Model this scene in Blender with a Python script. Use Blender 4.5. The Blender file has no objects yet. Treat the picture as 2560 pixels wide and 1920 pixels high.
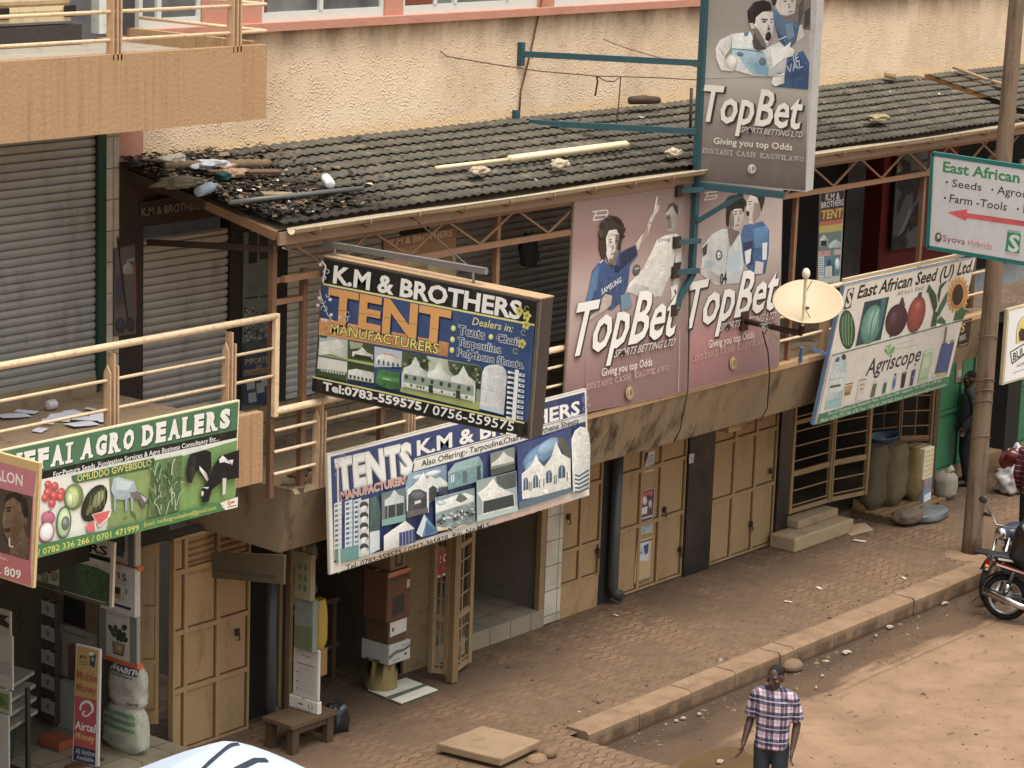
import bpy, bmesh, math, random
from mathutils import Vector, Matrix, noise
random.seed(7)
S = bpy.context.scene
COL = S.collection
# ------------------------------------------------------------------ camera
PXC, PYC = 1280.0, 960.0            # photograph centre, in its own pixels
_vx = (6600-PXC, 273+PYC); _vz = (234-PXC, -(31000-PYC))
FPX = math.sqrt(-(_vx[0]*_vz[0]+_vx[1]*_vz[1]))
EX = Vector((_vx[0], _vx[1], -FPX)).normalized()
EZ = -Vector((_vz[0], _vz[1], -FPX)).normalized()
EZ = (EZ-EX*EZ.dot(EX)).normalized()
EY = EZ.cross(EX)
CAMP = Vector((0, 0, 10))
ROT = Matrix((EX, EY, EZ))
cam = bpy.data.cameras.new('camera'); camo = bpy.data.objects.new('camera', cam); COL.objects.link(camo)
camo.matrix_world = Matrix.Translation(CAMP) @ ROT.to_4x4()
cam.sensor_fit = 'HORIZONTAL'; cam.sensor_width = 36; cam.lens = FPX/2560*36
cam.clip_start = .1; cam.clip_end = 2000
S.camera = camo
# ------------------------------------------------------------------ light
SUN_EL, SUN_AZ = 74, 200            # degrees; azimuth of the sun measured from +Y towards +X
w = bpy.data.worlds.new('World'); S.world = w; w.use_nodes = True
nt = w.node_tree; bg = nt.nodes['Background']
sky = nt.nodes.new('ShaderNodeTexSky'); sky.sky_type = 'NISHITA'; sky.sun_disc = False
sky.sun_elevation = math.radians(SUN_EL); sky.sun_rotation = math.radians(SUN_AZ)
sky.air_density = 1.5; sky.dust_density = 4
hs = nt.nodes.new('ShaderNodeHueSaturation'); hs.inputs['Saturation'].default_value = .55
mx = nt.nodes.new('ShaderNodeMix'); mx.data_type = 'RGBA'; mx.blend_type = 'MULTIPLY'; mx.inputs[0].default_value = 1
mx.inputs[7].default_value = (1.0, .99, .945, 1)
nt.links.new(sky.outputs[0], hs.inputs['Color']); nt.links.new(hs.outputs[0], mx.inputs[6])
# overcast: the cloud is about three times as bright overhead as at the horizon
tcw = nt.nodes.new('ShaderNodeTexCoord'); spw = nt.nodes.new('ShaderNodeSeparateXYZ'); nt.links.new(tcw.outputs['Generated'], spw.inputs[0])
mr = nt.nodes.new('ShaderNodeMapRange'); mr.inputs[1].default_value = 0; mr.inputs[2].default_value = .9; mr.inputs[3].default_value = .68; mr.inputs[4].default_value = 1.35
nt.links.new(spw.outputs[2], mr.inputs[0])
mg = nt.nodes.new('ShaderNodeMix'); mg.data_type = 'RGBA'; mg.blend_type = 'MULTIPLY'; mg.inputs[0].default_value = 1
nt.links.new(mx.outputs[2], mg.inputs[6]); nt.links.new(mr.outputs[0], mg.inputs[7])
nt.links.new(mg.outputs[2], bg.inputs[0]); bg.inputs[1].default_value = .15
sun = bpy.data.lights.new('sun', 'SUN'); sun.energy = 1.2; sun.angle = math.radians(35); sun.color = (1, .985, .94)
suno = bpy.data.objects.new('sun', sun); COL.objects.link(suno)
_e, _a = math.radians(SUN_EL), math.radians(SUN_AZ)
suno.rotation_euler = Vector((math.sin(_a)*math.cos(_e), math.cos(_a)*math.cos(_e), math.sin(_e))).to_track_quat('Z', 'Y').to_euler()
S.view_settings.view_transform = 'Standard'; S.view_settings.look = 'None'
S.view_settings.exposure = 0.72; S.view_settings.gamma = 1
S.cycles.max_bounces = 6; S.cycles.diffuse_bounces = 4; S.cycles.transparent_max_bounces = 6

# ------------------------------------------------------------------ helpers
def ray(u, v):
    return ROT @ Vector((u-PXC, PYC-v, -FPX))
def at(u, v, X=None, Y=None, Z=None):
    """the real point seen at photograph pixel (u,v) on a plane of the place"""
    d = ray(u, v)
    t = (X-CAMP.x)/d.x if X is not None else (Y-CAMP.y)/d.y if Y is not None else (Z-CAMP.z)/d.z
    return CAMP+d*t
def xat(u, v, Y): return at(u, v, Y=Y).x
def lin(c):
    return tuple((x/255/12.92 if x <= 10 else ((x/255+.055)/1.055)**2.4) for x in c)

class MB:
    def __init__(s, col=(200, 200, 200)): s.v = []; s.f = []; s.c = []; s.col = col; s.sm = []; s.al = []; s.tex = 0
    def add(s, vs, fs, cols=None, smooth=False):
        b = len(s.v); s.v += [Vector(p) for p in vs]
        s.f += [tuple(b+i for i in f) for f in fs]; s.sm += [smooth]*len(fs); s.al += [s.tex]*len(vs)
        if cols: s.c += [lin(c) for c in cols]
        else: s.c += [lin(s.col)]*len(vs)
        return s
    def box(s, x0, x1, y0, y1, z0, z1):
        v = [(x, y, z) for x in (x0, x1) for y in (y0, y1) for z in (z0, z1)]
        return s.add(v, [(0, 1, 3, 2), (4, 6, 7, 5), (0, 4, 5, 1), (2, 3, 7, 6), (0, 2, 6, 4), (1, 5, 7, 3)])
    def obox(s, c, sx, sy, sz, M=None):
        M = M or Matrix.Identity(3); c = Vector(c)
        v = [c+M @ Vector((x*sx/2, y*sy/2, z*sz/2)) for x in (-1, 1) for y in (-1, 1) for z in (-1, 1)]
        return s.add(v, [(0, 1, 3, 2), (4, 6, 7, 5), (0, 4, 5, 1), (2, 3, 7, 6), (0, 2, 6, 4), (1, 5, 7, 3)])
    def quad(s, *p, cols=None): return s.add(p, [tuple(range(len(p)))], cols)
    def prism(s, pts, vec):
        n = len(pts); vec = Vector(vec); p = [Vector(q) for q in pts]
        return s.add(p+[q+vec for q in p], [tuple(range(n-1, -1, -1)), tuple(range(n, 2*n))]+[(i, (i+1) % n, n+(i+1) % n, n+i) for i in range(n)])
    def bar(s, p, q, w=.04, h=None, up=(0, 0, 1)):
        p, q = Vector(p), Vector(q); h = h or w; d = (q-p).normalized(); up = Vector(up)
        if abs(d.dot(up)) > .98: up = Vector((0, 1, 0))
        a = d.cross(up).normalized()*w/2; b = a.cross(d).normalized()*h/2
        return s.add([p-a-b, p+a-b, p+a+b, p-a+b, q-a-b, q+a-b, q+a+b, q-a+b],
                     [(0, 1, 2, 3), (7, 6, 5, 4), (0, 4, 5, 1), (1, 5, 6, 2), (2, 6, 7, 3), (3, 7, 4, 0)])
    def tube(s, pts, r, n=8, caps=True):
        pts = [Vector(p) for p in pts]; k = len(pts); rr = r if isinstance(r, (list, tuple)) else [r]*k
        vs = []; prev = None
        for i, p in enumerate(pts):
            d = (pts[min(i+1, k-1)]-pts[max(i-1, 0)]).normalized()
            if prev is None:
                a = d.cross(Vector((0, 0, 1)) if abs(d.z) < .9 else Vector((1, 0, 0))).normalized()
            else:
                a = (prev-d*prev.dot(d)).normalized()
            prev = a; b = d.cross(a)
            vs += [p+(a*math.cos(t)+b*math.sin(t))*rr[i] for t in (2*math.pi*j/n for j in range(n))]
        fs = [(i*n+j, i*n+(j+1) % n, (i+1)*n+(j+1) % n, (i+1)*n+j) for i in range(k-1) for j in range(n)]
        if caps: fs += [tuple(range(n-1, -1, -1)), tuple(range((k-1)*n, k*n))]
        return s.add(vs, fs, smooth=True)
    def ell(s, c, rx, ry, rz, M=None, n=16, m=10, pw=1.0):
        M = M or Matrix.Identity(3); c = Vector(c); vs = []
        sg = lambda x: math.copysign(abs(x)**pw, x)
        for i in range(m+1):
            t = math.pi*i/m-math.pi/2
            for j in range(n):
                a = 2*math.pi*j/n
                vs.append(c+M @ Vector((rx*sg(math.cos(a))*sg(math.cos(t)), ry*sg(math.sin(a))*sg(math.cos(t)), rz*sg(math.sin(t)))))
        fs = [(i*n+j, i*n+(j+1) % n, (i+1)*n+(j+1) % n, (i+1)*n+j) for i in range(m) for j in range(n)]
        return s.add(vs, fs, smooth=True)
    def loft(s, rings, caps=True, smooth=True):
        n = len(rings[0]); vs = [p for r in rings for p in r]; k = len(rings)
        fs = [(i*n+j, i*n+(j+1) % n, (i+1)*n+(j+1) % n, (i+1)*n+j) for i in range(k-1) for j in range(n)]
        s.add(vs, fs, smooth=smooth)
        if caps:
            s.add(rings[0], [tuple(range(n-1, -1, -1))]); s.add(rings[-1], [tuple(range(n))])
        return s
    def build(s, name, mat, parent=None, local=False, bevel=0, kind=None):
        me = bpy.data.meshes.new(name)
        off = Vector()
        if parent is not None and not local:
            q = parent
            while q is not None: off += q.location; q = q.parent
        me.from_pydata([tuple(p-off) for p in s.v], [], s.f)
        me.polygons.foreach_set('use_smooth', s.sm)
        a = me.color_attributes.new('Col', 'FLOAT_COLOR', 'POINT')
        a.data.foreach_set('color', [x for c, k in zip(s.c, s.al) for x in (*c, k)])
        if s.f and not name.startswith('print'):
            bm = bmesh.new(); bm.from_mesh(me); bmesh.ops.recalc_face_normals(bm, faces=bm.faces); bm.to_mesh(me); bm.free()
        me.materials.append(mat); me.update()
        o = bpy.data.objects.new(name, me); COL.objects.link(o)
        if parent is not None: o.parent = parent
        if bevel:
            m = o.modifiers.new('bevel', 'BEVEL'); m.width = bevel; m.segments = 2; m.limit_method = 'ANGLE'
        if kind: o['kind'] = kind
        return o
def thing(name, label, cat, loc=(0, 0, 0), group=None, rotz=0):
    o = bpy.data.objects.new(name, None); COL.objects.link(o); o.location = loc; o.rotation_euler.z = rotz
    o.empty_display_size = .2
    o['label'] = label; o['category'] = cat
    if group: o['group'] = group
    return o
def tag(o, label, cat, group=None):
    o['label'] = label; o['category'] = cat
    if group: o['group'] = group
    return o
def single(mb, name, mat, label, cat, loc, group=None, bevel=0):
    """a thing that is one mesh; its origin stands at loc"""
    loc = Vector(loc); mb.v = [p-loc for p in mb.v]
    o = mb.build(name, mat, bevel=bevel); o.location = loc
    return tag(o, label, cat, group)
def dup(root, loc, label, rotz=None):
    def cp(o, par):
        c = o.copy(); COL.objects.link(c); c.parent = par
        for ch in list(o.children): cp(ch, c)
        return c
    r = cp(root, None); r.location = loc
    if rotz is not None: r.rotation_euler.z = rotz
    r['label'] = label
    return r

# ------------------------------------------------------------------ materials
class NT:
    def __init__(s, name):
        s.m = bpy.data.materials.new(name); s.m.use_nodes = True; s.t = s.m.node_tree
        s.b = s.t.nodes['Principled BSDF']; s.n = s.t.nodes; s.co = None
    def node(s, t, **k):
        n = s.n.new(t)
        for a, b in k.items(): setattr(n, a, b)
        return n
    def link(s, a, b): s.t.links.new(a, b)
    def pos(s):
        if s.co is None: s.co = s.node('ShaderNodeNewGeometry').outputs['Position']
        return s.co
    def noise(s, scale, detail=4, vec=None, sc=None, rough=.55):
        n = s.node('ShaderNodeTexNoise'); n.inputs['Scale'].default_value = scale; n.inputs['Detail'].default_value = detail
        n.inputs['Roughness'].default_value = rough
        v = vec or s.pos()
        if sc:
            mp = s.node('ShaderNodeMapping'); mp.inputs['Scale'].default_value = sc; s.link(v, mp.inputs['Vector']); v = mp.outputs[0]
        s.link(v, n.inputs['Vector']); return n.outputs['Fac']
    def math(s, op, a, b=None, c=None, clamp=False):
        n = s.node('ShaderNodeMath', operation=op); n.use_clamp = clamp
        for i, x in enumerate((a, b, c)):
            if x is None: continue
            if isinstance(x, (int, float)): n.inputs[i].default_value = x
            else: s.link(x, n.inputs[i])
        return n.outputs[0]
    def ramp(s, f, a, b, inv=False):
        n = s.node('ShaderNodeMapRange'); n.clamp = True; s.link(f, n.inputs[0])
        n.inputs[1].default_value = a; n.inputs[2].default_value = b
        n.inputs[3].default_value = 1 if inv else 0; n.inputs[4].default_value = 0 if inv else 1
        return n.outputs[0]
    def rgb(s, c):
        n = s.node('ShaderNodeRGB'); n.outputs[0].default_value = (*lin(c), 1); return n.outputs[0]
    def mix(s, f, a, b, mode='MIX'):
        n = s.node('ShaderNodeMix'); n.data_type = 'RGBA'; n.blend_type = mode
        for i, x in ((0, f), (6, a), (7, b)):
            if isinstance(x, (int, float)): n.inputs[i].default_value = x
            elif isinstance(x, tuple): n.inputs[i].default_value = (*lin(x), 1)
            else: s.link(x, n.inputs[i])
        return n.outputs[2]
    def out(s, col, rough=.7, bump=None, bd=.01, metallic=0, spec=.3):
        s.link(col, s.b.inputs['Base Color']); 
        if isinstance(rough, (int, float)): s.b.inputs['Roughness'].default_value = rough
        else: s.link(rough, s.b.inputs['Roughness'])
        s.b.inputs['Metallic'].default_value = metallic; s.b.inputs['Specular IOR Level'].default_value = spec
        if bump is not None:
            n = s.node('ShaderNodeBump'); n.inputs['Strength'].default_value = 1; n.inputs['Distance'].default_value = bd
            s.link(bump, n.inputs['Height']); s.link(n.outputs[0], s.b.inputs['Normal'])
        return s.m
    def xyz(s):
        n = s.node('ShaderNodeSeparateXYZ'); s.link(s.pos(), n.inputs[0]); return n.outputs
    def attr(s):
        n = s.node('ShaderNodeAttribute', attribute_name='Col'); return n.outputs['Color']

def hsat(n, c, v):
    h = n.node('ShaderNodeHueSaturation'); h.inputs['Saturation'].default_value = v; n.link(c, h.inputs['Color']); return h.outputs[0]
def colmat(name, rough=.6, var=.18, dirt=.25, dirtcol=(70, 55, 40), scale=3, metallic=0, bump=.0, streak=False, spec=.3, fine=30, pic=False):
    """painted / printed surfaces: colour of the piece, mottled, with dirt"""
    n = NT(name); a = n.attr()
    if pic: a = hsat(n, a, .86)
    f = n.noise(scale, 6, sc=(1, 1, .22) if streak else None); f2 = n.noise(fine, 3)
    v = n.math('MULTIPLY_ADD', f, var*2, 1-var); v = n.math('MULTIPLY_ADD', f2, var*.8, n.math('SUBTRACT', v, var*.4))
    c = n.mix(1.0, a, v, 'MULTIPLY')
    if pic:    # grain of a printed photograph: tonal mottling only where the artwork asks for it (alpha)
        al = n.node('ShaderNodeAttribute', attribute_name='Col').outputs['Alpha']
        g = n.math('ADD', n.math('MULTIPLY', n.noise(9, 6, rough=.7), .9), n.math('MULTIPLY', n.noise(46, 4, rough=.7), .7))
        g = n.math('MULTIPLY_ADD', g, 1.15, .08)
        c = n.mix(al, c, n.mix(1.0, c, g, 'MULTIPLY'))
    if dirt:
        d = n.ramp(n.noise(scale*1.7+1, 8, sc=(1, 1, .3) if streak else None, rough=.7), .52, .75)
        c = n.mix(n.math('MULTIPLY', d, dirt), c, dirtcol)
    return n.out(c, rough, f2 if bump else None, bump or .01, metallic, spec)
M_PRINT = colmat('print_vinyl', .5, .06, .22, (150, 135, 112), 2.2, streak=True, pic=True)
M_OLDPRINT = colmat('faded_print', .7, .14, .35, (120, 95, 65), 3, pic=True)
M_PAINT = colmat('painted_metal', .5, .12, .35, (95, 65, 40), 5, bump=.002)
M_WOOD = colmat('painted_door', .6, .13, .55, (92, 66, 44), 2.6, streak=True, bump=.003)
M_CARTON = colmat('carton', .8, .10, .25, (90, 70, 50), 4)
M_CLOTH = colmat('woven_cloth', .85, .26, .45, (62, 50, 36), 5, bump=.008, fine=42)
M_DARK = colmat('dark_wall', .8, .25, .4, (40, 33, 26), 2, bump=.004)
M_STEEL = colmat('weathered_steel', .4, .12, .3, (80, 60, 45), 6, metallic=.6, spec=.5)
M_CHROME = colmat('chrome', .18, .04, .08, (60, 50, 40), 6, metallic=1)
M_BLACK = colmat('black_plastic', .35, .1, .12, (90, 75, 60), 5, spec=.5)
M_SKIN = colmat('skin', .5, .08, 0, spec=.4)
M_SHUT = colmat('roller_shutter_steel', .45, .16, .45, (75, 62, 48), 2.6, metallic=.25, streak=True, spec=.4)
M_PLASTIC = colmat('plastic', .35, .05, .15, (110, 100, 90), 8, spec=.5)
def _glass():
    n = NT('window_glass'); c = n.mix(n.ramp(n.noise(1.2, 3), .35, .65), (70, 74, 78), (118, 120, 118))
    return n.out(c, .12, spec=.8)
M_GLASS = _glass()
def _pebble():
    n = NT('pebbledash'); z = n.xyz()[2]
    vo = n.node('ShaderNodeTexVoronoi'); vo.inputs['Scale'].default_value = 33; n.link(n.pos(), vo.inputs['Vector'])
    f = n.math('MULTIPLY', n.ramp(vo.outputs['Distance'], .55, .1), n.ramp(n.noise(9, 3), .4, .6)); f2 = n.noise(1.3, 6); sp = n.noise(30, 3)
    c = n.mix(n.ramp(f2, .3, .7), (218, 190, 158), (231, 206, 175))
    c = n.mix(n.math('MULTIPLY', n.ramp(n.noise(.7, 7, sc=(1, 1, .45), rough=.65), .5, .66), .5), c, (184, 154, 124))
    c = n.mix(n.math('MULTIPLY', n.ramp(sp, .6, .7), .5), c, (160, 126, 100))
    # soot under the sill and a repainted strip along the roof flashing
    top = n.math('MULTIPLY', n.ramp(z, 7.25, 7.68), n.ramp(n.noise(2.5, 6, sc=(1, 1, .3)), .35, .6))
    c = n.mix(n.math('MULTIPLY', top, .75), c, (105, 80, 62))
    low = n.ramp(n.math('ADD', z, n.math('MULTIPLY', n.noise(4, 6), .2)), 6.60, 6.72, True)
    c = n.mix(n.math('MULTIPLY', low, .9), c, (226, 192, 150))
    return n.out(c, .9, n.math('ADD', f, n.math('MULTIPLY', n.noise(60, 4), .5)), .009, spec=.15)
M_PEBBLE = _pebble()
def _streaky(name, base, light, dark, amt=.7, sc=(7, 7, .5)):
    n = NT(name)
    f = n.noise(1.4, 7, sc=sc, rough=.65); g = n.noise(.9, 5); h = n.noise(25, 3)
    c = n.mix(n.ramp(f, .3, .7), base, light)
    c = n.mix(n.math('MULTIPLY', n.math('MULTIPLY', n.ramp(f, .47, .64), n.math('MULTIPLY_ADD', n.ramp(g, .38, .62), .72, .28)), amt), c, dark)
    return n.out(c, .85, h, .006, spec=.15)
M_TAN = _streaky('tan_render', (170, 137, 103), (180, 147, 112), (116, 90, 66), .5, (15, 15, .4))
M_FASCIA = _streaky('stained_concrete', (136, 118, 94), (150, 131, 106), (60, 48, 37), 1.0, (3.6, 3.6, .9))
M_CONC = colmat('cast_concrete', .9, .16, .6, (74, 60, 46), 2.2, bump=.006, spec=.15)
def _flat(name, base, light, dark, sc=3, rough=.85, bump=.005):
    n = NT(name); f = n.noise(sc, 7, rough=.65); h = n.noise(sc*9, 3)
    c = n.mix(n.ramp(f, .3, .7), base, light); c = n.mix(n.math('MULTIPLY', n.ramp(n.noise(sc*.5+1, 6), .52, .72), .6), c, dark)
    return n.out(c, rough, h, bump, spec=.2)
M_PINK = _flat('pink_paint', (184, 130, 110), (196, 142, 120), (136, 96, 80), 2, .75)
M_BLOCK = None
def _block():
    n = NT('blockwork'); x, y, z = n.xyz()
    br = n.node('ShaderNodeTexBrick'); br.inputs['Scale'].default_value = 1
    cmb = n.node('ShaderNodeCombineXYZ'); n.link(x, cmb.inputs[0]); n.link(z, cmb.inputs[1]); n.link(cmb.outputs[0], br.inputs['Vector'])
    br.inputs['Brick Width'].default_value = .42; br.inputs['Row Height'].default_value = .2; br.inputs['Mortar Size'].default_value = .008
    br.inputs['Color1'].default_value = (*lin((150, 130, 102)), 1); br.inputs['Color2'].default_value = (*lin((138, 118, 92)), 1)
    br.inputs['Mortar'].default_value = (*lin((95, 78, 60)), 1)
    c = n.mix(n.math('MULTIPLY', n.ramp(n.noise(2, 6), .5, .7), .7), br.outputs[0], (90, 74, 58))
    return n.out(c, .9, n.math('MULTIPLY', br.outputs[1], -1), .01)
M_BLOCK = _block()
def _tilefloor(name, a, b, mort, w, h, rough=.35, plane='xy'):
    n = NT(name); x, y, z = n.xyz()
    br = n.node('ShaderNodeTexBrick'); br.offset = 0; br.inputs['Scale'].default_value = 1
    cmb = n.node('ShaderNodeCombineXYZ')
    p, q = (x, y) if plane == 'xy' else (n.math('ADD', x, y), z)
    n.link(p, cmb.inputs[0]); n.link(q, cmb.inputs[1]); n.link(cmb.outputs[0], br.inputs['Vector'])
    br.inputs['Brick Width'].default_value = w; br.inputs['Row Height'].default_value = h; br.inputs['Mortar Size'].default_value = .006 if w > .1 else .004
    br.inputs['Color1'].default_value = (*lin(a), 1); br.inputs['Color2'].default_value = (*lin(b), 1); br.inputs['Mortar'].default_value = (*lin(mort), 1)
    c = n.mix(n.math('MULTIPLY', n.ramp(n.noise(2.5, 7), .45, .75), .5), br.outputs[0], (90, 72, 52))
    return n.out(c, rough, n.math('MULTIPLY', br.outputs[1], -1), .004, spec=.4)
M_TILE = _tilefloor('floor_tile', (150, 138, 118), (140, 128, 108), (84, 72, 58), .4, .4)
M_WTILE = _tilefloor('white_wall_tile', (196, 188, 170), (186, 178, 160), (120, 108, 90), .35, .32, .3, 'xz')
M_BTILE = _tilefloor('black_mosaic_tile', (36, 34, 34), (28, 27, 28), (58, 54, 50), .05, .05, .3, 'xz')
def _roof():
    n = NT('roof_tile'); x, y, z = n.xyz()
    f = n.noise(2.2, 7); g = n.noise(.55, 5); h = n.noise(40, 3)
    c = n.mix(n.ramp(f, .3, .7), (99, 93, 82), (80, 75, 66))
    c = n.mix(n.math('MULTIPLY', n.ramp(n.noise(6, 5), .55, .7), .5), c, (140, 126, 102))
    # black growth: over the old corner and down towards the gutter
    k = n.math('ADD', n.math('MULTIPLY', g, .9), n.math('ADD', n.ramp(x, 20.6, 18.5), n.math('MULTIPLY', n.ramp(y, 18.9, 17.6), .42)))
    c = n.mix(n.math('MULTIPLY', n.ramp(k, .62, 1.1), .85), c, (50, 46, 40))
    return n.out(c, .9, h, .006, spec=.15)
M_ROOF = _roof()
def _paving():
    n = NT('zigzag_paving'); x, y, z = n.xyz()
    tri = n.math('PINGPONG', n.math('DIVIDE', x, .115), 1.0)           # zigzag run of the joints
    trap = n.ramp(tri, .3, .7)
    row = n.math('ADD', n.math('DIVIDE', y, .118), n.math('MULTIPLY', trap, .34))
    jr = n.math('PINGPONG', row, .5)
    ridx = n.math('FLOOR', row)
    col = n.math('ADD', n.math('DIVIDE', x, .23), n.math('MULTIPLY', ridx, .5))
    jc = n.math('PINGPONG', col, .5)
    # distance-like fields: joint where near an integer
    j1 = n.ramp(jr, .04, .14, True); j2 = n.ramp(jc, .012, .035, True)
    j = n.math('MAXIMUM', j1, n.math('MULTIPLY', j2, .55))
    wear = n.math('MULTIPLY', n.ramp(n.noise(.8, 6, rough=.65), .44, .62), n.ramp(n.noise(5, 5), .36, .58))
    big = n.noise(.5, 5); f = n.noise(5, 7); fine = n.noise(45, 3)
    c = n.mix(n.ramp(f, .3, .7), (100, 80, 63), (116, 94, 75))
    c = n.mix(n.ramp(big, .35, .7), c, n.mix(.5, c, (98, 79, 61)))
    # darker tone towards the shops, washed dust near the kerb
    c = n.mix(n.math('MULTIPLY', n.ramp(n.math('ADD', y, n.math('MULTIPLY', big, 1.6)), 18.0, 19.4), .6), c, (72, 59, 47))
    c = n.mix(n.math('MULTIPLY', wear, .5), c, (142, 113, 88))
    c = n.mix(n.math('MULTIPLY', n.math('MULTIPLY', j, n.math('MULTIPLY_ADD', wear, .82, .18)), .95), c, (74, 52, 38))
    c = n.mix(n.math('MULTIPLY', n.ramp(n.noise(3.2, 7, rough=.7), .6, .72), .5), c, (82, 58, 44))
    c = n.mix(n.math('MULTIPLY', n.ramp(fine, .66, .76), .35), c, (176, 146, 116))
    hgt = n.math('SUBTRACT', n.math('MULTIPLY', fine, .3), n.math('MULTIPLY', j, n.math('MULTIPLY_ADD', wear, .75, .25)))
    return n.out(c, .9, hgt, .006, spec=.2)
M_PAVE = _paving()
def _road():
    n = NT('dusty_road'); x, y, z = n.xyz()
    f = n.noise(1.1, 8, rough=.62); g = n.noise(7, 6); h = n.noise(60, 4)
    c = n.mix(n.ramp(f, .36, .64), (124, 99, 77), (148, 120, 95))
    c = n.mix(n.math('MULTIPLY', n.ramp(n.noise(.35, 4, sc=(.5, 1.6, 1)), .45, .7), .4), c, (124, 98, 75))
    c = n.mix(n.math('MULTIPLY', n.ramp(g, .55, .7), .38), c, (104, 80, 60)); c = n.mix(n.math('MULTIPLY', n.ramp(h, .58, .7), .3), c, (170, 144, 114)); c = n.mix(n.math('MULTIPLY', n.ramp(h, .42, .32), .3), c, (104, 82, 62))
    vo = n.node('ShaderNodeTexVoronoi'); vo.inputs['Scale'].default_value = 2.6
    mp = n.node('ShaderNodeMapping'); mp.inputs['Rotation'].default_value = (0, 0, .4); mp.inputs['Scale'].default_value = (.7, 1.6, 1); n.link(n.pos(), mp.inputs[0]); n.link(mp.outputs[0], vo.inputs['Vector'])
    pit = n.math('MULTIPLY', n.ramp(vo.outputs['Distance'], .08, .16, True), n.ramp(n.noise(.8, 3), .42, .55))
    c = n.mix(n.math('MULTIPLY', pit, .75), c, (96, 76, 59))
    # wet silt in the gutter along the kerb, with a ragged edge
    e = n.math('ADD', y, n.math('MULTIPLY', n.math('SUBTRACT', n.noise(1.5, 7, sc=(.5, 1.5, 1)), .5), 1.3))
    e2 = n.math('ADD', e, n.math('MULTIPLY', n.math('SUBTRACT', 24.0, x), .03))
    wet = n.ramp(e2, 15.12, 15.3); core = n.ramp(e2, 15.42, 15.85)
    c = n.mix(n.math('MULTIPLY', wet, .85), c, (80, 62, 47)); c = n.mix(n.math('MULTIPLY', core, .7), c, (60, 48, 38))
    # damp ring round the puddle
    pc = at(1800, 1908, Z=0); dx = n.math('MULTIPLY', n.math('SUBTRACT', x, pc.x), 1.0); dy = n.math('MULTIPLY', n.math('SUBTRACT', y, pc.y), 1.25)
    dd = n.math('ADD', n.math('SQRT', n.math('ADD', n.math('MULTIPLY', dx, dx), n.math('MULTIPLY', dy, dy))), n.math('MULTIPLY', n.math('SUBTRACT', n.noise(2.4, 6), .5), .9))
    c = n.mix(n.math('MULTIPLY', n.ramp(dd, .95, .62), .75), c, (88, 68, 51))
    # gutter channel edge line
    ln = n.math('MULTIPLY', n.ramp(n.math('ABSOLUTE', n.math('SUBTRACT', y, n.math('MULTIPLY_ADD', n.noise(2, 3), .05, 15.12))), .012, .035, True), n.ramp(x, 25, 26))
    c = n.mix(n.math('MULTIPLY', ln, .55), c, (100, 76, 56))
    r = n.math('SUBTRACT', .95, n.math('MULTIPLY', core, .35))
    return n.out(c, r, n.math('ADD', n.math('MULTIPLY', h, .3), n.math('ADD', g, n.math('MULTIPLY', pit, -1))), .012, spec=.25)
M_ROAD = _road()
def _kerb():
    n = NT('kerb_stone'); x, y, z = n.xyz(); f = n.noise(4, 7); h = n.noise(40, 3)
    c = n.mix(n.ramp(f, .3, .7), (128, 104, 82), (144, 119, 94))
    side = n.ramp(z, .19, .12)
    c = n.mix(n.math('MULTIPLY', n.math('MULTIPLY', side, n.ramp(n.noise(3, 7, sc=(1, 1, .4)), .38, .58)), .85), c, (84, 65, 49))
    c = n.mix(n.math('MULTIPLY', n.ramp(n.noise(2.2, 7, rough=.7), .5, .68), .55), c, (104, 80, 60))
    c = n.mix(n.ramp(z, .07, .0), c, (76, 58, 44))
    return n.out(c, .9, h, .008, spec=.2)
M_KERB = _kerb()
def _puddle():
    n = NT('muddy_water'); c = n.mix(n.noise(2, 3), (104, 84, 60), (88, 70, 50))
    return n.out(c, .12, spec=.5)
M_WATER = _puddle()
def _plaid():
    n = NT('plaid_cotton'); tc = n.node('ShaderNodeTexCoord'); sp = n.node('ShaderNodeSeparateXYZ'); n.link(tc.outputs['Object'], sp.inputs[0])
    x, y, z = sp.outputs
    h = n.math('ADD', x, n.math('MULTIPLY', n.math('ADD', y, 0), .6))
    def st(v, per, ph, wd):
        return n.ramp(n.math('ABSOLUTE', n.math('SUBTRACT', n.math('FRACT', n.math('ADD', n.math('DIVIDE', v, per), ph)), .5)), wd, wd+.03, True)
    c = n.rgb((206, 196, 208))
    for v, per in ((h, .15), (z, .145)):
        c = n.mix(n.math('MULTIPLY', st(v, per, .0, .27), .78), c, (30, 27, 54))
        c = n.mix(n.math('MULTIPLY', st(v, per, .45, .05), .38), c, (168, 60, 66))
        c = n.mix(n.math('MULTIPLY', st(v, per, .0, .02), .7), c, (210, 200, 215))
    return n.out(c, .8, n.noise(9, 4, sc=(1.6, 1.6, .7)), .035, spec=.15)
M_PLAID = _plaid()
# ------------------------------------------------------------------ setting
def structure(mb, name, mat):
    return mb.build(name, mat, kind='structure')
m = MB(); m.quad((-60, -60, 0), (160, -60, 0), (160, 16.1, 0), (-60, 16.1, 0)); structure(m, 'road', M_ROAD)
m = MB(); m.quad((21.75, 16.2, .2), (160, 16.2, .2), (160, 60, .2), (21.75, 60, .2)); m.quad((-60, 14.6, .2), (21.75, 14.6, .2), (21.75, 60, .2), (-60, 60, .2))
m.quad((21.75, 14.6, -.05), (21.75, 16.3, -.05), (21.75, 16.3, .2), (21.75, 14.6, .2)); m.quad((-60, 14.6, -.05), (21.75, 14.6, -.05), (21.75, 14.6, .2), (-60, 14.6, .2)); structure(m, 'pavement', M_PAVE)
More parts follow.
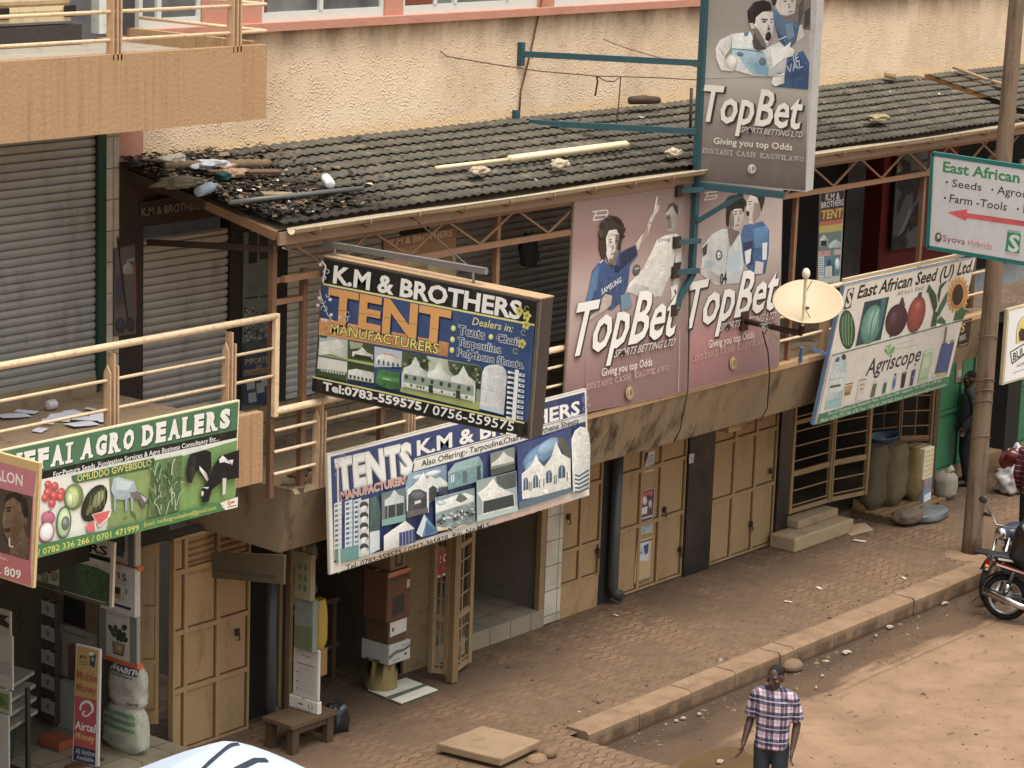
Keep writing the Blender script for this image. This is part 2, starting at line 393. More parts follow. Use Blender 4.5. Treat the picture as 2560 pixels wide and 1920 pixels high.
# kerb: stones about 1.1 m long, from the drain onwards
m = MB(); x = 21.9; rng = random.Random(3)
while x < 60:
    L = .98+rng.uniform(-.06, .1); dy = rng.uniform(-.012, .012); dz = rng.uniform(-.008, .008)
    z1 = .235+dz
    gx = at(1975, 1655, Z=.1).x
    if x < gx < x+L: L = max(.3, gx-.09-x)
    elif gx-.1 < x < gx+.02: x = gx+.08
    if 1:
        m.prism([(x, 16.05+dy, -.1), (x, 16.05+dy, z1-.03), (x, 16.08+dy, z1), (x, 16.36, z1), (x, 16.36, -.1)], (L-.014, 0, 0))
    x += L
structure(m, 'kerb', M_KERB)
# muddy puddle
m = MB(); pts = [(1738, 1893), (1750, 1870), (1800, 1862), (1868, 1868), (1905, 1882), (1890, 1915), (1840, 1960), (1760, 1950), (1722, 1925)]
m.quad(*[at(u, v, Z=.006) for u, v in pts]); m = MB(); pc = at(1800, 1908, Z=.004); m.quad(*[pc+Vector((.52*math.cos(t)*(1+.25*noise.noise((math.cos(t)*1.5, math.sin(t)*1.5, 2))), .40*math.sin(t)*(1+.25*noise.noise((math.cos(t)*1.5, math.sin(t)*1.5, 7))), 0)) for t in [2*math.pi*k/40 for k in range(40)]]); structure(m, 'puddle', M_WATER)
# raised tiled shop floor at the left
m = MB(); m.box(8, 18.22, 18.55, 24, .1, .4); structure(m, 'shop_floor', M_TILE)
# ------------------------------------------------------------------ the shop building
YW, YF, YG = 19.5, 17.6, 18.9       # upper wall face, balcony front, ground-floor shop front
B = thing('shop_building', 'long two storey shop building with beige pebbled upper wall, balconies and tiled awning roof', 'building', (22, YW, 0))
XL, XR = 6.0, 34.6
def part(mb, name, mat, par=None, bevel=0): return mb.build(name, mat, par or B, bevel=bevel)
m = MB(); m.box(18.43, 60, YW, YW+.3, 6.0, 7.68); part(m, 'upper_wall', M_PEBBLE)
m = MB((182, 122, 98)); m.box(18.09, 18.43, YW-.05, YW+.3, 2.0, 7.68); part(m, 'pink_column', M_PINK)
m = MB(); m.box(18.43, 60, YW-.09, YW+.2, 7.68, 7.77); part(m, 'window_sill', M_PINK)
# upper windows in aluminium frames between pink piers
def window(x0, x1, mull, blind=None):
    f = MB((205, 208, 200)); z0, z1 = 7.77, 9.0; y = YW+.02
    f.box(x0, x1, y, y+.06, z0, z0+.1); f.box(x0, x0+.05, y, y+.06, z0+.1, z1); f.box(x1-.05, x1, y, y+.06, z0+.1, z1); f.box(x0, x1, y, y+.06, z1, z1+.05)
    for q in mull: f.box(q-.03, q+.03, y-.01, y+.05, z0+.1, z1)
    o = part(f, 'window', M_STEEL if 0 else M_PLASTIC)
    p = MB((100, 105, 108)); p.box(x0+.05, x1-.05, y+.03, y+.04, z0+.1, z1); part(p, 'pane', M_GLASS, o)
    if blind:
        b = MB((120, 66, 50)); b.box(blind[0], blind[1], y+.005, y+.028, z0+.11, z1); part(b, 'louvre', M_PAINT, o)
X_ = lambda u, v=30: xat(u, v, YW)
window(18.43, X_(505), [X_(400)]); window(X_(655), X_(962), [X_(805)], (X_(656), X_(672)))
window(X_(1008), X_(1345), [X_(1090), X_(1140), X_(1270)], (X_(1010), X_(1085))); window(X_(1385), X_(1750), [X_(1550)])
m = MB()
for a, b in ((X_(505), X_(655)), (X_(962), X_(1008)), (X_(1345), X_(1385)), (X_(1750), 60)):
    m.box(a, b, YW, YW+.25, 7.77, 9.05)
m.box(XL, 60, YW, YW+.3, 9.05, 11); part(m, 'window_wall', M_PINK)
m = MB((205, 208, 196)); m.box(xat(245, 30, YW), xat(276, 30, YW), YW-.02, YW+.1, 7.75, 9.05); part(m, 'white_pilaster', M_PAINT)
m = MB(); m.box(XL, 60, YW+.9, YW+1.0, 2.6, 11); part(m, 'rear_wall', M_DARK)
# shutters (corrugated slats)
def shutter(x0, x1, z0, z1, col, y=YW, pitch=.085, rail=True):
    b = MB(col); n = max(1, int((z1-z0)/pitch))
    prof = []
    for i in range(n):
        z = z0+.06+i*pitch
        prof += [(.012, z), (-.014, z+pitch*.10), (-.024, z+pitch*.45), (-.018, z+pitch*.84), (.012, z+pitch*.93)]
    prof = [p for p in prof if p[1] < z1]+[(0, z1)]
    vs = [(x, y+dy, z) for x in (x0, x1) for dy, z in prof]; k = len(prof)
    b.add(vs, [(i, i+1, k+i+1, k+i) for i in range(k-1)])
    b.box(x0, x1, y-.03, y+.01, z0, z0+.06)
    o = part(b, 'roller_shutter', M_SHUT)
    return o
o = shutter(8, 17.80, 4.28, 6.98, (160, 156, 150)); o['label'] = 'large pale grey roller shutter above the green agro sign'
sg = MB((38, 62, 48)); sg.box(17.80, 17.91, YW-.07, YW+.05, 4.2, 7.05); part(sg, 'shutter_guide', M_PAINT, o)
m = MB(); m.box(17.91, 18.09, YW-.06, YW+.2, 4.1, 7.05); part(m, 'tiled_pilaster', M_WTILE)
m = MB((150, 130, 104)); m.box(8, 17.80, YW-.04, YW+.2, 4.05, 4.28); part(m, 'shutter_sill', M_CONC)
o = shutter(18.43, 19.70, 3.2, 5.62, (172, 166, 158)); o['label'] = 'closed roller shutter behind the end of the upper railing'
sg = MB((30, 27, 25)); sg.box(19.70, 19.80, YW-.05, YW+.03, 3.2, 5.7); part(sg, 'shutter_guide', M_PAINT, o)
shutter(20.62, 21.3, 3.6, 5.7, (200, 195, 186)); shutter(21.3, 22.5, 3.6, 5.7, (200, 196, 190)); shutter(23.0, 24.2, 3.6, 5.7, (206, 204, 200)); shutter(24.25, 26.7, 3.6, 5.7, (200, 198, 194))
# dark lower wall bits of the upper floor
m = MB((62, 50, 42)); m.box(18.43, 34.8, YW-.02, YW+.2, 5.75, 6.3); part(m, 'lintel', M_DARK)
m = MB((58, 46, 40)); m.box(18.09, 18.42, YW-.07, YW, 3.2, 6.45); part(m, 'brown_pier', M_DARK)  # dark brown facing over the column below the roof
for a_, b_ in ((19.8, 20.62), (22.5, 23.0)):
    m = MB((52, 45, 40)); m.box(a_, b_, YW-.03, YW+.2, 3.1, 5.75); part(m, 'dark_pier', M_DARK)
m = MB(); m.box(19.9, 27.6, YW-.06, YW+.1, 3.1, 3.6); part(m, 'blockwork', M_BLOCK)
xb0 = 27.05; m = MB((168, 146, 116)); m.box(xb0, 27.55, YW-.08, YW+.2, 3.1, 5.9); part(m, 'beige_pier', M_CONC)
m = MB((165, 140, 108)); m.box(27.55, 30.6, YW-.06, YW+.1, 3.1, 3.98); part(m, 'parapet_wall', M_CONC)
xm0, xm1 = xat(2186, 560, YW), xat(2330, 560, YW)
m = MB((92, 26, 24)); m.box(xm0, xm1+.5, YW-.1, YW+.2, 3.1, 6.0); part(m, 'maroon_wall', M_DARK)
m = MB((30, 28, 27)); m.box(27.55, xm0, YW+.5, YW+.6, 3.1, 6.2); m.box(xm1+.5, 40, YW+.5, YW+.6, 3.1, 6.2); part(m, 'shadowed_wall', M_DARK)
# barred white window right of the maroon wall
xa, xb = xat(2378, 700, YW), xat(2478, 700, YW)
m = MB((214, 208, 196))
for x in (xa, (xa+xb)/2, xb): m.box(x-.03, x+.03, YW+.02, YW+.06, 3.6, 4.9)
for z in (3.62, 4.0, 4.35, 4.7): m.box(xa, xb, YW+.01, YW+.05, z-.015, z+.015)
part(m, 'barred_window', M_PAINT)
# upper-left balcony
m = MB(); m.box(XL, 18.30, YF, YF+.12, 7.06, 7.775); part(m, 'upper_balcony_parapet', M_TAN)
m = MB((150, 142, 128)); m.box(XL, 18.28, YF+.12, YW, 7.1, 7.66); part(m, 'upper_balcony_floor', M_CONC)
m = MB((70, 64, 58)); m.box(XL, 17.6, YW-.05, YW+.1, 7.66, 7.86); part(m, 'upper_balcony_skirting', M_CONC)
m = MB((205, 178, 138)); m.box(18.20, 18.29, YF+.12, YW-.09, 7.66, 7.80); part(m, 'upper_balcony_side', M_TAN)
o = shutter(8, 17.45, 7.9, 9.6, (214, 190, 150), YW-.02, .1); o['label'] = 'cream roller shutter on the top balcony'
for u in (15, 330/1.35):
    pass
for u in (8, 175): m = MB((32, 28, 26)); q = at(u, 52, Y=YW-.06); m.box(q.x-.07, q.x+.07, YW-.07, YW-.05, 7.94, 8.05); part(m, 'shutter_lock', M_BLACK, o)
RAILC = (226, 200, 164)
def railing(x0, x1, zs, posts, zp0, zp1, rt, side=None, bare=False, nstrip=3):
    """pipes along the balcony edge; each post is two thin flats beside one deeper fin"""
    b = MB(RAILC)
    for i, z in enumerate(zs): b.tube([(x0, YF+.05, z), (x1, YF+.05, z)], rt[i], 10)
    if side:
        for i, z in enumerate(zs): b.tube([(x1, YF+.05, z), (x1+side[0], YF+.05+side[1], z)], rt[i], 8)
    o = part(b, 'balcony_railing', M_RAIL)
    for x in posts:
        p = MB((196, 164, 132))
        p.prism([(x-.06, YF-.0, zp0), (x-.06, YF+.09, zp0), (x-.06, YF+.09, zp1-.06), (x-.06, YF+.045, zp1+.02), (x-.06, YF, zp1-.06)], (.014, 0, 0))
        for k in (0, .045): p.box(x+k-.009, x+k+.009, YF+.0, YF+.1, zp0, zp1+(.0 if k else .12))
        part(p, 'post', M_RAIL, o)
    return o
M_RAIL = colmat('chipped_cream_paint', .5, .1, .55, (110, 78, 50), 9, bump=.002)
railing(XL, 18.33, [7.90, 8.155, 8.42], [16.36, 17.9], 7.72, 8.6, [.018, .018, .022], side=(0, 1.75))
# lower-left deck (one step higher than the right one)
m = MB((150, 130, 105)); m.box(XL, 17.92, YF+.1, YW, 3.5, 4.1); m.box(17.92, 18.3, YF+.1, 18.4, 3.5, 4.1); part(m, 'left_deck', M_CONC)
m = MB(); m.box(XL, 18.32, YF, YF+.1, 3.42, 4.14); part(m, 'left_deck_edge', M_TAN)
o = railing(XL, 18.53, [4.47, 4.75, 5.07], [16.33, 17.88], 4.05, 4.88, [.016, .016, .035])
p = MB(RAILC); p.box(18.50, 18.56, YF+.02, YF+.08, 4.05, 5.10); part(p, 'end_post', M_RAIL, o)
# right deck with its leaning concrete edge
def fascia(x0, x1):
    b = MB(); b.prism([(x0, YF, 3.2), (x0, YF+.03, 3.24), (x0, YW, 3.2), (x0, YW, 2.6), (x0, YF+.22, 2.54)], (x1-x0, 0, 0)); return b
part(fascia(18.8, 33.6), 'right_deck', M_FASCIA)
m = MB((220, 184, 142)); m.box(23.2, 33.6, YF-.012, YF+.12, 3.2, 3.265); part(m, 'deck_kerb', M_TAN)
m = MB((96, 80, 62)); rng = random.Random(5)
for i in range(14):
    m = MB((96, 80, 62)); m.obox((18.85+rng.random()*.75, YF+.05+rng.random()*.5, 3.23), .05+rng.random()*.14, .04+rng.random()*.1, .05, Matrix.Rotation(rng.random()*3, 3, 'Z')); part(m, 'broken_chunk', M_CONC)
o = railing(18.54, 23.0, [3.45, 3.68, 3.90, 4.10], [19.2, 20.6, 22.0], 3.2, 4.0, [.016, .016, .016, .038])
o2 = railing(27.45, 33.2, [3.56, 3.87, 4.13], [28.9, 31.2], 3.2, 4.05, [.018, .018, .036])
for zz, rr in ((3.895, .016), (3.675, .016), (4.1, .038)): m = MB(RAILC); m.tube([(22.9, YF+.05, zz), (23.3, YF+.05, zz)], rr+.001); part(m, 'rail_end', M_RAIL, o)
# underside piece over the doors: beam stub
m = MB((150, 120, 84)); q = at(1785, 1090, Y=18.2); m.box(q.x-.12, q.x+.16, 17.9, 18.5, 2.42, 2.56); part(m, 'beam_stub', M_CONC)
# ---- awning roof: nine overlapping courses of waved tiles
RZ0, RZ1 = 5.99, 6.44
def rz(y): return RZ0+(RZ1-RZ0)*(y-(YF-.06))/(YW-YF+.06)
def tiles(x0, x1, seed=1, nrow=9, skew=0):
    b = MB(); rng = random.Random(seed); D = (YW-YF+.06)/nrow; step = .15/6; nx = int((x1-x0)/step)
    for r in range(nrow):
        yb = YF-.06+r*D; yt = yb+D*1.04
        vs = []
        for i in range(nx+1):
            x = x0+i*step; wv = .5+.5*math.cos(2*math.pi*x/.15); wv = wv**1.3*.02
            tl = math.floor(x/.3+.5*(r % 2)); j = noise.noise((tl*1.7, r*3.1, seed))*.022; jz = .006*noise.noise((tl*2.3, r*1.7, seed+5)); sag = noise.noise((x*.35, 0, seed))*.02
            xe = x
            if i < 14 and skew: xe = x0+14*step-(14-i)/14*(14*step+.40*(yb-YF)/1.9+.05*noise.noise((r*2.3, seed, 4)))
            vs += [(xe, yb+j+.012, rz(yb)+.022+wv+sag+jz), (xe, yb+j, rz(yb)+.031+wv+sag+jz), (xe, yb+D*.5, rz(yb+D*.5)+.026+wv+sag), (xe, yb+D*1.35, rz(yb+D*1.35)-.006+wv*.9+sag)]
        b.add(vs, [(i*4+k, i*4+k+1, i*4+k+5, i*4+k+4) for i in range(nx) for k in range(3)], smooth=True)
    return b
XE = 34.05
o_roof = part(tiles(18.46, XE, skew=1), 'awning_roof', M_ROOF)
m = MB((180, 164, 138)); gy = YF-.12
ring = [(gy+.055*math.cos(t), 5.97+.06*math.sin(t)) for t in [math.pi+math.pi*k/8 for k in range(9)]]
ring2 = [(y, z) for y, z in ring]
for xa_, xb_ in ((18.55, XE),):
    nseg = 24
    for s_ in range(nseg):
        xx0 = xa_+(xb_-xa_)*s_/nseg; xx1 = xa_+(xb_-xa_)*(s_+1)/nseg
        sg0 = .02*math.sin(s_*.9)*.6; sg1 = .02*math.sin((s_+1)*.9)*.6
        m.add([(xx0, y, z+sg0) for y, z in ring]+[(xx1, y, z+sg1) for y, z in ring], [(i, i+1, i+10, i+9) for i in range(8)], smooth=True)
    m.tube([(xa_, gy-.055, 5.97), (xb_, gy-.055, 5.97)], .012, 6)
gut = part(m, 'gutter', M_RAIL, o_roof)
m = MB((140, 118, 94)); m.box(18.46, XE, YF-.05, YF-.02, 5.80, 5.93); part(m, 'eaves_board', M_RAIL, o_roof)
for i in range(20):
    m = MB((140, 110, 80)); x = 18.9+i*.76; m.tube([(x, gy-.06, 5.97), (x, gy-.07, 5.91), (x, gy, 5.872), (x, YF-.03, 5.90)], .009, 5); part(m, 'gutter_bracket', M_RAIL, o_roof)
m = MB((150, 134, 110)); q0 = at(2478, 345, Y=YF-.1)
m.tube([(33.3, gy, 5.9), (33.3, gy, 5.75), (33.28, YF+.15, 5.45), (33.2, YF+.25, 5.3), (33.2, YF+.25, 3.3)], .05, 10); part(m, 'downpipe', M_CONC, o_roof)
m = MB((126, 96, 72)); m.bar((18.44, YF-.02, 5.90), (18.40, YF+.9, 6.10), .05, .09); m.col = (58, 46, 38); m.bar((18.40, YF+.9, 6.10), (18.2, YW-.02, 6.33), .05, .10); m.bar((18.46, YF, 5.76), (18.46, YW-.1, 5.60), .05, .06)
part(m, 'barge_board', M_RAIL, o_roof)
m = MB((150, 132, 110)); m.quad((18.46, YF, 5.94), (XE, YF, 5.94), (XE, YW, 6.37), (18.46, YW, 6.37)); part(m, 'roof_underside', M_CONC, o_roof)
# steel truss under the eaves and the posts that carry it
STEEL = (136, 102, 78)
def truss(x0, x1, apex, name='truss'):
    b = MB(STEEL); zt, zb = 5.80, 5.44; yt = YF+.02
    b.bar((x0, yt, zb), (x1, yt, zb), .05, .06)
    b.bar((x0, yt, zt-.02), (x1, yt, zt-.02), .04, .05)
    for x in apex:
        for s_ in (-1, 1): b.bar((x, yt+.005, zb+.03), (x+s_*.56, yt+.005, zt-.03), .022)
    return part(b, name, M_RAIL, o_roof)
truss(18.6, 23.3, [19.3, 20.5, 21.68, 22.88]); truss(27.4, 33.6, [27.75, 28.89, 30.09, 31.3, 32.4, 33.3])
for x, z1 in ((18.53, 5.9), (18.98, 5.5), (20.2, 5.44), (22.06, 5.8), (28.12, 5.44), (31.35, 5.44)):
    b = MB(STEEL if x > 20.3 else (112, 84, 64)); b.bar((x, YF+.1, 3.2), (x, YF+.1, z1), .06 if x != 18.98 else .065); part(b, 'steel_post', M_RAIL, o_roof)
b = MB(STEEL); b.bar((18.53, YF+.1, 5.42), (18.98, YF+.1, 5.42), .05); b.bar((18.53, YF+.1, 5.20), (18.98, YF+.1, 5.20), .05); part(b, 'cross_rail', M_RAIL, o_roof)
# continuing roof beyond the utility pole
o2r = part(tiles(34.35, 40, 9), 'far_awning_roof', M_ROOF)
m = MB((205, 192, 168)); m.tube([(34.4, gy, 5.99), (40, gy, 5.99)], .06, 8); part(m, 'gutter', M_RAIL, o2r)
b = MB(STEEL); b.bar((34.4, YF, 5.44), (40, YF, 5.44), .05)
for x in (34.9, 36.1, 37.3): b.bar((x, YF, 5.46), (x-.55, YF, 5.85), .025); b.bar((x, YF, 5.46), (x+.55, YF, 5.85), .025)
part(b, 'truss', M_RAIL, o2r)
m = MB((186, 152, 112)); m.box(34.35, 44, YF-.05, YF+.1, 3.0, 3.2); m.box(34.35, 44, YF, YF+.1, 4.75, 4.95); part(m, 'far_balcony', M_CONC)
m = MB((214, 208, 196)); xa, xb = xat(2518, 700, YW), xat(2552, 700, YW); m.box(xa, xb+1, YW-.1, YW-.06, 4.0, 4.45); m.box(xa, xb+1, YW-.1, YW-.06, 4.5, 4.95); part(m, 'white_window', M_PAINT)

# ------------------------------------------------------------------ ground-floor shop front
DOORC = (158, 130, 94)
DSHADE_GRIME = (90, 64, 42)  # strip colour at panel edges: painted groove shadow together with brown dirt
def door(x0, x1, z0, z1, cols, rows, name='panel_door', handle=None, louvre=False, col=DOORC, y=YG, label=None, shade_grime=DSHADE_GRIME):
    """cols/rows: boundaries as fractions; stiles stand proud of sunk panels whose right and lower edges carry painted shadow lines mixed with dirt"""
    b = MB(col); W, H = x1-x0, z1-z0; st = .05
    b.box(x0, x1, y-.005, y+.04, z0, z1)
    xs = [x0+W*c for c in cols]; zs = [z0+H*r for r in rows]
    for i, x in enumerate(xs): b.box(max(x0, x-st/2), min(x1, x+st/2), y-.03, y-.005, z0, z1)
    for z in zs:
        for i in range(len(xs)-1):
            b.box(xs[i]+st/2, xs[i+1]-st/2, y-.027, y-.005, max(z0, z-st/2), min(z1, z+st/2))
    o = part(b, name, M_WOOD)
    if label: o['label'] = label
    g = MB(shade_grime)
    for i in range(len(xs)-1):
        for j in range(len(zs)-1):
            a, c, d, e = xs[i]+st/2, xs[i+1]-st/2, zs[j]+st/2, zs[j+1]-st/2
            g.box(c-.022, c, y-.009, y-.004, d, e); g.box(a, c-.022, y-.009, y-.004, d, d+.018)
    part(g, 'painted_groove_lines', M_WOOD, o)
    if louvre:
        l = MB((112, 84, 56))
        for i in range(1, len(xs)-1):
            a, c = xs[i]+st, xs[i+1]-st; d, e = zs[-2]+st, zs[-1]-st
            for k in range(4):
                z = d+(e-d)*(k+.5)/4; l.box(a, c, y-.02, y-.006, z-.012, z+.012)
        part(l, 'louvre', M_WOOD, o)
    for hx, hz in (handle or []):
        h = MB((42, 32, 26)); h.box(hx-.022, hx+.022, y-.055, y-.028, hz-.04, hz+.035); h.tube([(hx, y-.05, hz-.03), (hx+.012, y-.07, hz-.07), (hx, y-.05, hz-.10)], .009, 6); part(h, 'padlock', M_BLACK, o)
    return o
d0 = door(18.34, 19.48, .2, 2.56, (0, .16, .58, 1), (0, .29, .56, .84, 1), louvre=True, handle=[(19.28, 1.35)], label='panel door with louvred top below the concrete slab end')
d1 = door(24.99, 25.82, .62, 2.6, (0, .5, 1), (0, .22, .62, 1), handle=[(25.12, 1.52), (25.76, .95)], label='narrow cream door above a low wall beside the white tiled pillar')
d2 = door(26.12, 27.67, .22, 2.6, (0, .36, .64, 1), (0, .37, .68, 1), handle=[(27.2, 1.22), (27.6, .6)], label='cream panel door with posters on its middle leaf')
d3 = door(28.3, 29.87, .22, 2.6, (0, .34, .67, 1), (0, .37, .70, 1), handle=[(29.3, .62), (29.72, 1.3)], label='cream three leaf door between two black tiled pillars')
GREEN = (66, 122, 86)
d4 = door(34.38, 35.45, .45, 2.6, (0, .62, 1), (0, .42, 1), col=GREEN, shade_grime=(26, 52, 36), label='green panel door behind the utility pole')
d5 = door(37.0, 40, .45, 2.6, (0, .3, .62, 1), (0, .42, 1), col=GREEN, shade_grime=(26, 52, 36), label='green door beyond the pole beneath the white sign')
# walls and piers between the openings
m = MB((166, 134, 98)); m.box(24.99, 25.82, YG-.02, YG+.1, .2, .62); part(m, 'door_plinth', M_CONC)
m = MB((150, 118, 90)); m.box(34.34, 45, YG-.04, YG+.2, .2, .45); part(m, 'green_door_plinth', M_CONC)
m = MB((140, 118, 88)); m.box(22.05, 22.52, YG-.02, YG+.3, .2, 2.6); part(m, 'concrete_pier', M_CONC)
m = MB(); m.box(24.66, 24.985, YG-.06, YG+.25, .22, 2.6); part(m, 'white_tiled_pillar', M_WTILE)
for a, b_ in ((27.69, 28.28), (29.9, 30.19)):
    m = MB(); m.box(a, b_, YG-.06, YG+.25, .2, 2.62); part(m, 'black_tiled_pillar', M_BTILE)
for a_, b_, c_ in ((25.84, 26.1, -.01), (19.5, 19.97, .15), (36.5, 36.95, -.06)):
    m = MB((46, 43, 40)); m.box(a_, b_, YG+c_, YG+.3, .2, 2.6); part(m, 'dark_pier', M_DARK)
for x in (26.02, 19.74):
    m = MB((58, 56, 54)); m.tube([(x, YG-.1, 2.6), (x, YG-.1, .45), (x+.02, YG-.12, .35), (x+.09, YG-.2, .3)], .075, 12); part(m, 'drainpipe', M_BLACK)
# interiors (rooms behind the openings)
def room(x0, x1, col, zf, depth=3.2, zt=2.58):
    b = MB(col); y0, y1 = YG+.02, YG+depth
    b.quad((x0, y1, zf), (x1, y1, zf), (x1, y1, zt), (x0, y1, zt)); b.quad((x0, y0, zf), (x0, y1, zf), (x0, y1, zt), (x0, y0, zt))
    b.quad((x1, y0, zf), (x1, y1, zf), (x1, y1, zt), (x1, y0, zt)); b.quad((x0, y0, zt), (x1, y0, zt), (x1, y1, zt), (x0, y1, zt))
    part(b, 'shop_interior', M_DARK)
room(9, 17.85, (112, 100, 86), .4); room(20.1, 22.05, (104, 92, 80), .2); room(22.55, 24.64, (120, 108, 92), .42, 3.0); room(30.2, 34.3, (100, 90, 80), .3)
m = MB((52, 46, 40)); m.box(XL, 18.3, YG, YG+.1, 2.56, 3.45); m.box(18.3, 45, YG, YG+.1, 2.545, 2.62); part(m, 'shop_lintel', M_DARK)
m = MB((130, 116, 96)); m.box(22.55, 24.66, YG-.06, YG+3, .18, .42); part(m, 'corridor_step', M_TILE)
m = MB((96, 82, 66)); m.box(30.2, 34.3, YG, YG+3.2, .18, .3); part(m, 'shop_step_floor', M_CONC)
m = MB((148, 136, 118)); m.box(22.9, 23.75, 20.4, 20.5, .42, 1.95); m.box(23.75, 23.83, 20.0, 20.5, .42, 1.95); part(m, 'corridor_panel', M_PAINT)
m = MB((140, 114, 80)); m.box(24.56, 24.655, YG-.05, YG+.02, .42, 2.58); part(m, 'door_frame', M_WOOD)
# tiled steps to the barred shop
m = MB((164, 142, 112)); m.box(29.75, 31.3, 18.42, 18.84, .2, .4); m.box(30.2, 31.25, 18.66, 18.95, .4, .52); part(m, 'shop_steps', M_CONC, bevel=.02)
# barred gates: every leaf a part of its own
def gate_leaf(p, q, z0, z1, nb, col, vert=0, mid=True, name='barred_gate'):
    b = MB(col); p, q = Vector((p[0], p[1], 0)), Vector((q[0], q[1], 0)); up = Vector((0, 0, 1))
    P = lambda t, z: p.lerp(q, t)+up*z
    b.bar(P(0, z0), P(0, z1), .06); b.bar(P(1, z0), P(1, z1), .06)
    for z in [z0+.03, z1-.03]+([z0+(z1-z0)*.30, z0+(z1-z0)*.68] if mid else []): b.bar(P(0, z), P(1, z), .03, .06)
    for i in range(nb):
        z = z0+(z1-z0)*(i+.5)/nb; b.bar(P(0, z), P(1, z), .016)
    for i in range(vert):
        t = (i+1)/(vert+1); b.bar(P(t, z0), P(t, z1), .016)
    return part(b, name, M_WOOD)
GC = (144, 121, 90)
P1, P2, P3 = at(1078, 1680, Z=.3), at(1126, 1690, Z=.28), at(1170, 1651, Z=.3)
gate_leaf(P1, (P2.x-.03, P2.y+.04), .3, 2.5, 11, GC, 1); gate_leaf((P2.x+.02, P2.y), P3, .28, 2.5, 11, GC, 1)
b = MB((128, 104, 74)); b.bar((P2.x, P2.y-.02, .22), (P2.x, P2.y-.02, 2.5), .1); part(b, 'gate_stile', M_WOOD)
b = MB((156, 126, 84)); b.box(22.50, 22.56, YG-.08, YG, .2, 2.56); part(b, 'gate_jamb', M_WOOD)
GC2 = (150, 124, 88)
gate_leaf((30.26, YG-.03), (31.22, YG-.08), .58, 2.5, 9, GC2); gate_leaf((31.26, YG-.08), (32.0, YG-.22), .58, 2.5, 9, GC2)
gate_leaf((33.2, YG+.5), (33.75, YG+.3), .4, 2.5, 9, (110, 88, 66), 1); gate_leaf((33.78, YG+.3), (34.2, YG), .4, 2.5, 9, (126, 100, 74), 1)
m = MB((92, 74, 56)); m.box(34.22, 34.34, YG-.05, YG+.1, .2, 2.56); part(m, 'gate_jamb', M_WOOD)
# folded-back wooden leaves beside the second shop
for k, yy in enumerate((18.93, 18.79, 18.64)):
    b = MB((150-10*k, 124-8*k, 88-6*k)); b.box(19.97+.02*k, 20.02+.02*k, yy-.03, yy+.035, .22, 2.5); part(b, 'folded_leaf', M_WOOD)
# outward-opened leaf beside the left shop
b = MB((152, 125, 90)); q0 = at(350, 1810, Z=.55); q1 = at(396, 1810, Z=.55)
b.prism([(q0.x, q0.y, .55), (q1.x, q1.y, .55), (q1.x, q1.y, 2.56), (q0.x, q0.y, 2.56)], (.03, .04, 0))
n_ = Vector((-(q1-q0).y, (q1-q0).x, 0)).normalized()*-.012
def leafbox(b, t0, t1, z0, z1, off):
    P = lambda t: q0.lerp(q1, t)
    a, c = P(t0), P(t1); n = Vector(((q1-q0).y, -(q1-q0).x, 0)).normalized()*off
    b.prism([(a.x, a.y, z0), (c.x, c.y, z0), (c.x, c.y, z1), (a.x, a.y, z1)], n)
o = part(b, 'opened_leaf', M_WOOD)
g = MB((120, 84, 48))  # same painted shadow and dirt lines along this leaf's panel edges
for z0, z1 in ((.7, 1.2), (1.26, 1.76), (1.84, 2.3)):
    leafbox(g, .15, .8, z0, z0+.018, .004); leafbox(g, .76, .8, z0+.018, z1, .004)
part(g, 'painted_groove_lines', M_WOOD, o)
# ------------------------------------------------------------------ signs: printed faces drawn on the sign's own plane
class Plane:
    def __init__(s, o, ax, ay):
        s.o = Vector(o); s.ax = Vector(ax).normalized(); s.ay = Vector(ay).normalized(); s.n = s.ax.cross(s.ay)
    def px(s, u, v):
        d = ray(u, v); t = (s.o-CAMP).dot(s.n)/d.dot(s.n); p = CAMP+d*t-s.o
        return (p.dot(s.ax), p.dot(s.ay))
    def pt(s, a, b, h=0): return s.o+s.ax*a+s.ay*b+s.n*h
def planeY(Y): return Plane((0, Y, 0), (1, 0, 0), (0, 0, 1))
def planeX(X): return Plane((X, 0, 0), (0, -1, 0), (0, 0, 1))
def planeV(u0, v0, u1, v1, Z):
    p, q = at(u0, v0, Z=Z), at(u1, v1, Z=Z); return Plane(p, q-p, (0, 0, 1))
_tc = {}
def textmesh(st, bold, res=2):
    k = (st, bold)
    if k not in _tc:
        c = bpy.data.curves.new('lettering', 'FONT'); c.body = st; c.size = 1; c.offset = bold; c.resolution_u = res; c.fill_mode = 'FRONT'
        o = bpy.data.objects.new('lettering', c); me = bpy.data.meshes.new_from_object(o)
        vs = [(v.co.x, v.co.y) for v in me.vertices]; fs = [tuple(p.vertices) for p in me.polygons]
        bpy.data.objects.remove(o); bpy.data.curves.remove(c); bpy.data.meshes.remove(me)
        _tc[k] = (vs, fs)
    return _tc[k]
CAPH = max(y for x, y in textmesh('H', 0)[0])
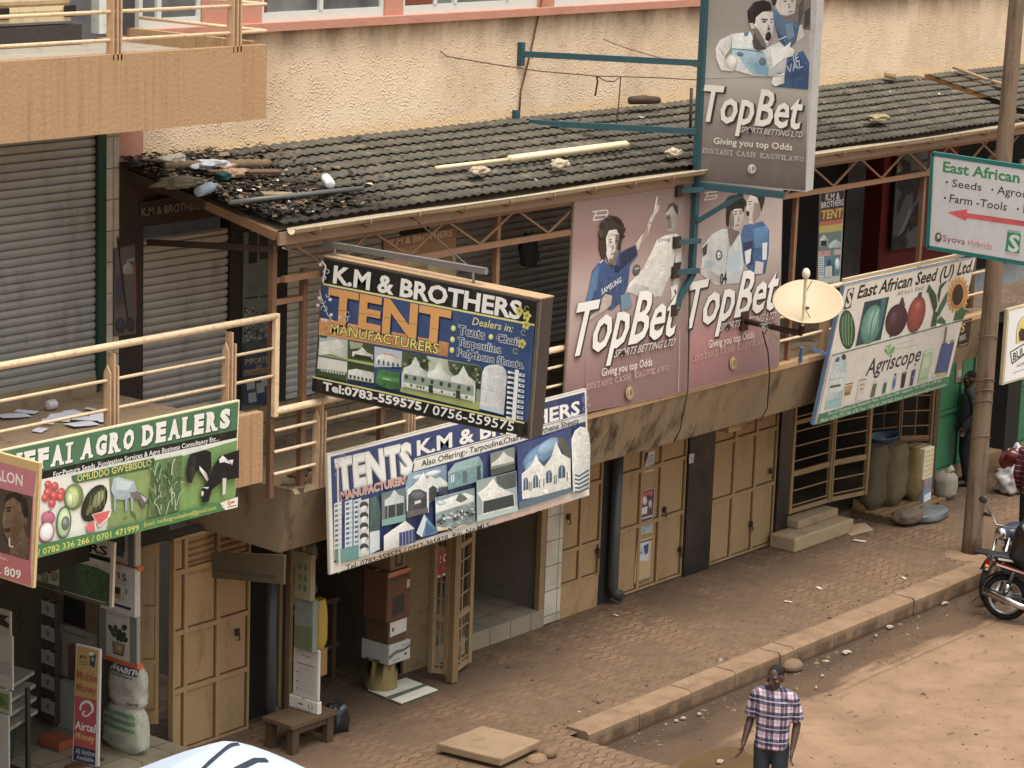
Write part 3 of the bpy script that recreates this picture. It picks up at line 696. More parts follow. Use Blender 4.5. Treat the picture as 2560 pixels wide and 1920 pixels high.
class Art:
    def __init__(s, plane, z=(0, 0, 1)):
        s.p = plane; s.mb = MB(); s.h = .003; s.z = z; s.dh = .00025
    def q(s, x, y): return s.p.px(s.z[0]+x*s.z[2], s.z[1]+y*s.z[2])
    def _add(s, ab, fs, col, cols=None, tex=0):
        s.h += s.dh; s.mb.col = col; s.mb.tex = tex
        s.mb.add([s.p.pt(a, b, s.h) for a, b in ab], fs, cols)
    def poly(s, pts, col, tex=None):
        n = len(pts)
        if n < 5: s._add([s.q(*p) for p in pts], [tuple(range(n))], col, None, .25 if tex is None else tex); return s
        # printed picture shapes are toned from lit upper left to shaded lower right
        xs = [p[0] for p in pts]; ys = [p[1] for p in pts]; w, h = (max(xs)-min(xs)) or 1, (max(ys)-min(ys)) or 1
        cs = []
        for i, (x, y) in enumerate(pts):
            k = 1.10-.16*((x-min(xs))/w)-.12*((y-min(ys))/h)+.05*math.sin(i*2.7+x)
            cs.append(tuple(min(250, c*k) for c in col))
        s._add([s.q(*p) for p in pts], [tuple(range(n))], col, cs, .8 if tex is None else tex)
        # folds, leaves and blotches of the printed photograph: short strokes of lighter and darker ink inside the shape
        ar = abs(sum(pts[i-1][0]*pts[i][1]-pts[i][0]*pts[i-1][1] for i in range(n)))/2; full = ar*s.z[2]**2
        if full > 260 and tex is None:
            rs = random.Random(int(ar)); L0 = math.sqrt(ar)*.30; mx, my = min(xs), min(ys)
            def ins(x, y):
                k = False
                for i in range(n):
                    (x1, y1), (x2, y2) = pts[i-1], pts[i]
                    if (y1 > y) != (y2 > y) and x < (x2-x1)*(y-y1)/(y2-y1)+x1: k = not k
                return k
            dr = rs.uniform(0, 3.14)
            for _ in range(int(min(46, 6+full/110))):
                x, y = mx+rs.random()*w, my+rs.random()*h; a = dr+rs.gauss(0, .5); l = L0*rs.uniform(.25, .9); x2, y2 = x+l*math.cos(a), y+l*math.sin(a)
                if not (ins(x, y) and ins(x2, y2) and ins((x+x2)/2, (y+y2)/2)): continue
                t = rs.uniform(.02, .07)*L0/.3*rs.uniform(.5, 1.6)*.5; nx, ny = -math.sin(a)*t, math.cos(a)*t; f = rs.choice((.72, .82, .88, 1.08, 1.16)) if max(col) < 185 else rs.choice((.88, .92, .95, 1.03)); m_ = .35*t*rs.choice((-1, 1))
                q = [(x, y), (x+(x2-x)*.4+nx, y+(y2-y)*.4+ny), (x2, y2), (x+(x2-x)*.5-nx+m_, y+(y2-y)*.5-ny)]
                if all(ins(*p) for p in q): s.h += .00002; s.mb.tex = .6; s.mb.col = tuple(min(248, c*f) for c in col); s.mb.add([s.p.pt(*s.q(*p), s.h) for p in q], [(0, 1, 2, 3)])
        return s
    def grad(s, quad, cols, n=10):
        """quad TL TR BR BL; cols per row from top to bottom: list of (left, right)"""
        P = [s.q(*p) for p in quad]; ab = []; cc = []; m = len(cols)-1; N = n*m
        L = lambda a, b, t: tuple(x+(y-x)*t for x, y in zip(a, b))
        for j in range(N+1):
            t = j/N; k = min(int(t*m), m-1); tt = t*m-k
            l = L(P[0], P[3], t); r = L(P[1], P[2], t); cl = L(cols[k][0], cols[k+1][0], tt); cr = L(cols[k][1], cols[k+1][1], tt)
            for i in range(7): ab.append(L(l, r, i/6)); cc.append(L(cl, cr, i/6))
        s._add(ab, [(j*7+i, (j+1)*7+i, (j+1)*7+i+1, j*7+i+1) for j in range(N) for i in range(6)], None or (0, 0, 0), cc); return s
    def ell(s, x, y, rx, ry, col, rot=0, n=20):
        c, k = math.cos(math.radians(rot)), math.sin(math.radians(rot))
        if n >= 12 and min(rx, ry)*s.z[2] > 4:
            P = []; cs = []; fs = []
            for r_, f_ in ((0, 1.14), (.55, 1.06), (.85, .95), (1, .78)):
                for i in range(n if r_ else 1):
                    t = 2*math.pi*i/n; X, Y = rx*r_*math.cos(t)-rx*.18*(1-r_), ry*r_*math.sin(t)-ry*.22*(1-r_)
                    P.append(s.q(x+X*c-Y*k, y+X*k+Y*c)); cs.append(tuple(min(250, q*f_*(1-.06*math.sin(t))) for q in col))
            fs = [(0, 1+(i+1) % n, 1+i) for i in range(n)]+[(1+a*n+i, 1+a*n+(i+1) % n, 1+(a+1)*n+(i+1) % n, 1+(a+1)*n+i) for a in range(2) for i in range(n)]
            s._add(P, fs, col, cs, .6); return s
        return s.poly([(x+rx*math.cos(t)*c-ry*math.sin(t)*k, y+rx*math.cos(t)*k+ry*math.sin(t)*c) for t in [2*math.pi*i/n for i in range(n)]], col)
    def line(s, pts, w, col):
        for a, b in zip(pts, pts[1:]):
            dx, dy = b[0]-a[0], b[1]-a[1]; l = math.hypot(dx, dy) or 1; nx, ny = -dy/l*w/2, dx/l*w/2
            s.poly([(a[0]+nx, a[1]+ny), (b[0]+nx, b[1]+ny), (b[0]-nx, b[1]-ny), (a[0]-nx, a[1]-ny)], col)
        return s
    def text(s, st, BL, BR, TL, col, bold=.012, d=None, dcol=(0, 0, 0), dbold=None, serif=False):
        """baseline from BL to BR, capitals rise to TL"""
        if d: s.text(st, (BL[0]+d[0], BL[1]+d[1]), (BR[0]+d[0], BR[1]+d[1]), (TL[0]+d[0], TL[1]+d[1]), dcol, bold if dbold is None else dbold, serif=serif)
        b, r, t = s.q(*BL), s.q(*BR), s.q(*TL)
        if serif: return s._slab(st, b, r, t, col, bold)
        vs, fs = textmesh(st, bold); x0 = min(v[0] for v in vs)+bold*.5; x1 = max(v[0] for v in vs)-bold*.5
        ab = [(b[0]+(r[0]-b[0])*(x-x0)/(x1-x0)+(t[0]-b[0])*y/CAPH, b[1]+(r[1]-b[1])*(x-x0)/(x1-x0)+(t[1]-b[1])*y/CAPH) for x, y in vs]
        s._add(ab, fs, col); return s
    BAR = {'M': ((.12, 0), (.88, 0), (.12, 1), (.88, 1)), 'E': ((.2, 0), (.2, 1)), 'F': ((.2, 0), (.2, 1)), 'A': ((.1, 0), (.9, 0)), 'I': ((.5, 0), (.5, 1)),
           'R': ((.2, 0), (.88, 0), (.2, 1)), 'D': ((.2, 0), (.2, 1)), 'L': ((.2, 0), (.22, 1)), 'N': ((.14, 0), (.14, 1), (.86, 1)), 'T': ((.5, 0),),
           'H': ((.15, 0), (.85, 0), (.15, 1), (.85, 1)), 'K': ((.15, 0), (.88, 0), (.15, 1), (.85, 1)), 'W': ((.1, 1), (.9, 1)), 'B': ((.15, 0), (.15, 1))}
    def _slab(s, st, b, r, t, col, bold):
        W = {'I': .55, 'M': 1.25, 'W': 1.3, ' ': .45, 'L': .88, 'E': .9, 'F': .88}
        tot = sum(W.get(c, 1)+.1 for c in st)-.1; x = 0; ab = []; fs = []
        mp = lambda X, Y: (b[0]+(r[0]-b[0])*X+(t[0]-b[0])*Y, b[1]+(r[1]-b[1])*X+(t[1]-b[1])*Y)
        extra = []
        for c in st:
            wd = W.get(c, 1)
            if c != ' ':
                vs, f = textmesh(c, bold); x0 = min(v[0] for v in vs); x1 = max(v[0] for v in vs); y0 = min(v[1] for v in vs); y1 = max(v[1] for v in vs)
                k = len(ab); m0, m1 = (.28, .72) if c == 'I' else (.06, .94)
                ab += [mp((x+(m0+(m1-m0)*(v[0]-x0)/(x1-x0))*wd)/tot, (v[1]-y0)/(y1-y0)) for v in vs]; fs += [tuple(k+i for i in q) for q in f]
                for cx, top in s.BAR.get(c, ()):
                    hw = .24 if c in 'MWKHRNAB' else .3
                    if c == 'I': hw = .5
                    yy0, yy1 = (.86, 1) if top else (0, .14)
                    e0, e1 = max(0, cx-hw), min(1, cx+hw); extra.append([mp((x+e0*wd)/tot, yy0), mp((x+e1*wd)/tot, yy0), mp((x+e1*wd)/tot, yy1), mp((x+e0*wd)/tot, yy1)])
            x += wd+.1
        s._add(ab, fs, col)
        s.h += s.dh; e = []
        for q in extra: s.mb.col = col; s.mb.add([s.p.pt(a, bb, s.h) for a, bb in q], [(0, 1, 2, 3)]); s.h += .00004
        return s
    def dots(s, pts, r, col):
        for x, y in pts: s.ell(x, y, r, r, col, n=8)
        return s
    def done(s, root, name='printed_face', mat=None):
        b = s.mb; b2 = b
        o = b2.build('print_tmp', mat or M_PRINT, root); o.name = name; o.data.name = name; return o
def board(root, plane, corners, z, th, col, mat=None, name='board', edge=None):
    """solid panel behind the printed face, corners TL TR BR BL in zoom pixels"""
    b = MB(col); P = [plane.px(z[0]+x*z[2], z[1]+y*z[2]) for x, y in corners]
    b.prism([plane.pt(a, c, .002) for a, c in P], -plane.n*th)
    return b.build(name, mat or M_PAINT, root)
def frame(root, plane, corners, z, w, col, depth=.03, mat=None):
    b = MB(col); P = [plane.pt(*plane.px(z[0]+x*z[2], z[1]+y*z[2]), -depth*.3) for x, y in corners]
    for i in range(4): b.bar(P[i], P[(i+1) % 4], w, depth, up=plane.n)
    return b.build('frame', mat or M_PAINT, root)
def signroot(name, label, cat, plane, corner, z, group=None):
    a = plane.px(z[0]+corner[0]*z[2], z[1]+corner[1]*z[2]); return thing(name, label, cat, plane.pt(*a), group)
WHITE = (232, 228, 216); NAVY = (44, 60, 112)
def tent(A, x0, x1, yb, yt, n, col=(228, 228, 216), sh=None, slope=0):
    """row of peaked tents: eaves at yt+..., sagging roof lines up to peaks"""
    w = (x1-x0)/n; H = yb-yt
    for i in range(n):
        a, c = x0+i*w, x0+(i+1)*w; k = slope*(a-x0); k2 = slope*(c-x0); km = (k+k2)/2
        pts = [(a, yb+k), (a, yb-H*.42+k), (a+w*.28, yb-H*.58+k+(km-k)*.5), (a+w*.5, yt+km), (a+w*.72, yb-H*.58+km+(k2-km)*.5), (c, yb-H*.42+k2), (c, yb+k2)]
        A.poly(pts, col)
    return A

# ---------- green agro dealers board hung on the left railing
z = (0, 990, .27577); pl = planeY(17.4)
r = signroot('agro_dealers_sign', 'long green and white agro dealers board with cows and vegetables on the left railing', 'sign', pl, (1200, 1230), z)
board(r, pl, [(-420, 583), (2172, 36), (2126, 1004), (-420, 1665)], z, .035, (226, 214, 178))
A = Art(pl, z)
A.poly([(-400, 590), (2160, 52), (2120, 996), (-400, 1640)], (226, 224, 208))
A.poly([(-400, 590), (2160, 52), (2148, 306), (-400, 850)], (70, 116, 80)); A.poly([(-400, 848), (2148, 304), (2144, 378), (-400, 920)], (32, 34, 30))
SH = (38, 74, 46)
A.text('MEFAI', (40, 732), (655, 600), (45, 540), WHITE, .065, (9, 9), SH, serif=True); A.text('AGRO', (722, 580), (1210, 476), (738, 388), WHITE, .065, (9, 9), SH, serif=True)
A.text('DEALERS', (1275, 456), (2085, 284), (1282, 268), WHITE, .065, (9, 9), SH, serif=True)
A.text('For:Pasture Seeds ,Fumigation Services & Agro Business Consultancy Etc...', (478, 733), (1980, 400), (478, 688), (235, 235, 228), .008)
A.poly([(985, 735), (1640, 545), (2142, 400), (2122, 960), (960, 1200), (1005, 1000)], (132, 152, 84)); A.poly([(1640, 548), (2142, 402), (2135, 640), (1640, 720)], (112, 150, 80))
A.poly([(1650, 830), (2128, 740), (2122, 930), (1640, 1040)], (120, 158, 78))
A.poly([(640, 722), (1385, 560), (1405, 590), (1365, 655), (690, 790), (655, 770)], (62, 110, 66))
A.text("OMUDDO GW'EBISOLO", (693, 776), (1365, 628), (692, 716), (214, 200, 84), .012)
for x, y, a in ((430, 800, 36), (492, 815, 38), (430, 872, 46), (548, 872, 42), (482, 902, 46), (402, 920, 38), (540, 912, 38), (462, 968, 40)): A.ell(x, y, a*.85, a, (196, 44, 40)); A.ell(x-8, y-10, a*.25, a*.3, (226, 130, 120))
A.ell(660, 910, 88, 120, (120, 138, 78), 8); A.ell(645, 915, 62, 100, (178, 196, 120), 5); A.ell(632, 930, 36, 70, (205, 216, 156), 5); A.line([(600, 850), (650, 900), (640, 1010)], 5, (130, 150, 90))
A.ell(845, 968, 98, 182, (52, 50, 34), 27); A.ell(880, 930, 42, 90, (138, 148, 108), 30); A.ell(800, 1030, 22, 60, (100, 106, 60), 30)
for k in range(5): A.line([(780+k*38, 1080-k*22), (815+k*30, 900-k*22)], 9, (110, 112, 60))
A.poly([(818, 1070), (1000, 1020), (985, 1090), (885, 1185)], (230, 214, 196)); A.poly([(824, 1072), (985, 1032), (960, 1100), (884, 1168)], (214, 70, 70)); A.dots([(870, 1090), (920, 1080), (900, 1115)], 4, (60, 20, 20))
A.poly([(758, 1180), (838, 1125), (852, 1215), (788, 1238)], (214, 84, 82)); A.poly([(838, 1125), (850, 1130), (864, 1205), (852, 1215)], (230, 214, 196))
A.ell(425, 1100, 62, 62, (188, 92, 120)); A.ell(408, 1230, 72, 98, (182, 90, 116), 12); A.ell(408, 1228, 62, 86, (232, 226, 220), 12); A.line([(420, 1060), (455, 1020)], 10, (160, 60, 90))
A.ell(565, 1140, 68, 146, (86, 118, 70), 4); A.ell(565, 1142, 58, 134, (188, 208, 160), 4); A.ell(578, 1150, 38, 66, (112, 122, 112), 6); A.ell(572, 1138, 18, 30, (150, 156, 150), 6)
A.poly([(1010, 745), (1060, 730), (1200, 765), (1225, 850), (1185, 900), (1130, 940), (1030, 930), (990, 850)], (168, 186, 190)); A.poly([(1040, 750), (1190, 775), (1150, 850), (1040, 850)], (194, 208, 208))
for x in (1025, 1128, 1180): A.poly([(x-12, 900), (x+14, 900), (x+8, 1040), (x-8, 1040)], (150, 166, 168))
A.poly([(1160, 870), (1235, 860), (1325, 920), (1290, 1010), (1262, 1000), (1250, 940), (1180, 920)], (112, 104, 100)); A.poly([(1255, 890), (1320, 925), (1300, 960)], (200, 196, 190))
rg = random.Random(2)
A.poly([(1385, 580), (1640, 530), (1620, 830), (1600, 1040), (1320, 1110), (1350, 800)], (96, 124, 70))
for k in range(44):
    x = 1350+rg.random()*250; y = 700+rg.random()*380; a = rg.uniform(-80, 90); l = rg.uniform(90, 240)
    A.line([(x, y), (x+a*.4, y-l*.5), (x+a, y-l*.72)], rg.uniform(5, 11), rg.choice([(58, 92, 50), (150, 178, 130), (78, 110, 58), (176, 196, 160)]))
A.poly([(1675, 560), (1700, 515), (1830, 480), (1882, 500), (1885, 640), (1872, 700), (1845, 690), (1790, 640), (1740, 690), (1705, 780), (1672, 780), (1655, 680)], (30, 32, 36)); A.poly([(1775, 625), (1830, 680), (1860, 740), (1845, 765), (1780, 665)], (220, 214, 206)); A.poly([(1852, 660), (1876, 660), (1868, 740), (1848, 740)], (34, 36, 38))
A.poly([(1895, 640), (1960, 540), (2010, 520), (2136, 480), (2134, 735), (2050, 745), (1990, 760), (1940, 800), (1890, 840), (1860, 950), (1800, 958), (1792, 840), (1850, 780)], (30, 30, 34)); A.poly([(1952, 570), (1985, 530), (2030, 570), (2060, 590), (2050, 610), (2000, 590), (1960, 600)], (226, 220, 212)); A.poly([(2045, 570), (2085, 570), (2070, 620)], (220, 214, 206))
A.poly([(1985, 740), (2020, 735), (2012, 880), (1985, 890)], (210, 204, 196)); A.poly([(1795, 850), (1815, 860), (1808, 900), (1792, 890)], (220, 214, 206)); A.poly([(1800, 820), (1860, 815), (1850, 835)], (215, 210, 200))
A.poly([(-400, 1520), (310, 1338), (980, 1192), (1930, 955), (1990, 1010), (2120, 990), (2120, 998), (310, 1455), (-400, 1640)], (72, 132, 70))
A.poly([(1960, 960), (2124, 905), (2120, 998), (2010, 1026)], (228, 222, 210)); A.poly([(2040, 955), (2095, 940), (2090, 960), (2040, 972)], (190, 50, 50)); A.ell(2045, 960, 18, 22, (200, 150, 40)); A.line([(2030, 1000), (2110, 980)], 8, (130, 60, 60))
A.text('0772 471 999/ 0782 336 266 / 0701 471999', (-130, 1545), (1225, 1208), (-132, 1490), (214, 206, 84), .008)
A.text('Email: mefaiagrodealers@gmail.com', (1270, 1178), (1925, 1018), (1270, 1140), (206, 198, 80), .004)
A.done(r)
# ---------- salon sign at right angles to the front
z = (0, 990, .27577); pl = planeX(14.35)
r = signroot('salon_sign', 'pink salon sign with a man\'s portrait, cut by the left edge of the photo', 'sign', pl, (100, 1200), z)
board(r, pl, [(-330, 425), (362, 610), (303, 1742), (-330, 1540)], z, .03, (216, 186, 132))
A = Art(pl, z)
A.poly([(-320, 505), (332, 672), (292, 1722), (-320, 1530)], (190, 106, 116)); A.poly([(-320, 440), (350, 618), (344, 688), (-320, 512)], (200, 166, 100))
A.text('SALON', (-88, 742), (206, 815), (-86, 648), (234, 226, 220), .02)
A.poly([(-320, 750), (300, 912), (268, 1492), (-320, 1320)], (74, 60, 48))
A.poly([(60, 930), (110, 898), (195, 935), (225, 1040), (218, 1190), (240, 1260), (270, 1300), (262, 1485), (90, 1440), (95, 1300), (50, 1260), (35, 1200), (28, 1150), (42, 1060)], (118, 92, 68))
A.poly([(40, 970), (62, 895), (150, 868), (250, 930), (262, 1080), (235, 1110), (205, 1060), (190, 970), (120, 915)], (40, 34, 28)); A.ell(235, 1140, 22, 40, (104, 78, 58))
A.poly([(95, 1130), (175, 1050), (215, 1180), (170, 1260), (110, 1290)], (100, 76, 56)); A.poly([(60, 1010), (105, 1000), (108, 1014), (62, 1022)], (40, 30, 24)); A.ell(82, 1040, 20, 9, (50, 38, 30)); A.poly([(40, 1040), (58, 1100), (36, 1160), (30, 1150)], (146, 118, 92))
A.poly([(35, 1205), (95, 1192), (100, 1230), (60, 1236)], (58, 42, 34)); A.poly([(30, 1240), (60, 1300), (90, 1320), (80, 1350), (40, 1290)], (50, 40, 32))
A.line([(90, 1285), (92, 1360), (126, 1366)], 13, (220, 214, 204))
A.poly([(-320, 1330), (268, 1498), (292, 1722), (-320, 1530)], (182, 92, 94)); A.poly([(286, 1600), (312, 915), (340, 672), (354, 690), (300, 1735), (292, 1720)], (216, 186, 132))
A.z = (0, 1350, .34364)
A.text('Complex.', (-105, 108), (64, 150), (-104, 82), (220, 190, 180), .006)
A.text('0772 809', (-150, 200), (158, 284), (-150, 140), (236, 228, 216), .022, (4, 4), (90, 40, 44))
A.done(r)
# ---------- small farm sign under it
z = (0, 1350, .34364); pl = planeX(17.2)
r = signroot('farm_sign', 'small dark green farm sign hanging at right angles under the agro dealers board', 'sign', pl, (600, 240), z)
board(r, pl, [(180, -140), (832, 22), (815, 492), (180, 300)], z, .03, (222, 210, 190))
A = Art(pl, z)
A.poly([(190, -130), (808, 25), (795, 485), (190, 300)], (86, 100, 84)); A.poly([(190, -130), (808, 25), (805, 130), (190, -30)], (196, 190, 176)); A.text('DEALERS', (280, 0), (780, 112), (282, -60), (36, 34, 32), .03)
A.poly([(560, 70), (806, 138), (804, 165), (560, 95)], (30, 36, 30)); A.poly([(560, 100), (804, 168), (800, 260), (700, 200), (560, 165)], (206, 206, 186)); A.poly([(190, 40), (435, 100), (432, 335), (190, 270)], (196, 190, 172))
for x, y in ((350, 170), (380, 150), (400, 190), (360, 210)): A.ell(x, y, 26, 34, (150, 34, 32))
for x, y in ((300, 220), (400, 265), (330, 280)): A.ell(x, y, 26, 36, (140, 146, 110))
A.poly([(560, 165), (640, 180), (720, 205), (803, 250), (797, 440), (560, 380)], (78, 108, 76)); A.line([(470, 370), (770, 456)], 8, (190, 190, 170))
A.done(r)
# ---------- lightbox at right angles: tents
z = (760, 540, .34968); pl = planeX(19.1)
r = signroot('tent_lightbox', 'black framed tent manufacturers lightbox hanging from a steel bar over the pavement', 'sign', pl, (860, 800), z)
cor = [(140, 292), (1690, 600), (1612, 1592), (74, 1258)]
P = [pl.px(z[0]+x*z[2], z[1]+y*z[2]) for x, y in cor]
m = MB((70, 62, 58)); m.prism([pl.pt(a, b, 0) for a, b in P], -pl.n*.2); m.build('cabinet', M_PAINT, r)
m = MB((176, 146, 112)); a, b = P[0], P[1]; m.prism([pl.pt(a[0], a[1]+.003, .008), pl.pt(b[0], b[1]+.003, .008), pl.pt(b[0], b[1]+.003, -.21), pl.pt(a[0], a[1]+.003, -.21)], (0, 0, .012)); m.build('dusty_top', M_PAINT, r)
frame(r, pl, [(148, 300), (1680, 604), (1606, 1582), (82, 1254)], z, .035, (120, 116, 108), .03, M_STEEL)
A = Art(pl, z); A.h = .006
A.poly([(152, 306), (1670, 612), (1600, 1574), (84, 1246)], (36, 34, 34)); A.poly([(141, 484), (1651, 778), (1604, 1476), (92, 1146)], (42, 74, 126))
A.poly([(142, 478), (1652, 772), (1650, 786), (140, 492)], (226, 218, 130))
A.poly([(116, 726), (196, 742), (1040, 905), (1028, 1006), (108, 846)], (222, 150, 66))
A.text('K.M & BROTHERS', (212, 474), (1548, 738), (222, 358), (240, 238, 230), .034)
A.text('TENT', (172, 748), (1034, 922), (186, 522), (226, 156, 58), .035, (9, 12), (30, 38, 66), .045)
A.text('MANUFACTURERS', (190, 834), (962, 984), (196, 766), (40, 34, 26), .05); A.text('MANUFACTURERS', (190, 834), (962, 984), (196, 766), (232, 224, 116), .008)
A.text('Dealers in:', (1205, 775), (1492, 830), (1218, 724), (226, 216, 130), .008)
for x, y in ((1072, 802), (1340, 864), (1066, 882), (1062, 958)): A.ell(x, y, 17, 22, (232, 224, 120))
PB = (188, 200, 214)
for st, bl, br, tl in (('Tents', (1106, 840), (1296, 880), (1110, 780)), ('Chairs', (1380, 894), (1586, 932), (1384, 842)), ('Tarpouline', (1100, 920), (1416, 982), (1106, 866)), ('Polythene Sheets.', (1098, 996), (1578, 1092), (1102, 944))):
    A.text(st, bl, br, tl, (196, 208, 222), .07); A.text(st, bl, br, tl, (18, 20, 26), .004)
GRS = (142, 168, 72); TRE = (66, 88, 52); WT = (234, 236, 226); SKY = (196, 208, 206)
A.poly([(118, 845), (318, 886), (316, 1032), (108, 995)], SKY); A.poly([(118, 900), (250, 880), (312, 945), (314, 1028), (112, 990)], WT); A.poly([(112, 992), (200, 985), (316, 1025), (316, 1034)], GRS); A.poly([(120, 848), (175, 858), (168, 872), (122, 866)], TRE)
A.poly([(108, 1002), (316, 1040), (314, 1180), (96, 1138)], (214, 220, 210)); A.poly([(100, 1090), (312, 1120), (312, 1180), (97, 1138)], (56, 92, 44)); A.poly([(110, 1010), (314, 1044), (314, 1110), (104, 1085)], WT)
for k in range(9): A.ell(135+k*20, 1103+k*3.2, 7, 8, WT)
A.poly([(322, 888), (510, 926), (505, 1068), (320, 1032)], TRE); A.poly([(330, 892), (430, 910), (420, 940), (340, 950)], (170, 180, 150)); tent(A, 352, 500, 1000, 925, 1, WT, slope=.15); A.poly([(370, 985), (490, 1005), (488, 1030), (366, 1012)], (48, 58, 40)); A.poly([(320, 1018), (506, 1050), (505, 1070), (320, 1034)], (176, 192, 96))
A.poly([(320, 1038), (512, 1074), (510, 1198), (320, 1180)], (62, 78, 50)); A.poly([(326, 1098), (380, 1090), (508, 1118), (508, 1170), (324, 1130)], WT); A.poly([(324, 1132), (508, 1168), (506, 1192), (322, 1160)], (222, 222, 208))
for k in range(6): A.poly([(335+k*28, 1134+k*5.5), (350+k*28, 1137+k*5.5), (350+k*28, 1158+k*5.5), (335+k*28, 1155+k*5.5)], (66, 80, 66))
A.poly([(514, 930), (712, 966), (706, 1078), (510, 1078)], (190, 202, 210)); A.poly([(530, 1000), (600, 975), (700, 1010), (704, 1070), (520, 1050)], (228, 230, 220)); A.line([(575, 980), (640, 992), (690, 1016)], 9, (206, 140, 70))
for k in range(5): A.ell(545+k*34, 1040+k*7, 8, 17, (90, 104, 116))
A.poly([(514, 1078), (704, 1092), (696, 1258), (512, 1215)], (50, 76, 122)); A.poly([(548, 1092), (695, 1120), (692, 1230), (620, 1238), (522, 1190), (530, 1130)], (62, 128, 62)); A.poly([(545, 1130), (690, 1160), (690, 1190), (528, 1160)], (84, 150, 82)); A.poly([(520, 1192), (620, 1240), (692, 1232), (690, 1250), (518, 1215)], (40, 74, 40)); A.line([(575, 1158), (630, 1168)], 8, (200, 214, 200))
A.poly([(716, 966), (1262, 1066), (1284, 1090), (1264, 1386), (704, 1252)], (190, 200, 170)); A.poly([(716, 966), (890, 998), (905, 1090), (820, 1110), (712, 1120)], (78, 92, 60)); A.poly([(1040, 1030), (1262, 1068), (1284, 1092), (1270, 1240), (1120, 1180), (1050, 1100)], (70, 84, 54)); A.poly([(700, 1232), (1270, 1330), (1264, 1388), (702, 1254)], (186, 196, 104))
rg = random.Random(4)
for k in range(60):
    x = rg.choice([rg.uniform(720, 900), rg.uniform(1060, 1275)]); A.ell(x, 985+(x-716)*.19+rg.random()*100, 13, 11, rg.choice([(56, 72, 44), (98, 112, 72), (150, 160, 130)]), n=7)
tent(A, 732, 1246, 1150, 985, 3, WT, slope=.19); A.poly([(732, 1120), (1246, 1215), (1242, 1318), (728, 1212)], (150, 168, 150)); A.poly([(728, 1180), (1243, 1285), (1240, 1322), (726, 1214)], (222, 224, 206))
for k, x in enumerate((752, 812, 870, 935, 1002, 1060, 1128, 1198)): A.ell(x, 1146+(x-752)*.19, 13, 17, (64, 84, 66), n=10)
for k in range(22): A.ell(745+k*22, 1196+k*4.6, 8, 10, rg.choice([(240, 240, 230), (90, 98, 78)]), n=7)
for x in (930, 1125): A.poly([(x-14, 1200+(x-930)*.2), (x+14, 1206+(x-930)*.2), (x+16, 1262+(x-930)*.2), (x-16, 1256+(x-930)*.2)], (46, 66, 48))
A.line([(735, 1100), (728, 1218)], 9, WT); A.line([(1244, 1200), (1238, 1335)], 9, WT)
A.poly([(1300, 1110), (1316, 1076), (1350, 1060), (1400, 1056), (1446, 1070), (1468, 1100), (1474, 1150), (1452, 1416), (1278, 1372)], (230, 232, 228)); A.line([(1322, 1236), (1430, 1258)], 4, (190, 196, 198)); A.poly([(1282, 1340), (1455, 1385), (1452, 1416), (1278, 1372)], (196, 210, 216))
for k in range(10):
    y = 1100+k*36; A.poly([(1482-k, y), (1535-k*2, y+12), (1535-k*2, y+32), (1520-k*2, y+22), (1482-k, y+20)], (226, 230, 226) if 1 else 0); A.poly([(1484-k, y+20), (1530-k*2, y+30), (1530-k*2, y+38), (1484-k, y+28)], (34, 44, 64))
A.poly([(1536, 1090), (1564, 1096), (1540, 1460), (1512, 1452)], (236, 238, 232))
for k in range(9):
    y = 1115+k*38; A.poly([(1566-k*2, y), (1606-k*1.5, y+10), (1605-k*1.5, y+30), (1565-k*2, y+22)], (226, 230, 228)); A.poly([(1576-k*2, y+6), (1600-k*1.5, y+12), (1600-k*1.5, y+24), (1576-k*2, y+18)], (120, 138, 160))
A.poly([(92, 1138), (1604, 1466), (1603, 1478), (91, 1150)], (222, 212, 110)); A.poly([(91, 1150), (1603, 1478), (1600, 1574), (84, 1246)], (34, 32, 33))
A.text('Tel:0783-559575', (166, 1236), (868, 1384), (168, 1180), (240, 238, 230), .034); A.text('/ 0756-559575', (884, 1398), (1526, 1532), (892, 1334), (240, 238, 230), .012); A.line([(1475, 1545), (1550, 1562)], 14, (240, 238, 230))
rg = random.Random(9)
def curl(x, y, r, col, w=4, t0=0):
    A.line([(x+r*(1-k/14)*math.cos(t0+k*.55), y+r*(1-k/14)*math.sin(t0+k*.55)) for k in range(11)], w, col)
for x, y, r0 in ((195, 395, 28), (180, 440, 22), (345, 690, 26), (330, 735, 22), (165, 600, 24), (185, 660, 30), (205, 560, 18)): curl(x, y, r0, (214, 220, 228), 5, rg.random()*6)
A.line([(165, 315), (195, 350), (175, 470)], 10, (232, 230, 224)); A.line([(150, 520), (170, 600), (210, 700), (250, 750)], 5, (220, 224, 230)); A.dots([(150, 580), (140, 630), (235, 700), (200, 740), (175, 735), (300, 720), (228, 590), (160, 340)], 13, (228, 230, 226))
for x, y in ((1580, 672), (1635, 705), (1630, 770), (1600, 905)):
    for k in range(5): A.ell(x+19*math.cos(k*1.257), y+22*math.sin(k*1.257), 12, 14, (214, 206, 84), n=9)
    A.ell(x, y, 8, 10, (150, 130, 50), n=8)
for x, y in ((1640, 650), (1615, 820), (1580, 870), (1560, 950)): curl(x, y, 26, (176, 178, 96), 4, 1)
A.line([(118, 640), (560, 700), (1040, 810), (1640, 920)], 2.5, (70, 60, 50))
A.done(r)
m = MB((150, 148, 144)); p0, p1 = at(800, 606, Y=17.62), at(1206, 680, X=19.12); p0.z = p1.z; p0.x = 19.18; p1.x = 19.18; m.bar(p0, p1, .05, .06)
for t in (.28-.2, .93):
    q = p0.lerp(p1, t); m.tube([q, (q.x-.02, q.y, q.z-.06), (q.x, q.y, q.z-.14)], .014, 6)
m.build('hanging_bar', M_STEEL, r)
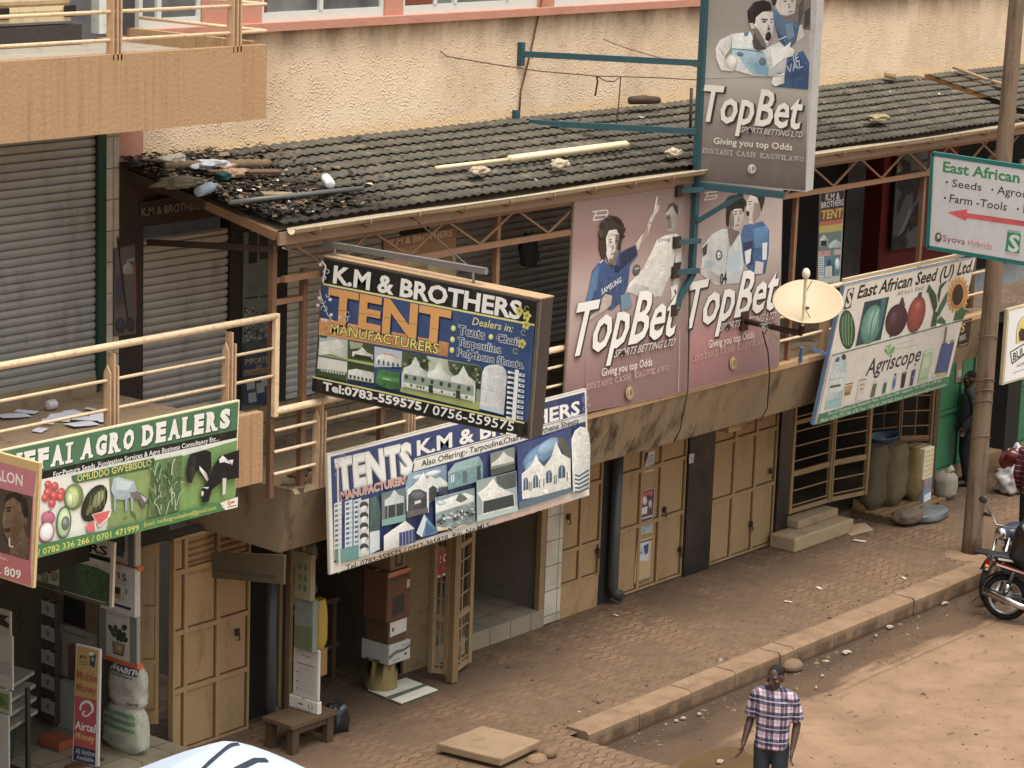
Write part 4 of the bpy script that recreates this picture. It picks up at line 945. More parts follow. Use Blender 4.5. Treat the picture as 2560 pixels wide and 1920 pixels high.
m = MB((110, 104, 98)); m.tube([at(1045, 555, Y=17.5), at(1185, 678, X=19.18)], .008, 5); m.build('stay_wire', M_STEEL, r); m = MB((110, 104, 98)); m.tube([at(705, 620, Y=17.55), at(800, 648, X=19.15)], .008, 5); m.build('stay_wire', M_STEEL, r)
# ---------- tents banner on the right railing
z = (800, 960, .30741); pl = planeY(17.38)
r = signroot('tents_banner', 'weathered blue and white tents board fixed along the right railing below the lightbox', 'sign', pl, (1100, 800), z)
board(r, pl, [(56, 572), (2166, 36), (2190, 906), (80, 1552)], z, .03, (196, 190, 176), name='board')
A = Art(pl, z)
A.poly([(62, 578), (2160, 46), (2184, 900), (86, 1542)], (226, 222, 206)); A.poly([(84, 592), (2150, 66), (2178, 828), (1262, 1118), (920, 1235), (450, 1372), (112, 1452)], NAVY)
A.poly([(770, 606), (2162, 236), (2166, 300), (1600, 478), (712, 726)], (230, 226, 214)); A.line([(775, 616), (2160, 248)], 5, NAVY)
A.text('TENTS', (140, 862), (752, 712), (122, 634), (150, 154, 158), .085, (8, 8), (24, 30, 52), .09); A.text('TENTS', (140, 858), (752, 708), (122, 630), (226, 226, 218), .06); A.text('TENTS', (144, 850), (746, 702), (126, 638), (238, 238, 230), .02)
A.text('K.M & BROTHERS', (788, 580), (2108, 244), (786, 466), (234, 232, 222), .03)
A.text('Also Offering:- Tarpouline,Chairs & Polythene Sheets', (822, 672), (2100, 318), (822, 624), (40, 42, 46), .012)
A.text('MANUFACTURERS', (166, 946), (704, 806), (164, 884), (236, 226, 214), .05); A.text('MANUFACTURERS', (166, 946), (704, 806), (164, 884), (206, 116, 88), .012)
PW = (216, 224, 222); PT = (120, 160, 162); DG = (70, 82, 82)
# stacked chairs at the left
for cx in (110, 195, 262):
    A.poly([(cx, 975-(cx-100)*.2), (cx+62, 955-(cx-100)*.2), (cx+62, 1420-(cx-100)*.2), (cx, 1440-(cx-100)*.2)], PW)
    for k in range(11):
        y = 985+k*40-(cx-100)*.2; A.poly([(cx+8, y), (cx+34, y-7), (cx+34, y+12), (cx+8, y+18)], (70, 92, 140) if k < 8 else (92, 150, 150)); A.line([(cx+40, y), (cx+60, y-5)], 8, (150, 182, 196))
A.poly([(300, 950), (385, 925), (385, 1385), (300, 1405)], (206, 210, 204))
for k in range(5): A.ell(345, 985+k*85, 36, 34, (58, 68, 70), n=12); A.poly([(318, 1000+k*85), (345, 985+k*85), (372, 990+k*85), (360, 1040+k*85), (330, 1045+k*85)], (226, 226, 216))
A.poly([(112, 1350), (300, 1300), (300, 1420), (115, 1450)], (96, 150, 144)); A.poly([(392, 925), (440, 905), (470, 960), (480, 1060), (468, 1195), (392, 1195)], (74, 104, 104)); A.poly([(388, 1200), (468, 1185), (470, 1340), (388, 1380)], (214, 220, 224))
A.poly([(484, 884), (676, 838), (680, 1112), (486, 1152)], (112, 128, 126)); tent(A, 510, 665, 990, 870, 1, PW, slope=-.2); A.poly([(515, 990), (660, 960), (662, 1060), (515, 1090)], (62, 72, 70)); A.line([(535, 985), (535, 1085)], 9, (150, 156, 150)); A.line([(600, 970), (600, 1075)], 9, (150, 156, 150)); A.poly([(486, 1100), (680, 1055), (680, 1112), (486, 1152)], (130, 170, 158))
A.poly([(676, 836), (704, 724), (1012, 650), (1014, 850), (920, 880), (920, 930), (690, 1082)], (126, 158, 182)); A.ell(900, 720, 70, 22, (214, 220, 222), -14); A.ell(780, 750, 50, 20, (196, 208, 214), -14)
A.poly([(688, 862), (770, 790), (825, 714), (850, 770), (880, 740), (920, 768), (960, 752), (1020, 800), (1020, 830), (860, 860), (860, 930), (700, 900)], (230, 232, 224))
A.poly([(700, 900), (740, 858), (800, 850), (850, 880), (850, 1040), (692, 1080)], (72, 76, 80)); A.ell(775, 900, 60, 36, (96, 104, 108)); A.poly([(862, 850), (900, 820), (930, 840), (930, 940), (865, 950)], (70, 74, 78)); A.line([(860, 800), (858, 1040)], 14, (226, 228, 220)); A.line([(694, 880), (690, 1030)], 10, (226, 228, 220)); A.poly([(690, 1030), (860, 1000), (860, 1040), (692, 1084)], (104, 96, 92))
for k in range(5): A.poly([(950+k*13, 830), (958+k*13, 826), (960+k*13, 890), (950+k*13, 895)], (70, 80, 90))
A.poly([(750, 950), (800, 935), (800, 960), (750, 975)], (214, 214, 206))
A.poly([(1020, 714), (1076, 640), (1272, 580), (1306, 640), (1308, 775), (1290, 780), (1020, 858)], PT); A.poly([(1020, 716), (1076, 640), (1272, 582), (1250, 660), (1022, 726)], (150, 186, 184))
for x, y in ((1055, 768), (1158, 742)): A.poly([(x-12, y-30), (x+16, y-38), (x+16, y+25), (x-12, y+32)], (212, 220, 216)); A.line([(x+2, y-34), (x+2, y+28)], 4, (70, 90, 96))
A.poly([(1256, 670), (1284, 655), (1286, 770), (1258, 778)], (60, 78, 84)); A.poly([(1140, 710), (1174, 700), (1176, 790), (1142, 798)], (84, 112, 116))
A.poly([(1364, 560), (1560, 504), (1564, 690), (1368, 746)], (128, 136, 130)); A.poly([(1375, 640), (1430, 600), (1470, 545), (1510, 580), (1556, 600), (1556, 625), (1372, 665)], (228, 226, 214)); A.poly([(1368, 690), (1562, 640), (1564, 690), (1368, 746)], (78, 84, 80))
A.poly([(914, 918), (1234, 838), (1242, 1112), (1120, 1150), (1040, 1168), (920, 1180)], (140, 158, 158)); A.poly([(920, 960), (1080, 900), (1160, 880), (1232, 905), (1232, 950), (920, 1045)], (226, 230, 222)); A.poly([(1080, 940), (1110, 880), (1150, 900), (1180, 930), (1120, 960)], (96, 110, 106)); A.ell(960, 960, 40, 20, (188, 204, 210))
rg = random.Random(12)
for k in range(46): x = rg.uniform(935, 1225); A.ell(x, 1065-(x-935)*.2+rg.random()*70, rg.uniform(6, 18), rg.uniform(5, 14), rg.choice([(70, 80, 84), (214, 218, 214), (120, 134, 138), (40, 50, 62)]), n=8)
A.poly([(920, 1150), (980, 1160), (1020, 1150), (1060, 1170), (1110, 1140), (1160, 1130), (1150, 1150), (1050, 1185), (1000, 1178), (925, 1192)], (206, 190, 160)); A.poly([(1010, 1160), (1050, 1172), (1040, 1190), (1015, 1178)], (60, 50, 40))
A.poly([(1242, 778), (1566, 700), (1580, 1022), (1246, 1112)], (150, 166, 164)); A.poly([(1400, 745), (1564, 705), (1566, 830), (1470, 850), (1410, 800)], (84, 94, 90)); A.poly([(1250, 880), (1320, 830), (1380, 760), (1420, 830), (1545, 880), (1530, 900), (1400, 935), (1290, 945)], (232, 230, 220)); A.poly([(1290, 950), (1540, 890), (1550, 990), (1290, 1060)], (58, 68, 68)); A.line([(1295, 940), (1290, 1075)], 8, (214, 214, 204)); A.line([(1545, 890), (1556, 1000)], 6, (214, 214, 204)); A.poly([(1250, 1060), (1575, 975), (1580, 1022), (1246, 1112)], (176, 196, 190))
for k in range(10): x = 1310+k*24; A.ell(x, 1050-(x-1310)*.25, 11, 10, (220, 222, 214), n=8)
A.poly([(1572, 486), (2008, 352), (2010, 870), (1582, 1010)], (44, 66, 120)); A.ell(1760, 560, 170, 70, (96, 140, 178), -35); A.ell(1820, 500, 110, 50, (130, 164, 190), -35); A.ell(1690, 650, 70, 40, (110, 150, 182), -40); A.poly([(1900, 420), (1960, 440), (1996, 520), (1996, 600), (1950, 560), (1910, 480)], (92, 88, 78)); A.poly([(1735, 590), (1790, 660), (1836, 600), (1790, 640)], (80, 84, 80))
A.poly([(1606, 724), (1680, 660), (1726, 564), (1745, 620), (1790, 664), (1846, 590), (1886, 456), (1930, 560), (2004, 600), (2008, 862), (1612, 930)], (234, 232, 220))
for x, w, y in ((1640, 20, 800), (1720, 20, 780), (1828, 24, 740), (1932, 28, 700)):
    A.poly([(x-w, y+60), (x-w, y-18), (x-w*.6, y-42), (x, y-50), (x+w*.6, y-44), (x+w, y-20), (x+w, y+50)], (60, 88, 116)); A.line([(x, y-46), (x, y+54)], 4, (214, 216, 208))
for x in (1668, 1682, 1752, 1786, 1872, 1886, 1976): A.line([(x, 790-(x-1668)*.27), (x, 860-(x-1668)*.27)], 6, (72, 96, 120))
A.poly([(1582, 950), (2010, 830), (2010, 872), (1582, 1012)], (88, 108, 122))
A.poly([(2008, 440), (2036, 372), (2082, 340), (2120, 345), (2150, 392), (2164, 500), (2156, 845), (2022, 872)], (222, 224, 214)); A.line([(2050, 585), (2090, 575)], 4, (160, 166, 164))
for k in range(5): A.line([(2036, 730+k*34), (2070, 742+k*32), (2150, 690+k*36)], 12, (56, 74, 96))
A.poly([(744, 1202), (808, 1048), (906, 1168), (916, 1202), (788, 1236)], (86, 130, 170)); A.poly([(744, 1202), (808, 1048), (830, 1090), (790, 1236)], (206, 216, 218)); A.poly([(820, 1110), (900, 1180), (820, 1225)], (60, 94, 132))
A.poly([(480, 1225), (540, 1180), (655, 1104), (726, 1160), (736, 1280), (600, 1312), (480, 1352)], (230, 230, 222)); A.poly([(604, 1200), (730, 1168), (736, 1280), (604, 1310)], (48, 64, 116))
for k in range(4): A.line([(630+k*26, 1194-k*6.5), (632+k*26, 1302-k*7)], 4, (170, 178, 190))
for x, y, r0 in ((150, 590, 40), (100, 650, 26), (95, 720, 20), (2120, 110, 34), (2140, 170, 24), (2110, 190, 18)): curl(x, y, r0, (130, 150, 190), 5, 2)
A.poly([(112, 1456), (450, 1375), (920, 1240), (930, 1252), (640, 1345), (400, 1410), (240, 1430), (115, 1470)], (196, 160, 124)); A.poly([(84, 600), (100, 596), (118, 1500), (104, 1530)], (206, 196, 176))
A.text('Tel: 0783-559575 / 0712-365828  Rm. No:ML5', (160, 1504), (1326, 1152), (160, 1462), (46, 46, 46), .018); A.text('www.kmandbrothers.com', (1364, 1136), (2004, 938), (1364, 1094), (214, 150, 128), .016)
A.done(r)
# ---------- old faded tent sign behind the truss
z = (760, 540, .34968); pl = planeY(18.3)
r = signroot('faded_tent_sign', 'old faded brown tent sign hanging behind the roof truss above the lightbox', 'sign', pl, (820, 250), z)
board(r, pl, [(566, 168), (1084, 78), (1092, 470), (572, 560)], z, .03, (112, 90, 66)); A = Art(pl, z)
A.poly([(570, 172), (1080, 84), (1088, 462), (576, 552)], (158, 132, 94)); A.poly([(570, 172), (1080, 84), (1082, 156), (572, 244)], (138, 98, 74)); A.text('K.M & BROTHERS', (612, 216), (1056, 142), (612, 172), (190, 164, 122), .025)
A.text('TENT MANUFACTURERS', (612, 282), (1056, 206), (612, 240), (164, 96, 60), .02); A.poly([(574, 252), (1083, 162), (1084, 240), (574, 330)], (150, 112, 66)); A.text('TENT', (600, 300), (820, 262), (600, 250), (170, 134, 74), .03)
A.poly([(580, 360), (640, 320), (700, 310), (880, 300), (885, 400), (580, 440)], (176, 158, 116)); A.poly([(885, 310), (930, 268), (1050, 258), (1084, 290), (1086, 440), (890, 460)], (186, 170, 126)); A.poly([(590, 400), (870, 350), (870, 420), (590, 470)], (146, 122, 80)); A.poly([(960, 300), (1060, 284), (1064, 330), (962, 350)], (120, 106, 70))
A.done(r, mat=M_OLDPRINT)
# ---------- betting billboards on the deck edge
z = (1400, 470, .34356); pl = planeY(17.575)
def topbet(A, T, bl, br, tl, sub, giv, inst, disc, col=(234, 230, 220), sub_c=(206, 190, 182), giv_c=(224, 206, 196), ins_c=(188, 150, 142), dk=(60, 46, 44), dcol=(176, 146, 96)):
    A.text('TopBet', bl, br, tl, col, .018, T, dk, .026)
    A.text('SPORTS BETTING LTD', *sub, sub_c, .012, (3, 5), (96, 70, 68))
    x = sub[0][0]+(sub[1][0]-sub[0][0])*.155; y = sub[0][1]+(sub[1][1]-sub[0][1])*.155-18
    A.poly([(x-20, y+14), (x-12, y-14), (x+6, y-26), (x+12, y-6), (x+26, y+2), (x+12, y+10), (x+10, y+26), (x-6, y+14)], (44, 46, 60))
    A.text('Giving you top Odds', *giv, giv_c, .012); A.text('INSTANT CASH  KAGWILAWO', *inst, ins_c, .0, serif=True)
    x, y, rx, ry = disc; A.ell(x, y, rx, ry, dcol); A.text('18', (x-rx*.55, y+ry*.42), (x+rx*.6, y+ry*.25), (x-rx*.5, y-ry*.35), (92, 64, 60), .015)
def eyes(A, pts, col=(46, 38, 36)):
    for x, y, w in pts: A.poly([(x-w, y+w*.1), (x, y-w*.45), (x+w, y-w*.1), (x, y+w*.4)], col)
r = signroot('betting_billboard', 'mauve betting billboard with a footballer pointing upwards on the balcony edge', 'billboard', pl, (500, 800), z)
board(r, pl, [(104, 92), (966, -62), (928, 1482), (26, 1668)], z, .03, (150, 130, 118)); A = Art(pl, z)
A.grad([(112, 98), (962, -54), (926, 1476), (34, 1660)], [((151, 125, 117), (135, 115, 109)), ((153, 115, 109), (143, 117, 111)), ((186, 162, 153), (170, 147, 139)), ((178, 153, 144), (153, 130, 124)), ((153, 117, 113), (139, 108, 106)), ((129, 91, 91), (129, 97, 95))])
WL = (222, 214, 208)
A.line([(232, 172), (340, 160)], 8, WL); A.line([(262, 170), (240, 236)], 8, WL); A.line([(240, 236), (330, 222), (342, 196), (300, 196), (255, 202)], 8, WL); A.line([(340, 160), (348, 178), (336, 196)], 8, WL)
# the player in white seen from behind
A.poly([(775, 310), (765, 200), (780, 130), (815, 105), (850, 130), (852, 220), (836, 322)], (168, 158, 150)); A.poly([(770, 175), (785, 120), (820, 102), (856, 130), (856, 200), (840, 180), (815, 128)], (70, 64, 60)); A.poly([(768, 200), (800, 190), (812, 290), (778, 300)], (118, 110, 106)); A.poly([(770, 210), (795, 205), (790, 225), (772, 225)], (60, 52, 50))
A.poly([(705, 372), (760, 345), (835, 330), (836, 470), (806, 630), (770, 690), (735, 790), (600, 790), (478, 752), (505, 690), (600, 585), (655, 480)], (224, 220, 208)); A.poly([(760, 500), (810, 480), (800, 640), (760, 690)], (204, 198, 186)); A.poly([(480, 740), (540, 690), (640, 720), (640, 790), (580, 800)], (190, 186, 178))
A.poly([(836, 330), (862, 345), (882, 400), (878, 535), (862, 700), (845, 790), (800, 820), (830, 620), (838, 470)], (214, 206, 194)); A.poly([(825, 545), (880, 535), (862, 640), (815, 640)], (56, 52, 52)); A.poly([(800, 720), (850, 700), (845, 770), (810, 790)], (230, 226, 216)); A.line([(832, 740), (838, 770)], 12, (60, 58, 60)); A.ell(553, 596, 27, 42, (92, 88, 88), 10); A.line([(540, 590), (570, 580)], 6, (210, 206, 198))
A.text('Drog', (710, 392), (796, 380), (712, 366), (120, 112, 108), .0)
# the player in blue with his arm raised
A.poly([(540, 412), (620, 300), (652, 212), (672, 182), (694, 70), (703, 54), (708, 62), (702, 128), (718, 118), (716, 160), (692, 188), (664, 246), (632, 350), (560, 455)], (214, 202, 186)); A.line([(640, 250), (665, 258)], 7, (120, 100, 90)); A.poly([(600, 330), (640, 260), (632, 350), (566, 450)], (160, 140, 128))
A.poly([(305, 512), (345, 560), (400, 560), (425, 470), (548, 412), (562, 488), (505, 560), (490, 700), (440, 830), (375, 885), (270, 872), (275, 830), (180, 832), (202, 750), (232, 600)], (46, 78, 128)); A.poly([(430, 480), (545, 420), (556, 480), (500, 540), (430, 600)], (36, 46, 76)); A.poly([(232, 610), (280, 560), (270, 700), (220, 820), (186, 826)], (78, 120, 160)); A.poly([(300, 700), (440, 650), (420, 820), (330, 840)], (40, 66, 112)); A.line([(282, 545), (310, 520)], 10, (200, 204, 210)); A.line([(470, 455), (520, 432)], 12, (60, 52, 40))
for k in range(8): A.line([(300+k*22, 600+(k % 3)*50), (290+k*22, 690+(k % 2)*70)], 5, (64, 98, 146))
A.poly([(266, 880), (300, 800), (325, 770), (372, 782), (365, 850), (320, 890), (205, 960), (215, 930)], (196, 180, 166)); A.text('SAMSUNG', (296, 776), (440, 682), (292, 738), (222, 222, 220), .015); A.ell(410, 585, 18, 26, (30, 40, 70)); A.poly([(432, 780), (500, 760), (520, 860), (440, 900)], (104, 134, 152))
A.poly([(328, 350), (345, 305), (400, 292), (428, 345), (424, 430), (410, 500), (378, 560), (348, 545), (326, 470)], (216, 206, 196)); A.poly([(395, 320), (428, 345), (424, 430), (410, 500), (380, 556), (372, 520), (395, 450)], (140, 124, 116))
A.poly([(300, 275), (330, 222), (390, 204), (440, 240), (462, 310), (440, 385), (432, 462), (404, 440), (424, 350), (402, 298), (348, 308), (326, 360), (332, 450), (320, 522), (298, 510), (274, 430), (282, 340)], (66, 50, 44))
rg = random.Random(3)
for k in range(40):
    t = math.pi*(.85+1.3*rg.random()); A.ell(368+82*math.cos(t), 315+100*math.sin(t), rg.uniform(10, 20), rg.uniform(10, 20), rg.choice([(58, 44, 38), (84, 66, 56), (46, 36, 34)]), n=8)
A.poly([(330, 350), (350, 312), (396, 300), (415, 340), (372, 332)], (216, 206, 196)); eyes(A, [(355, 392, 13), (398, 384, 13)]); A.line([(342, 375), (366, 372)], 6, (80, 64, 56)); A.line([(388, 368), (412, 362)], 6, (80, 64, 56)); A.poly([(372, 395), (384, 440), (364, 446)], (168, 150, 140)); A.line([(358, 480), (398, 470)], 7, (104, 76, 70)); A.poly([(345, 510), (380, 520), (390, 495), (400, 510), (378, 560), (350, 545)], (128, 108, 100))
topbet(A, (7, 10), (34, 1226), (812, 1060), (118, 846), ((376, 1232), (816, 1142), (394, 1176)), ((288, 1368), (655, 1286), (290, 1312)), ((176, 1466), (776, 1322), (176, 1424)), (492, 1488, 30, 54))
A.line([(856, 1030), (846, 1480)], 3, (200, 176, 172)); A.line([(184, 1190), (176, 1590)], 3, (170, 140, 138))
A.done(r)
r = signroot('betting_billboard', 'mauve betting billboard showing a white shirted player beside a shouting one, behind the satellite dish', 'billboard', pl, (1250, 700), z)
board(r, pl, [(972, -64), (1626, -180), (1594, 1292), (934, 1480)], z, .03, (150, 130, 118)); A = Art(pl, z)
A.grad([(976, -58), (1622, -172), (1588, 1286), (938, 1470)], [((129, 112, 107), (155, 136, 126)), ((168, 143, 137), (176, 158, 150)), ((184, 162, 153), (180, 164, 153)), ((168, 147, 139), (151, 132, 128)), ((176, 115, 111), (151, 125, 122)), ((135, 89, 89), (131, 102, 102))])
A.line([(1050, 36), (1146, 24)], 8, WL); A.line([(1076, 34), (1050, 88), (1130, 76), (1142, 52), (1070, 60)], 8, WL)
A.poly([(1310, 350), (1335, 270), (1392, 262), (1472, 240), (1522, 310), (1516, 480), (1492, 620), (1400, 645), (1335, 540)], (52, 92, 140)); A.poly([(1400, 300), (1500, 270), (1518, 330), (1510, 420), (1420, 440)], (70, 126, 170)); A.poly([(1330, 400), (1400, 380), (1400, 560), (1345, 560)], (36, 52, 84)); A.poly([(1470, 400), (1506, 396), (1500, 520), (1470, 525)], (206, 212, 214)); A.poly([(1340, 460), (1390, 440), (1380, 540), (1350, 560)], (214, 218, 216)); A.poly([(1420, 530), (1480, 540), (1470, 620), (1410, 630)], (196, 188, 178))
A.poly([(1352, 150), (1360, 90), (1385, 45), (1440, 60), (1468, 120), (1448, 205), (1400, 265), (1370, 255), (1372, 225), (1352, 205)], (214, 204, 194)); A.poly([(1410, 100), (1468, 120), (1448, 205), (1400, 262), (1396, 200)], (150, 134, 126)); A.poly([(1372, 40), (1435, 30), (1492, 28), (1482, 110), (1462, 170), (1446, 110), (1430, 66), (1385, 52)], (48, 40, 38)); A.poly([(1352, 165), (1376, 172), (1372, 210), (1354, 200)], (50, 34, 34)); eyes(A, [(1376, 118, 11)]); A.line([(1365, 100), (1392, 98)], 6, (60, 48, 44))
A.poly([(1028, 430), (1100, 335), (1180, 296), (1260, 300), (1310, 345), (1332, 560), (1300, 690), (1130, 705), (1018, 620), (1030, 500)], (216, 220, 216)); A.poly([(1030, 440), (1070, 400), (1062, 480), (1036, 500)], (70, 66, 64)); A.poly([(1018, 560), (1090, 600), (1180, 650), (1170, 700), (1060, 660), (1018, 620)], (196, 186, 178)); A.poly([(1200, 520), (1300, 440), (1320, 560), (1250, 640)], (176, 196, 204)); A.poly([(1060, 520), (1130, 540), (1100, 590), (1040, 580)], (170, 192, 198)); A.line([(1232, 330), (1196, 620)], 4, (160, 160, 156))
A.ell(1152, 488, 24, 38, (96, 98, 100)); A.ell(1152, 488, 15, 26, (206, 208, 204)); A.line([(1140, 490), (1165, 486)], 5, (90, 90, 92)); A.text('04', (1160, 700), (1208, 690), (1160, 625), (44, 46, 54), .03)
A.poly([(1215, 300), (1250, 260), (1285, 290), (1300, 330), (1235, 430), (1222, 360)], (120, 106, 100)); A.poly([(1226, 200), (1250, 150), (1310, 135), (1334, 190), (1322, 250), (1292, 312), (1255, 300), (1232, 255)], (210, 200, 190)); A.poly([(1226, 200), (1250, 160), (1262, 220), (1258, 296), (1234, 256)], (140, 124, 116))
A.poly([(1205, 205), (1214, 120), (1258, 62), (1310, 66), (1338, 118), (1334, 180), (1318, 148), (1268, 150), (1240, 170), (1226, 215), (1222, 284), (1208, 270)], (42, 38, 36)); eyes(A, [(1270, 190, 13), (1308, 186, 12)]); A.line([(1256, 172), (1284, 170)], 6, (58, 48, 44)); A.line([(1298, 168), (1322, 168)], 6, (58, 48, 44)); A.line([(1268, 272), (1300, 266)], 7, (112, 82, 76)); A.poly([(1292, 198), (1302, 238), (1284, 240)], (160, 142, 132))
for k in range(16): t = k*.22+3.0; A.ell(1272+62*math.cos(t), 120+58*math.sin(t), 15, 15, (50, 44, 42) if k % 2 else (36, 32, 32), n=8)
topbet(A, (7, 10), (852, 1030) if 0 else (868, 1026), (1544, 872), (938, 694), ((1152, 1040), (1556, 948), (1168, 986)), ((1070, 1164), (1402, 1088), (1072, 1108)), ((968, 1258), (1502, 1122), (970, 1216)), (1250, 1272, 26, 50))
A.done(r)
# ---------- tall betting sign at right angles on its steel bracket
z = (1740, 0, .30132); pl = Plane((25.65, 17.51, 5.82), (.29, -1.31, 0), (0, 0, 1))
r = signroot('tall_betting_sign', 'tall grey double sided betting sign rising above the roof on blue steel brackets', 'sign', pl, (460, 800), z)
TS = [(60, -900), (965, -840), (910, 1592), (24, 1506)]
a0 = pl.px(z[0]+24*z[2], z[1]+1506*z[2]); a1 = pl.px(z[0]+910*z[2], z[1]+1592*z[2]); W_ = a1[0]
m = MB((176, 174, 168)); m.prism([pl.pt(a0[0]-.01, a0[1]), pl.pt(W_, a0[1]), pl.pt(W_, 3.2), pl.pt(a0[0]-.01, 3.2)], -pl.n*.25); m.build('sign_box', M_STEEL if 0 else M_PAINT, r)
A = Art(pl, z)
P = lambda x, y: (x, y)
A.grad([(66, -700), (962, -640), (908, 1580), (30, 1498)], [((120, 114, 106), (124, 116, 108)), ((150, 144, 134), (146, 140, 130)), ((150, 142, 132), (160, 152, 142)), ((184, 176, 162), (176, 168, 156)), ((140, 128, 118), (132, 120, 110)), ((104, 92, 84), (96, 86, 80))])
A.poly([(810, -60), (955, -60), (950, 250), (880, 245), (830, 335), (790, 170)], (120, 108, 100)); A.poly([(850, 40), (900, -20), (890, 120), (850, 240)], (86, 76, 72)); A.poly([(900, 100), (948, 60), (945, 200), (900, 240)], (70, 62, 60)); A.poly([(800, 250), (880, 200), (900, 300), (820, 360)], (196, 186, 174))
A.poly([(640, 62), (700, 122), (745, 178), (800, 160), (862, 205), (832, 350), (762, 420), (690, 335), (650, 200)], (66, 106, 142)); A.poly([(660, 240), (720, 300), (745, 380), (700, 350)], (40, 66, 104)); A.line([(690, 330), (750, 300)], 8, (206, 210, 210)); A.poly([(740, 200), (800, 190), (820, 300), (760, 330)], (104, 132, 152))
A.poly([(655, 40), (700, -60), (835, -60), (822, 100), (792, 152), (742, 170), (700, 120)], (206, 198, 186)); A.poly([(700, 120), (742, 170), (792, 152), (815, 110), (760, 130)], (120, 106, 98)); A.poly([(612, -60), (690, -60), (664, 40), (640, 50)], (52, 46, 44)); A.line([(770, 98), (805, 94)], 8, (110, 80, 74)); eyes(A, [(742, 10, 16), (800, 8, 14)]); A.poly([(772, 20), (790, 66), (764, 68)], (150, 134, 124))
A.poly([(735, 480), (892, 420), (942, 520), (932, 742), (640, 716), (732, 690)], (50, 84, 132)); A.poly([(760, 520), (870, 470), (900, 600), (780, 660)], (40, 66, 110)); A.text('JE', (806, 530), (858, 505), (796, 465), (190, 200, 208), .004); A.text('VAL', (760, 610), (890, 555), (752, 545), (176, 188, 200), .004)
A.poly([(300, 282), (452, 262), (520, 415), (602, 388), (700, 348), (766, 420), (742, 600), (640, 640), (480, 628), (330, 584), (300, 442)], (216, 220, 214)); A.poly([(300, 400), (420, 410), (560, 430), (600, 560), (480, 620), (420, 560), (360, 470), (300, 440)], (160, 194, 204)); A.poly([(400, 270), (446, 262), (430, 300), (404, 300)], (84, 128, 156)); A.poly([(480, 520), (610, 560), (600, 630), (500, 610)], (110, 158, 180)); A.line([(300, 404), (420, 412), (560, 432)], 9, (90, 130, 150)); A.ell(556, 510, 30, 32, (86, 110, 124)); A.ell(370, 448, 28, 18, (90, 120, 136), 20)
A.poly([(166, 402), (202, 330), (302, 282), (292, 400), (244, 470), (262, 540), (345, 560), (302, 592), (212, 582), (170, 480)], (226, 222, 212)); A.poly([(184, 380), (230, 440), (262, 540), (240, 470)], (120, 108, 100)); A.ell(300, 510, 50, 62, (222, 216, 206), 10); A.poly([(640, 640), (740, 600), (735, 690), (660, 716), (630, 690)], (224, 218, 208)); A.poly([(668, 600), (725, 605), (700, 612)], (90, 84, 80))
A.poly([(700, 420), (792, 345), (782, 390), (824, 412), (812, 462), (742, 482)], (230, 226, 216)); A.poly([(620, 400), (720, 380), (740, 480), (640, 560)], (228, 226, 218))
A.poly([(470, 345), (490, 262), (560, 385), (592, 402), (520, 420), (486, 402)], (84, 76, 72)); A.poly([(496, 150), (560, 92), (640, 100), (652, 200), (640, 292), (602, 382), (560, 388), (500, 300), (480, 210)], (214, 206, 196)); A.poly([(480, 210), (520, 240), (570, 330), (590, 380), (556, 388), (500, 300)], (122, 112, 106))
A.poly([(430, 90), (482, 20), (560, -2), (622, 20), (636, 82), (560, 96), (504, 130), (492, 196), (476, 210), (440, 184)], (44, 38, 36)); A.poly([(448, 190), (478, 190), (492, 240), (462, 236)], (206, 194, 182)); A.ell(604, 302, 24, 40, (50, 36, 36), 12); A.ell(590, 346, 14, 10, (226, 220, 210)); eyes(A, [(570, 180, 20), (632, 184, 12)]); A.line([(545, 158), (598, 162)], 10, (60, 50, 46)); A.line([(622, 160), (645, 158)], 9, (60, 50, 46)); A.poly([(602, 195), (622, 240), (596, 246)], (130, 114, 106)); A.ell(610, 242, 12, 7, (80, 66, 62))
A.line([(50, 655), (640, 634), (952, 612)], 3, (84, 76, 70))
topbet(A, (14, 10), (24, 994), (858, 1066), (78, 708), ((372, 1094), (886, 1140), (386, 1048)), ((150, 1190), (802, 1246), (154, 1138)), ((58, 1266), (900, 1342), (60, 1224)), (470, 1400, 36, 42), col=(228, 222, 208), sub_c=(196, 188, 176), giv_c=(224, 212, 196), ins_c=(190, 178, 164), dk=(58, 50, 48), dcol=(196, 186, 172))
A.done(r)
TEAL = (52, 84, 90)
m = MB(TEAL); zt_ = 6.41; px_, py_ = 25.62, 17.54
m.bar((px_, py_, 4.66), (px_, py_, 9.2), .075)
m.bar((px_, py_-.0, 5.78), pl.pt(W_*.8, -.06), .07, .08)
for zz_, x0_ in ((7.23, 24.61), (6.42, 24.55)): m.bar((x0_, YW, zz_), (px_, py_, zz_), .06, .07); m.bar((x0_, YW-.03, zz_-.14), (x0_, YW-.03, zz_+.14), .07)
m.build('bracket', M_PAINT, r)
for p_, q_ in [((25.30, 17.56, zz_), (px_, py_-.1, zz_)) for zz_ in (5.74, 5.12, 4.76)]+[((25.30, 17.56, 4.3), (px_, py_-.06, 4.78)), ((px_, py_-.05, 5.35), pl.pt(.55, -.1))]:
    m = MB(TEAL); m.bar(p_, q_, .06); m.build('strut', M_PAINT, r)
for zz_ in (5.74, 5.12, 4.76, 4.3): m = MB((52, 42, 36)); m.obox((25.29, 17.55, zz_), .12, .05, .14); m.build('anchor_plate', M_PAINT, r)
